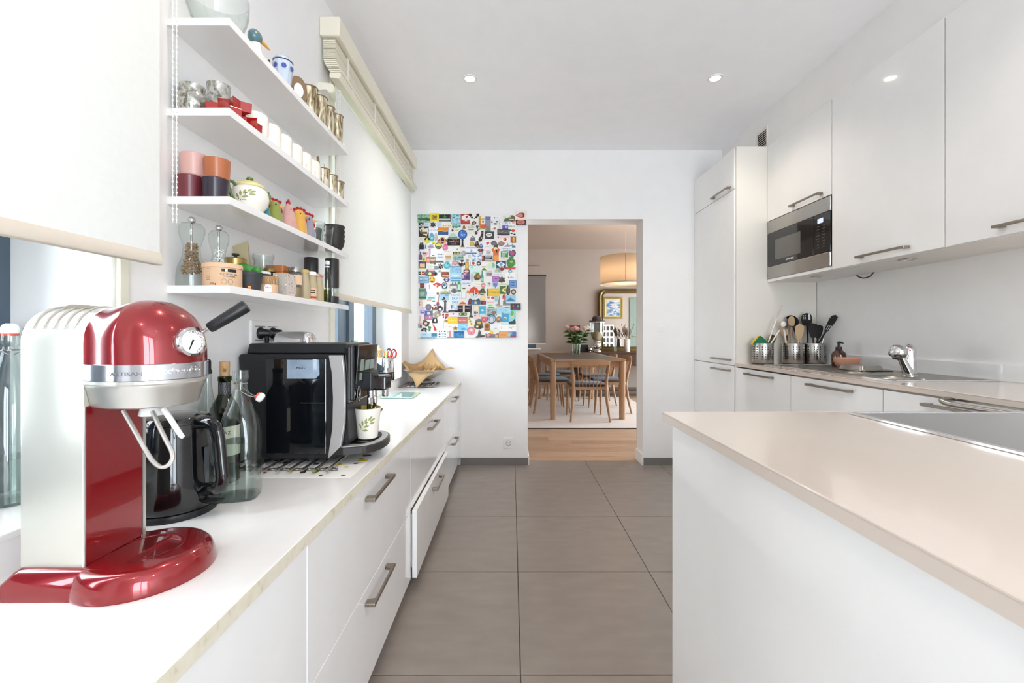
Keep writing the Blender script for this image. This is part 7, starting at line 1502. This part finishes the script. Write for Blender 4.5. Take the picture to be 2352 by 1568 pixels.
(1055,692.4,1070.7,701.4,'A','d8845c','orange terracotta house magnet',('r',0,-.6,.9,.3,'e8b8a4'),('r',0,.1,.7,.12,'a8503a')),
(1072,667,1077.8,674,'O','d8935c','tiny orange leaf magnet',('r',0,0,.1,.6,'b06a38')),
(1116,621,1130.7,634,'R','c4cdd0','magnet of a brown villa under blue sky',('r',0,-.3,.8,.5,'a87a60'),('r',0,.6,.9,.2,'a8cbe4')),
(1132.3,628.2,1155,633.4,'R','ebe7ef','narrow white strip magnet reading LA MANGA',('t',0,0,.7,'LA MANGA','3a3444',1.05)),
(1131.3,634.6,1145.4,646.6,'R','a868b0','purple tile magnet with dark letters',('r',0,0,.8,.7,'b87cc0'),('w',0,.1,0.60,0.14,3,'4a2a5a')),
(1145.4,634.6,1160,649.8,'M','3f3a30','black olive-branch magnet',('e',-.1,.3,.3,.3,'5a5246')),
(1162,626.5,1182.2,642.8,'R','f3f1f2','white magnet with handwritten I Köln',('t',-.1,.55,.32,'I','4a464a'),('t',.1,-.3,.42,'Köln','4a464a',1.0)),
(1170,643.3,1186,660.7,'K','4c7ab4','blue square magnet with dark letters',('r',0,0,.82,.82,'6a9ad0'),('w',0,.35,0.45,0.13,2,'22365a'),('w',0,-.3,0.70,0.13,4,'22365a')),
(1118,646.8,1128,658.5,'M','d6d6d4','small white and grey horse magnet',('e',.2,.2,.3,.4,'6a6a68')),
(1130,648.2,1144.8,661.7,'R','d4def2','lavender and blue flower vase magnet',('r',0,.5,.7,.35,'6a8ac8'),('r',0,-.1,.6,.3,'8a6a9a'),('r',0,-.6,.1,.3,'3a5a7a')),
(1147,650.4,1167,654.2,'R','dcdcba','thin pale gold strip magnet',('r',0,0,.85,.35,'b8b878')),
(1120,663.4,1148,679.6,'R','e6bf3a','yellow number-plate magnet reading 17-DN-ED',('r',-.91,0,.09,1,'3a5aa8'),('t',.1,.0,.42,'17-DN-ED','6a4a18',.95)),
(1148,657.4,1162,674.2,'R','2f6a34','green flag magnet with a yellow triangle and blue disc',('p',[(-.6,0),(.95,.8),(.95,-.8)],'e6e060'),('e',.65,.05,.3,.25,'4a4a88')),
(1162.7,655,1172,677,'F','232420','dark surfboard shaped magnet',('r',0,0,.08,.8,'8a7a50'),('e',-.4,-.1,.15,.3,'a85a2a')),
(1173.8,664,1185,675.8,'O','3a3430','round dark magnet with a golden crown',('e',0,-.1,.65,.55,'d8b898')),
(1118.3,680,1134.5,691.5,'L','ecebea','white round-eared pet magnet with a red bow',('e',-.5,.4,.35,.4,'d8686a'),('e',.6,.3,.4,.4,'c83236')),
(1136.7,680.2,1142.6,691.5,'R','8ac0d8','narrow pale blue card magnet',('r',0,.4,.7,.4,'9ad8c8')),
(1135,674.7,1154,703.5,[(-1,-.7),(-.2,-.6),(.35,1),(.45,1),(.35,-.8),(.9,-.8),(.8,-1),(-.1,-1),(-1,-.55)],'8a8684','tall grey pointed hat magnet',('p',[(-.9,-.66),(.8,-.86),(.75,-.95),(-.1,-.95)],'c8ac94')),
(1154.2,674.4,1161.6,685.4,'A','c8523e','small red parrot magnet',('e',-.5,-.1,.35,.4,'5a4a2a')),
(1162.9,677.8,1183.8,696,'R','8cc6e4','light blue magnet with a dark blue mountain',('p',[(-.9,-.4),(-.1,.4),(.9,-.4)],'3a6a98'),('r',0,-.85,1,.13,'e4eef2')),
(1155.6,686.7,1173,701,[(-1,-1),(1,-1),(1,.5),(.6,.9),(0,.6),(-.6,1),(-1,.2)],'85858c','grey sailing ship magnet',('r',0,-.2,.7,.35,'6a6a74'),('r',0,-.8,.9,.1,'a8a8b0')),
(1117.7,691.8,1134.5,696.2,'R','f2dce2','thin pink strip magnet with crimson letters',('w',0,0,0.85,0.25,9,'c84a68')),
(1173,697,1195.2,711.4,'R','2a2424','black magnet with red and green figures reading BERLIN',('c',-.45,.15,.6,'3c1418'),('c',.45,.15,.6,'12302e'),('p',[(-.5,-.3),(-.4,-.3),(-.38,.15),(-.25,.25),(-.4,.35),(-.45,.55),(-.5,.35),(-.65,.25),(-.52,.15)],'d8606a'),('p',[(.35,-.3),(.45,0),(.6,-.3),(.5,.3),(.45,.55),(.4,.3)],'8ad8d8'),('t',0,-.78,.2,'BERLIN','d8506a',1.3)),
(1117.3,696.5,1137.4,707.8,'K','e0f0e2','mint green tag magnet with a bicycle',('e',-.1,.2,.5,.35,'8ad0a4'),('r',0,-.65,.65,.12,'2a3a30')),
(1118.4,709.5,1140.8,723.9,'R','b8c4c0,7d8a84','photo magnet of ruins by the water',('r',.4,-.1,.4,.4,'7a7064'),('r',-.2,-.85,.8,.13,'4a6a68')),
(1141.4,705.4,1155.8,720.4,'R','a6d2ec','light blue square magnet with a darker letter',('w',.1,.1,0.18,0.22,1,'4a92c8'),('c',.8,-.8,.2,'6a8aa8')),
(1157,704.6,1172.4,720.4,'R','b4dcea','light blue island chart magnet',('r',0,.75,.7,.12,'4a8ac0'),('e',-.3,0,.5,.3,'8accd0'),('r',0,-.8,.9,.08,'8ab8d0')),
(1169,713,1184.5,744,'R','8ad0d4','tall beach magnet with palm and dark ship',('e',-.1,.55,.5,.35,'5fae44'),('p',[(-.4,.2),(.4,.2),(.3,.0),(-.3,0)],'e8d07a'),('p',[(-.9,-.6),(.2,-.5),(.6,-.2),(.9,-.6),(.9,-1),(-.8,-1)],'16302c')),
(1119.6,722.2,1138.5,742.2,'O','2c3a6a','round blue-rimmed magnet of a white monument',('c',0,0,.85,'eef0f4'),('c',0,.05,.76,'7aa0cc'),('e',0,-.15,.4,.6,'d8d8cc')),
(1139.7,726.7,1152.3,740,'O','8a7660','brown antique globe magnet',('e',-.1,.2,.5,.4,'c0a880'),('r',-.3,-.75,.3,.2,'3a4a9a')),
(1152.3,721.8,1168.4,744,'R','3a9ed0','blue card magnet with a white sheep head',('e',0,.2,.45,.25,'e6ece8'),('c',0,.1,.3,'8a8478'),('r',0,-.75,.9,.2,'d8e4e2')),
(1112.8,742.4,1124.8,759,'R','b07a3c','tan passport magnet with a brown seal',('c',0,.2,.7,'7a4a1c'),('r',0,-.6,.7,.12,'8a5420')),
(1126.5,744.7,1147,756.6,'R','f0eff0','white magnet reading RIO',('t',.1,-.6,.4,'RIO','5a6a90'),('r',0,.5,.6,.12,'e4e4e8')),
(1149,745.2,1184,760.4,'R','f5f3f1','wide white magnet reading I NY in black',('t',-.78,.0,.5,'I',K_),('t',.45,.0,.5,'NY',K_,1.1)),
(1116,761,1145.8,775,[(-1,-1),(1,-1),(1,.1),(.8,.6),(.5,.1),(.1,.2),(-.3,.7),(-.6,.2),(-1,.3)],'9a6a6e','colourful little town magnet under a yellow sun',('c',-.1,.75,.55,'ecdc3a'),('r',-.6,-.2,.2,.4,'d89aa0'),('r',.1,-.6,.2,.3,'6a7ab0'),('r',.6,-.5,.18,.4,'d0b86a'),('r',-.3,-.7,.15,.2,'5a6a4a')),
(1146.2,760.8,1165,775,'K','e0a05c','orange magnet with a row of darker letters',('w',0,-.1,0.70,0.14,5,'b06020')),
(1165.5,761.2,1185.6,774.6,'K','8a94a4','blue and plum harbour magnet',('r',.5,.4,.4,.5,'3a6ab4'),('r',.3,-.6,.6,.35,'8a3a6a'),('r',-.6,0,.3,.6,'b8c0b8')),
(962.6,705.8,975.4,721,'R','d8d2e8','lilac calendar page magnet',('t',.5,.6,.35,'11','4a3a6a'),('r',.2,-.3,.7,.45,'7a62b0'),('r',.3,-.2,.4,.25,'c8bcec')),
(977.4,698.2,990.7,712,'O','7a6e7c','round grey magnet with an embossed star',('x',0,0,.75,'9a8a98')),
(993,700,1002.4,712.4,'B','3a2818','dark beer bottle magnet with a cream label',('e',-.1,.3,.6,.4,'ece6cc'),('r',0,-.7,.8,.25,'b0703a')),
(1004,702,1016.7,714.8,'O','4a4450','dark violin-bodied magnet with a white disc',('c',.1,-.3,.5,'e4e0ea'),('r',.3,.6,.15,.4,'3a2c30')),
(975.4,713.8,993.3,733.2,'R','6f6a90','patchwork stars and stripes map magnet',('r',-.6,.6,.35,.35,'4a7ac0'),('c',0,.4,.35,'d8d8d0'),('r',0,-.5,.85,.4,'c07a98'),('r',.3,-.4,.12,.3,'f0dce4')),
(995.3,714.8,1012.6,727,'L','a89a8c','beige camel magnet',('c',.6,.5,.35,'8a6a50'),('c',.2,-.4,.35,'d8d0c4')),
(993.3,727,1005,741.3,'A','1e1c1a','black barrel-tap magnet with a white swirl',('r',0,.7,.9,.18,'a89870'),('e',.1,-.2,.4,.5,'e8e4d8')),
(1005,725.2,1017.7,732.8,'D','e9e2e6','white half-moon magnet with a plum rim',('e',0,-.6,.75,1.1,'f4f0f2'),('c',0,-.2,.2,'5a4a58')),
(1015.4,719.4,1030,732.8,'H','b42a38','red heart magnet with a white cross',('r',-.2,.0,.12,.9,W_),('r',0,.1,.95,.12,W_)),
(961,724.5,968.8,742.8,'T','dba6ac','small pink ukulele magnet',('c',0,-.5,.5,'eac0c4')),
(969.8,734,986.6,749.5,[(-1,-.2),(-.3,.9),(.3,.5),(1,.3),(.7,-.8),(0,-1),(-.5,-.5)],'5a4030','brown oven-bread magnet',('e',0,-.1,.4,.35,'e4d4bc'),('e',-.5,.6,.25,.3,'b0783a')),
(960.6,745,964.8,752,'R','5a5f5e','grey magnet numeral 8',('t',0,0,.8,'8',W_)),
(965,746,968.8,752.5,'R','4a3038','plum magnet numeral 5',('t',0,0,.8,'5',W_)),
(967,752.6,982,763.6,[(-1,-.6),(-.8,.4),(-.2,1),(.5,.9),(1,.3),(.8,.1),(.4,.5),(.7,-.9),(.3,-.6),(0,.1),(-.4,-.6),(-.7,-.3)],'4a3438','dark umbrella-arch magnet',('e',0,.1,.3,.4,'8a8478')),
(983,749,990.2,760.7,'S','2f8a40','small green shirt magnet',('r',0,.7,.8,.12,'1f2a20')),
(992.8,745,1004,762.2,[(-1,1),(-.4,.9),(.6,-.2),(1,-.8),(.5,-1),(.2,-.7),(-.4,-.4)],'c0302e','red scissor-shaped magnet',('c',.6,-.7,.3,'eceae8'),('p',[(-.9,.9),(-.7,.9),(-.2,-.4),(-.4,-.4)],'f0e4e0')),
(966.7,764,1003,776,'R','b4d4ea','wide blue harbour panorama magnet',('r',.65,.2,.33,.6,'3a7a9a'),('r',-.1,-.85,.9,.1,'5a8a98'),('r',-.5,.3,.2,.15,'6aa0c8')),
(1006,757,1026,775.8,'R','dfe6ea','white magnet with stacked dark block letters',('w',0,.55,0.85,0.12,3,'2a3440'),('w',0,-.05,0.85,0.12,4,'2a3440'),('w',0,-.65,0.85,0.12,4,'2a3440')),
(1026.4,758.2,1041,775,'R','dfd6dc','pale flag-framed magnet with a salmon centre',('r',0,0,.3,.8,'d08a80'),('r',0,-.85,.95,.12,'5a6ab0'),('r',-.6,.5,.25,.2,'c8c8a8')),
(1005.4,733.9,1019,754,'R','e9eaee','tall plain white note magnet',('r',0,0,.8,.8,'e2e3e8')),
(1020.8,733.9,1029,739.8,'O','c8a85c','small oval gold medal magnet',('c',0,0,.5,'9a7a3a')),
(1029.5,728.2,1051.3,742.8,'R','f0cc3c','plain bright yellow rectangle magnet',('r',0,-.1,.7,.1,'f4dc78')),
(1020.8,745.4,1042,753.2,'R','efe4d4','cream outlined strip magnet with faint red letters',('r',0,0,.9,.7,'f6efe2'),('w',0,0,0.70,0.16,6,'c87a6a')),
(1052.3,702,1079.4,716,'R','201a1c','black magnet with a white cross and pink bars',('r',-.03,0,.14,1,'ece4e4'),('r',-.6,.15,.36,.15,'d8a0a8'),('r',.55,.15,.36,.15,'d8a0a8')),
(1054,716.8,1072,725.5,[(-1,0),(-.7,.8),(.2,.7),(.9,.7),(1,0),(.9,-.7),(.2,-.7),(-.7,-.8)],'4a6a38','green and yellow sandal magnet',('p',[(-.9,0),(-.5,.5),(-.3,.3),(-.6,0),(-.3,-.3),(-.5,-.5)],'e4e490'),('e',.6,0,.3,.4,'d0c878')),
(1077,701,1086.5,728,'T','4a4648','slim dark grey lattice tower magnet',('r',0,-.5,.3,.2,'6a6668')),
(1031,717.4,1051.8,727,'R','f1dbe8','pale pink strip magnet with a small posy',('c',0,.3,.35,'8a5a7a'),('r',0,-.5,.8,.3,'ecf0ea')),
(1052,728.2,1073.2,742,'R','cc7a70','salmon red magnet with a blue top stripe',('r',0,.85,1,.15,'4a7ab0'),('w',0,-.1,0.75,0.13,6,'f0ccb8')),
(1053,743.2,1072.8,758,'R','8accea','light blue wave picture magnet',('p',[(-.9,.6),(.2,.3),(.9,-.4),(.9,-.1),(.3,.5)],'c8e8f4'),('e',.1,-.6,.5,.3,'4aa4d8')),
(1073.3,727.4,1087,748.4,[(-1,.9),(-.2,1),(1,-.7),(.6,-1),(-.1,-.9),(-.8,.2)],'ece4b0','slanted cream magnet with green and gold letters',('e',-.3,.5,.3,.2,'b8a83a'),('e',0,0,.3,.2,'8a9a3a'),('e',.35,-.5,.3,.2,'c8902a')),
(1039,748.6,1052.3,759.2,'X','c08a4a','brown starfish magnet',('c',.1,0,.35,'8a5a3a')),
(1042.7,761,1065,775,'R','4a92c0,2a6a9a','deep blue aquarium photo magnet',('r',0,.75,.9,.2,'2a5a9a'),('r',0,-.85,.9,.1,'1f4a6a')),
(1073.3,750.8,1090.6,768.9,'O','d4808a','round pink and red magnet with a rabbit',('c',0,-.1,.8,'e49aa4'),('e',.0,.25,.4,.3,'f4d8d8'),('c',0,-.5,.15,'a83a50')),
(1089,732.8,1110.5,755,[(-1,-.7),(-.3,-1),(.3,-.9),(1,-.7),(.8,-.1),(.5,.9),(0,1),(-.6,.8),(-.8,0)],'6a5a34','owl-like steamboat magnet in brown and yellow',('r',0,.6,.5,.25,'5a7a90'),('e',.1,.2,.4,.25,'d8b85a'),('e',-.3,-.5,.25,.2,'e8dcc0'),('c',.3,-.65,.3,'2a2418')),
(1088,722,1101.8,732.6,'L','ecd0cc','faded pink and blue flag map magnet',('e',-.5,.5,.35,.35,'8a94c0')),
(1105.4,727.6,1117.8,739.8,'R','dc6a74','rose red tile magnet with a dark compass cross',('r',0,0,.08,.7,'6a1c24'),('r',0,0,.7,.08,'6a1c24'),('c',0,0,.35,'e89aa0')),
(1087,700.8,1100.3,720.6,'R','ded6c0','cream portrait sketch magnet',('r',0,.3,.6,.5,'efe6d0'),('r',-.3,-.65,.4,.25,'5a6a8a'),('c',.4,-.7,.2,'4a4438')),
(1101.3,703.2,1115.3,724,'R','4ab0d4','cyan card magnet with a small white sheep',('e',0,.1,.4,.2,'e8f0f0'),('r',0,-.8,.9,.2,'d0e4e4')),
(1090.6,757,1112.4,775,[(-1,-.8),(-.4,-.5),(-.2,.6),(0,1),(.1,.4),(.3,.8),(.2,-.2),(1,-.3),(1,-.8),(.2,-.9),(-.6,-1)],'55525a','dark grey gecko magnet',('r',.5,-.7,.4,.1,'3a2a2c')),
(1036.5,700.6,1050.3,712.6,'R','b9d6ee','small blue magnet with white blossoms',('c',.3,.5,.4,'f0f6fc'),('c',-.3,-.4,.4,'f0f6fc'),('r',-.8,.4,.15,.5,'2a6a9a')),
(1030.6,712.9,1051.3,717.2,'R','20242e','slim black strip magnet',('r',-.2,-.1,.5,.2,'7a84a0')),
]
for a in L_: mag(*a)
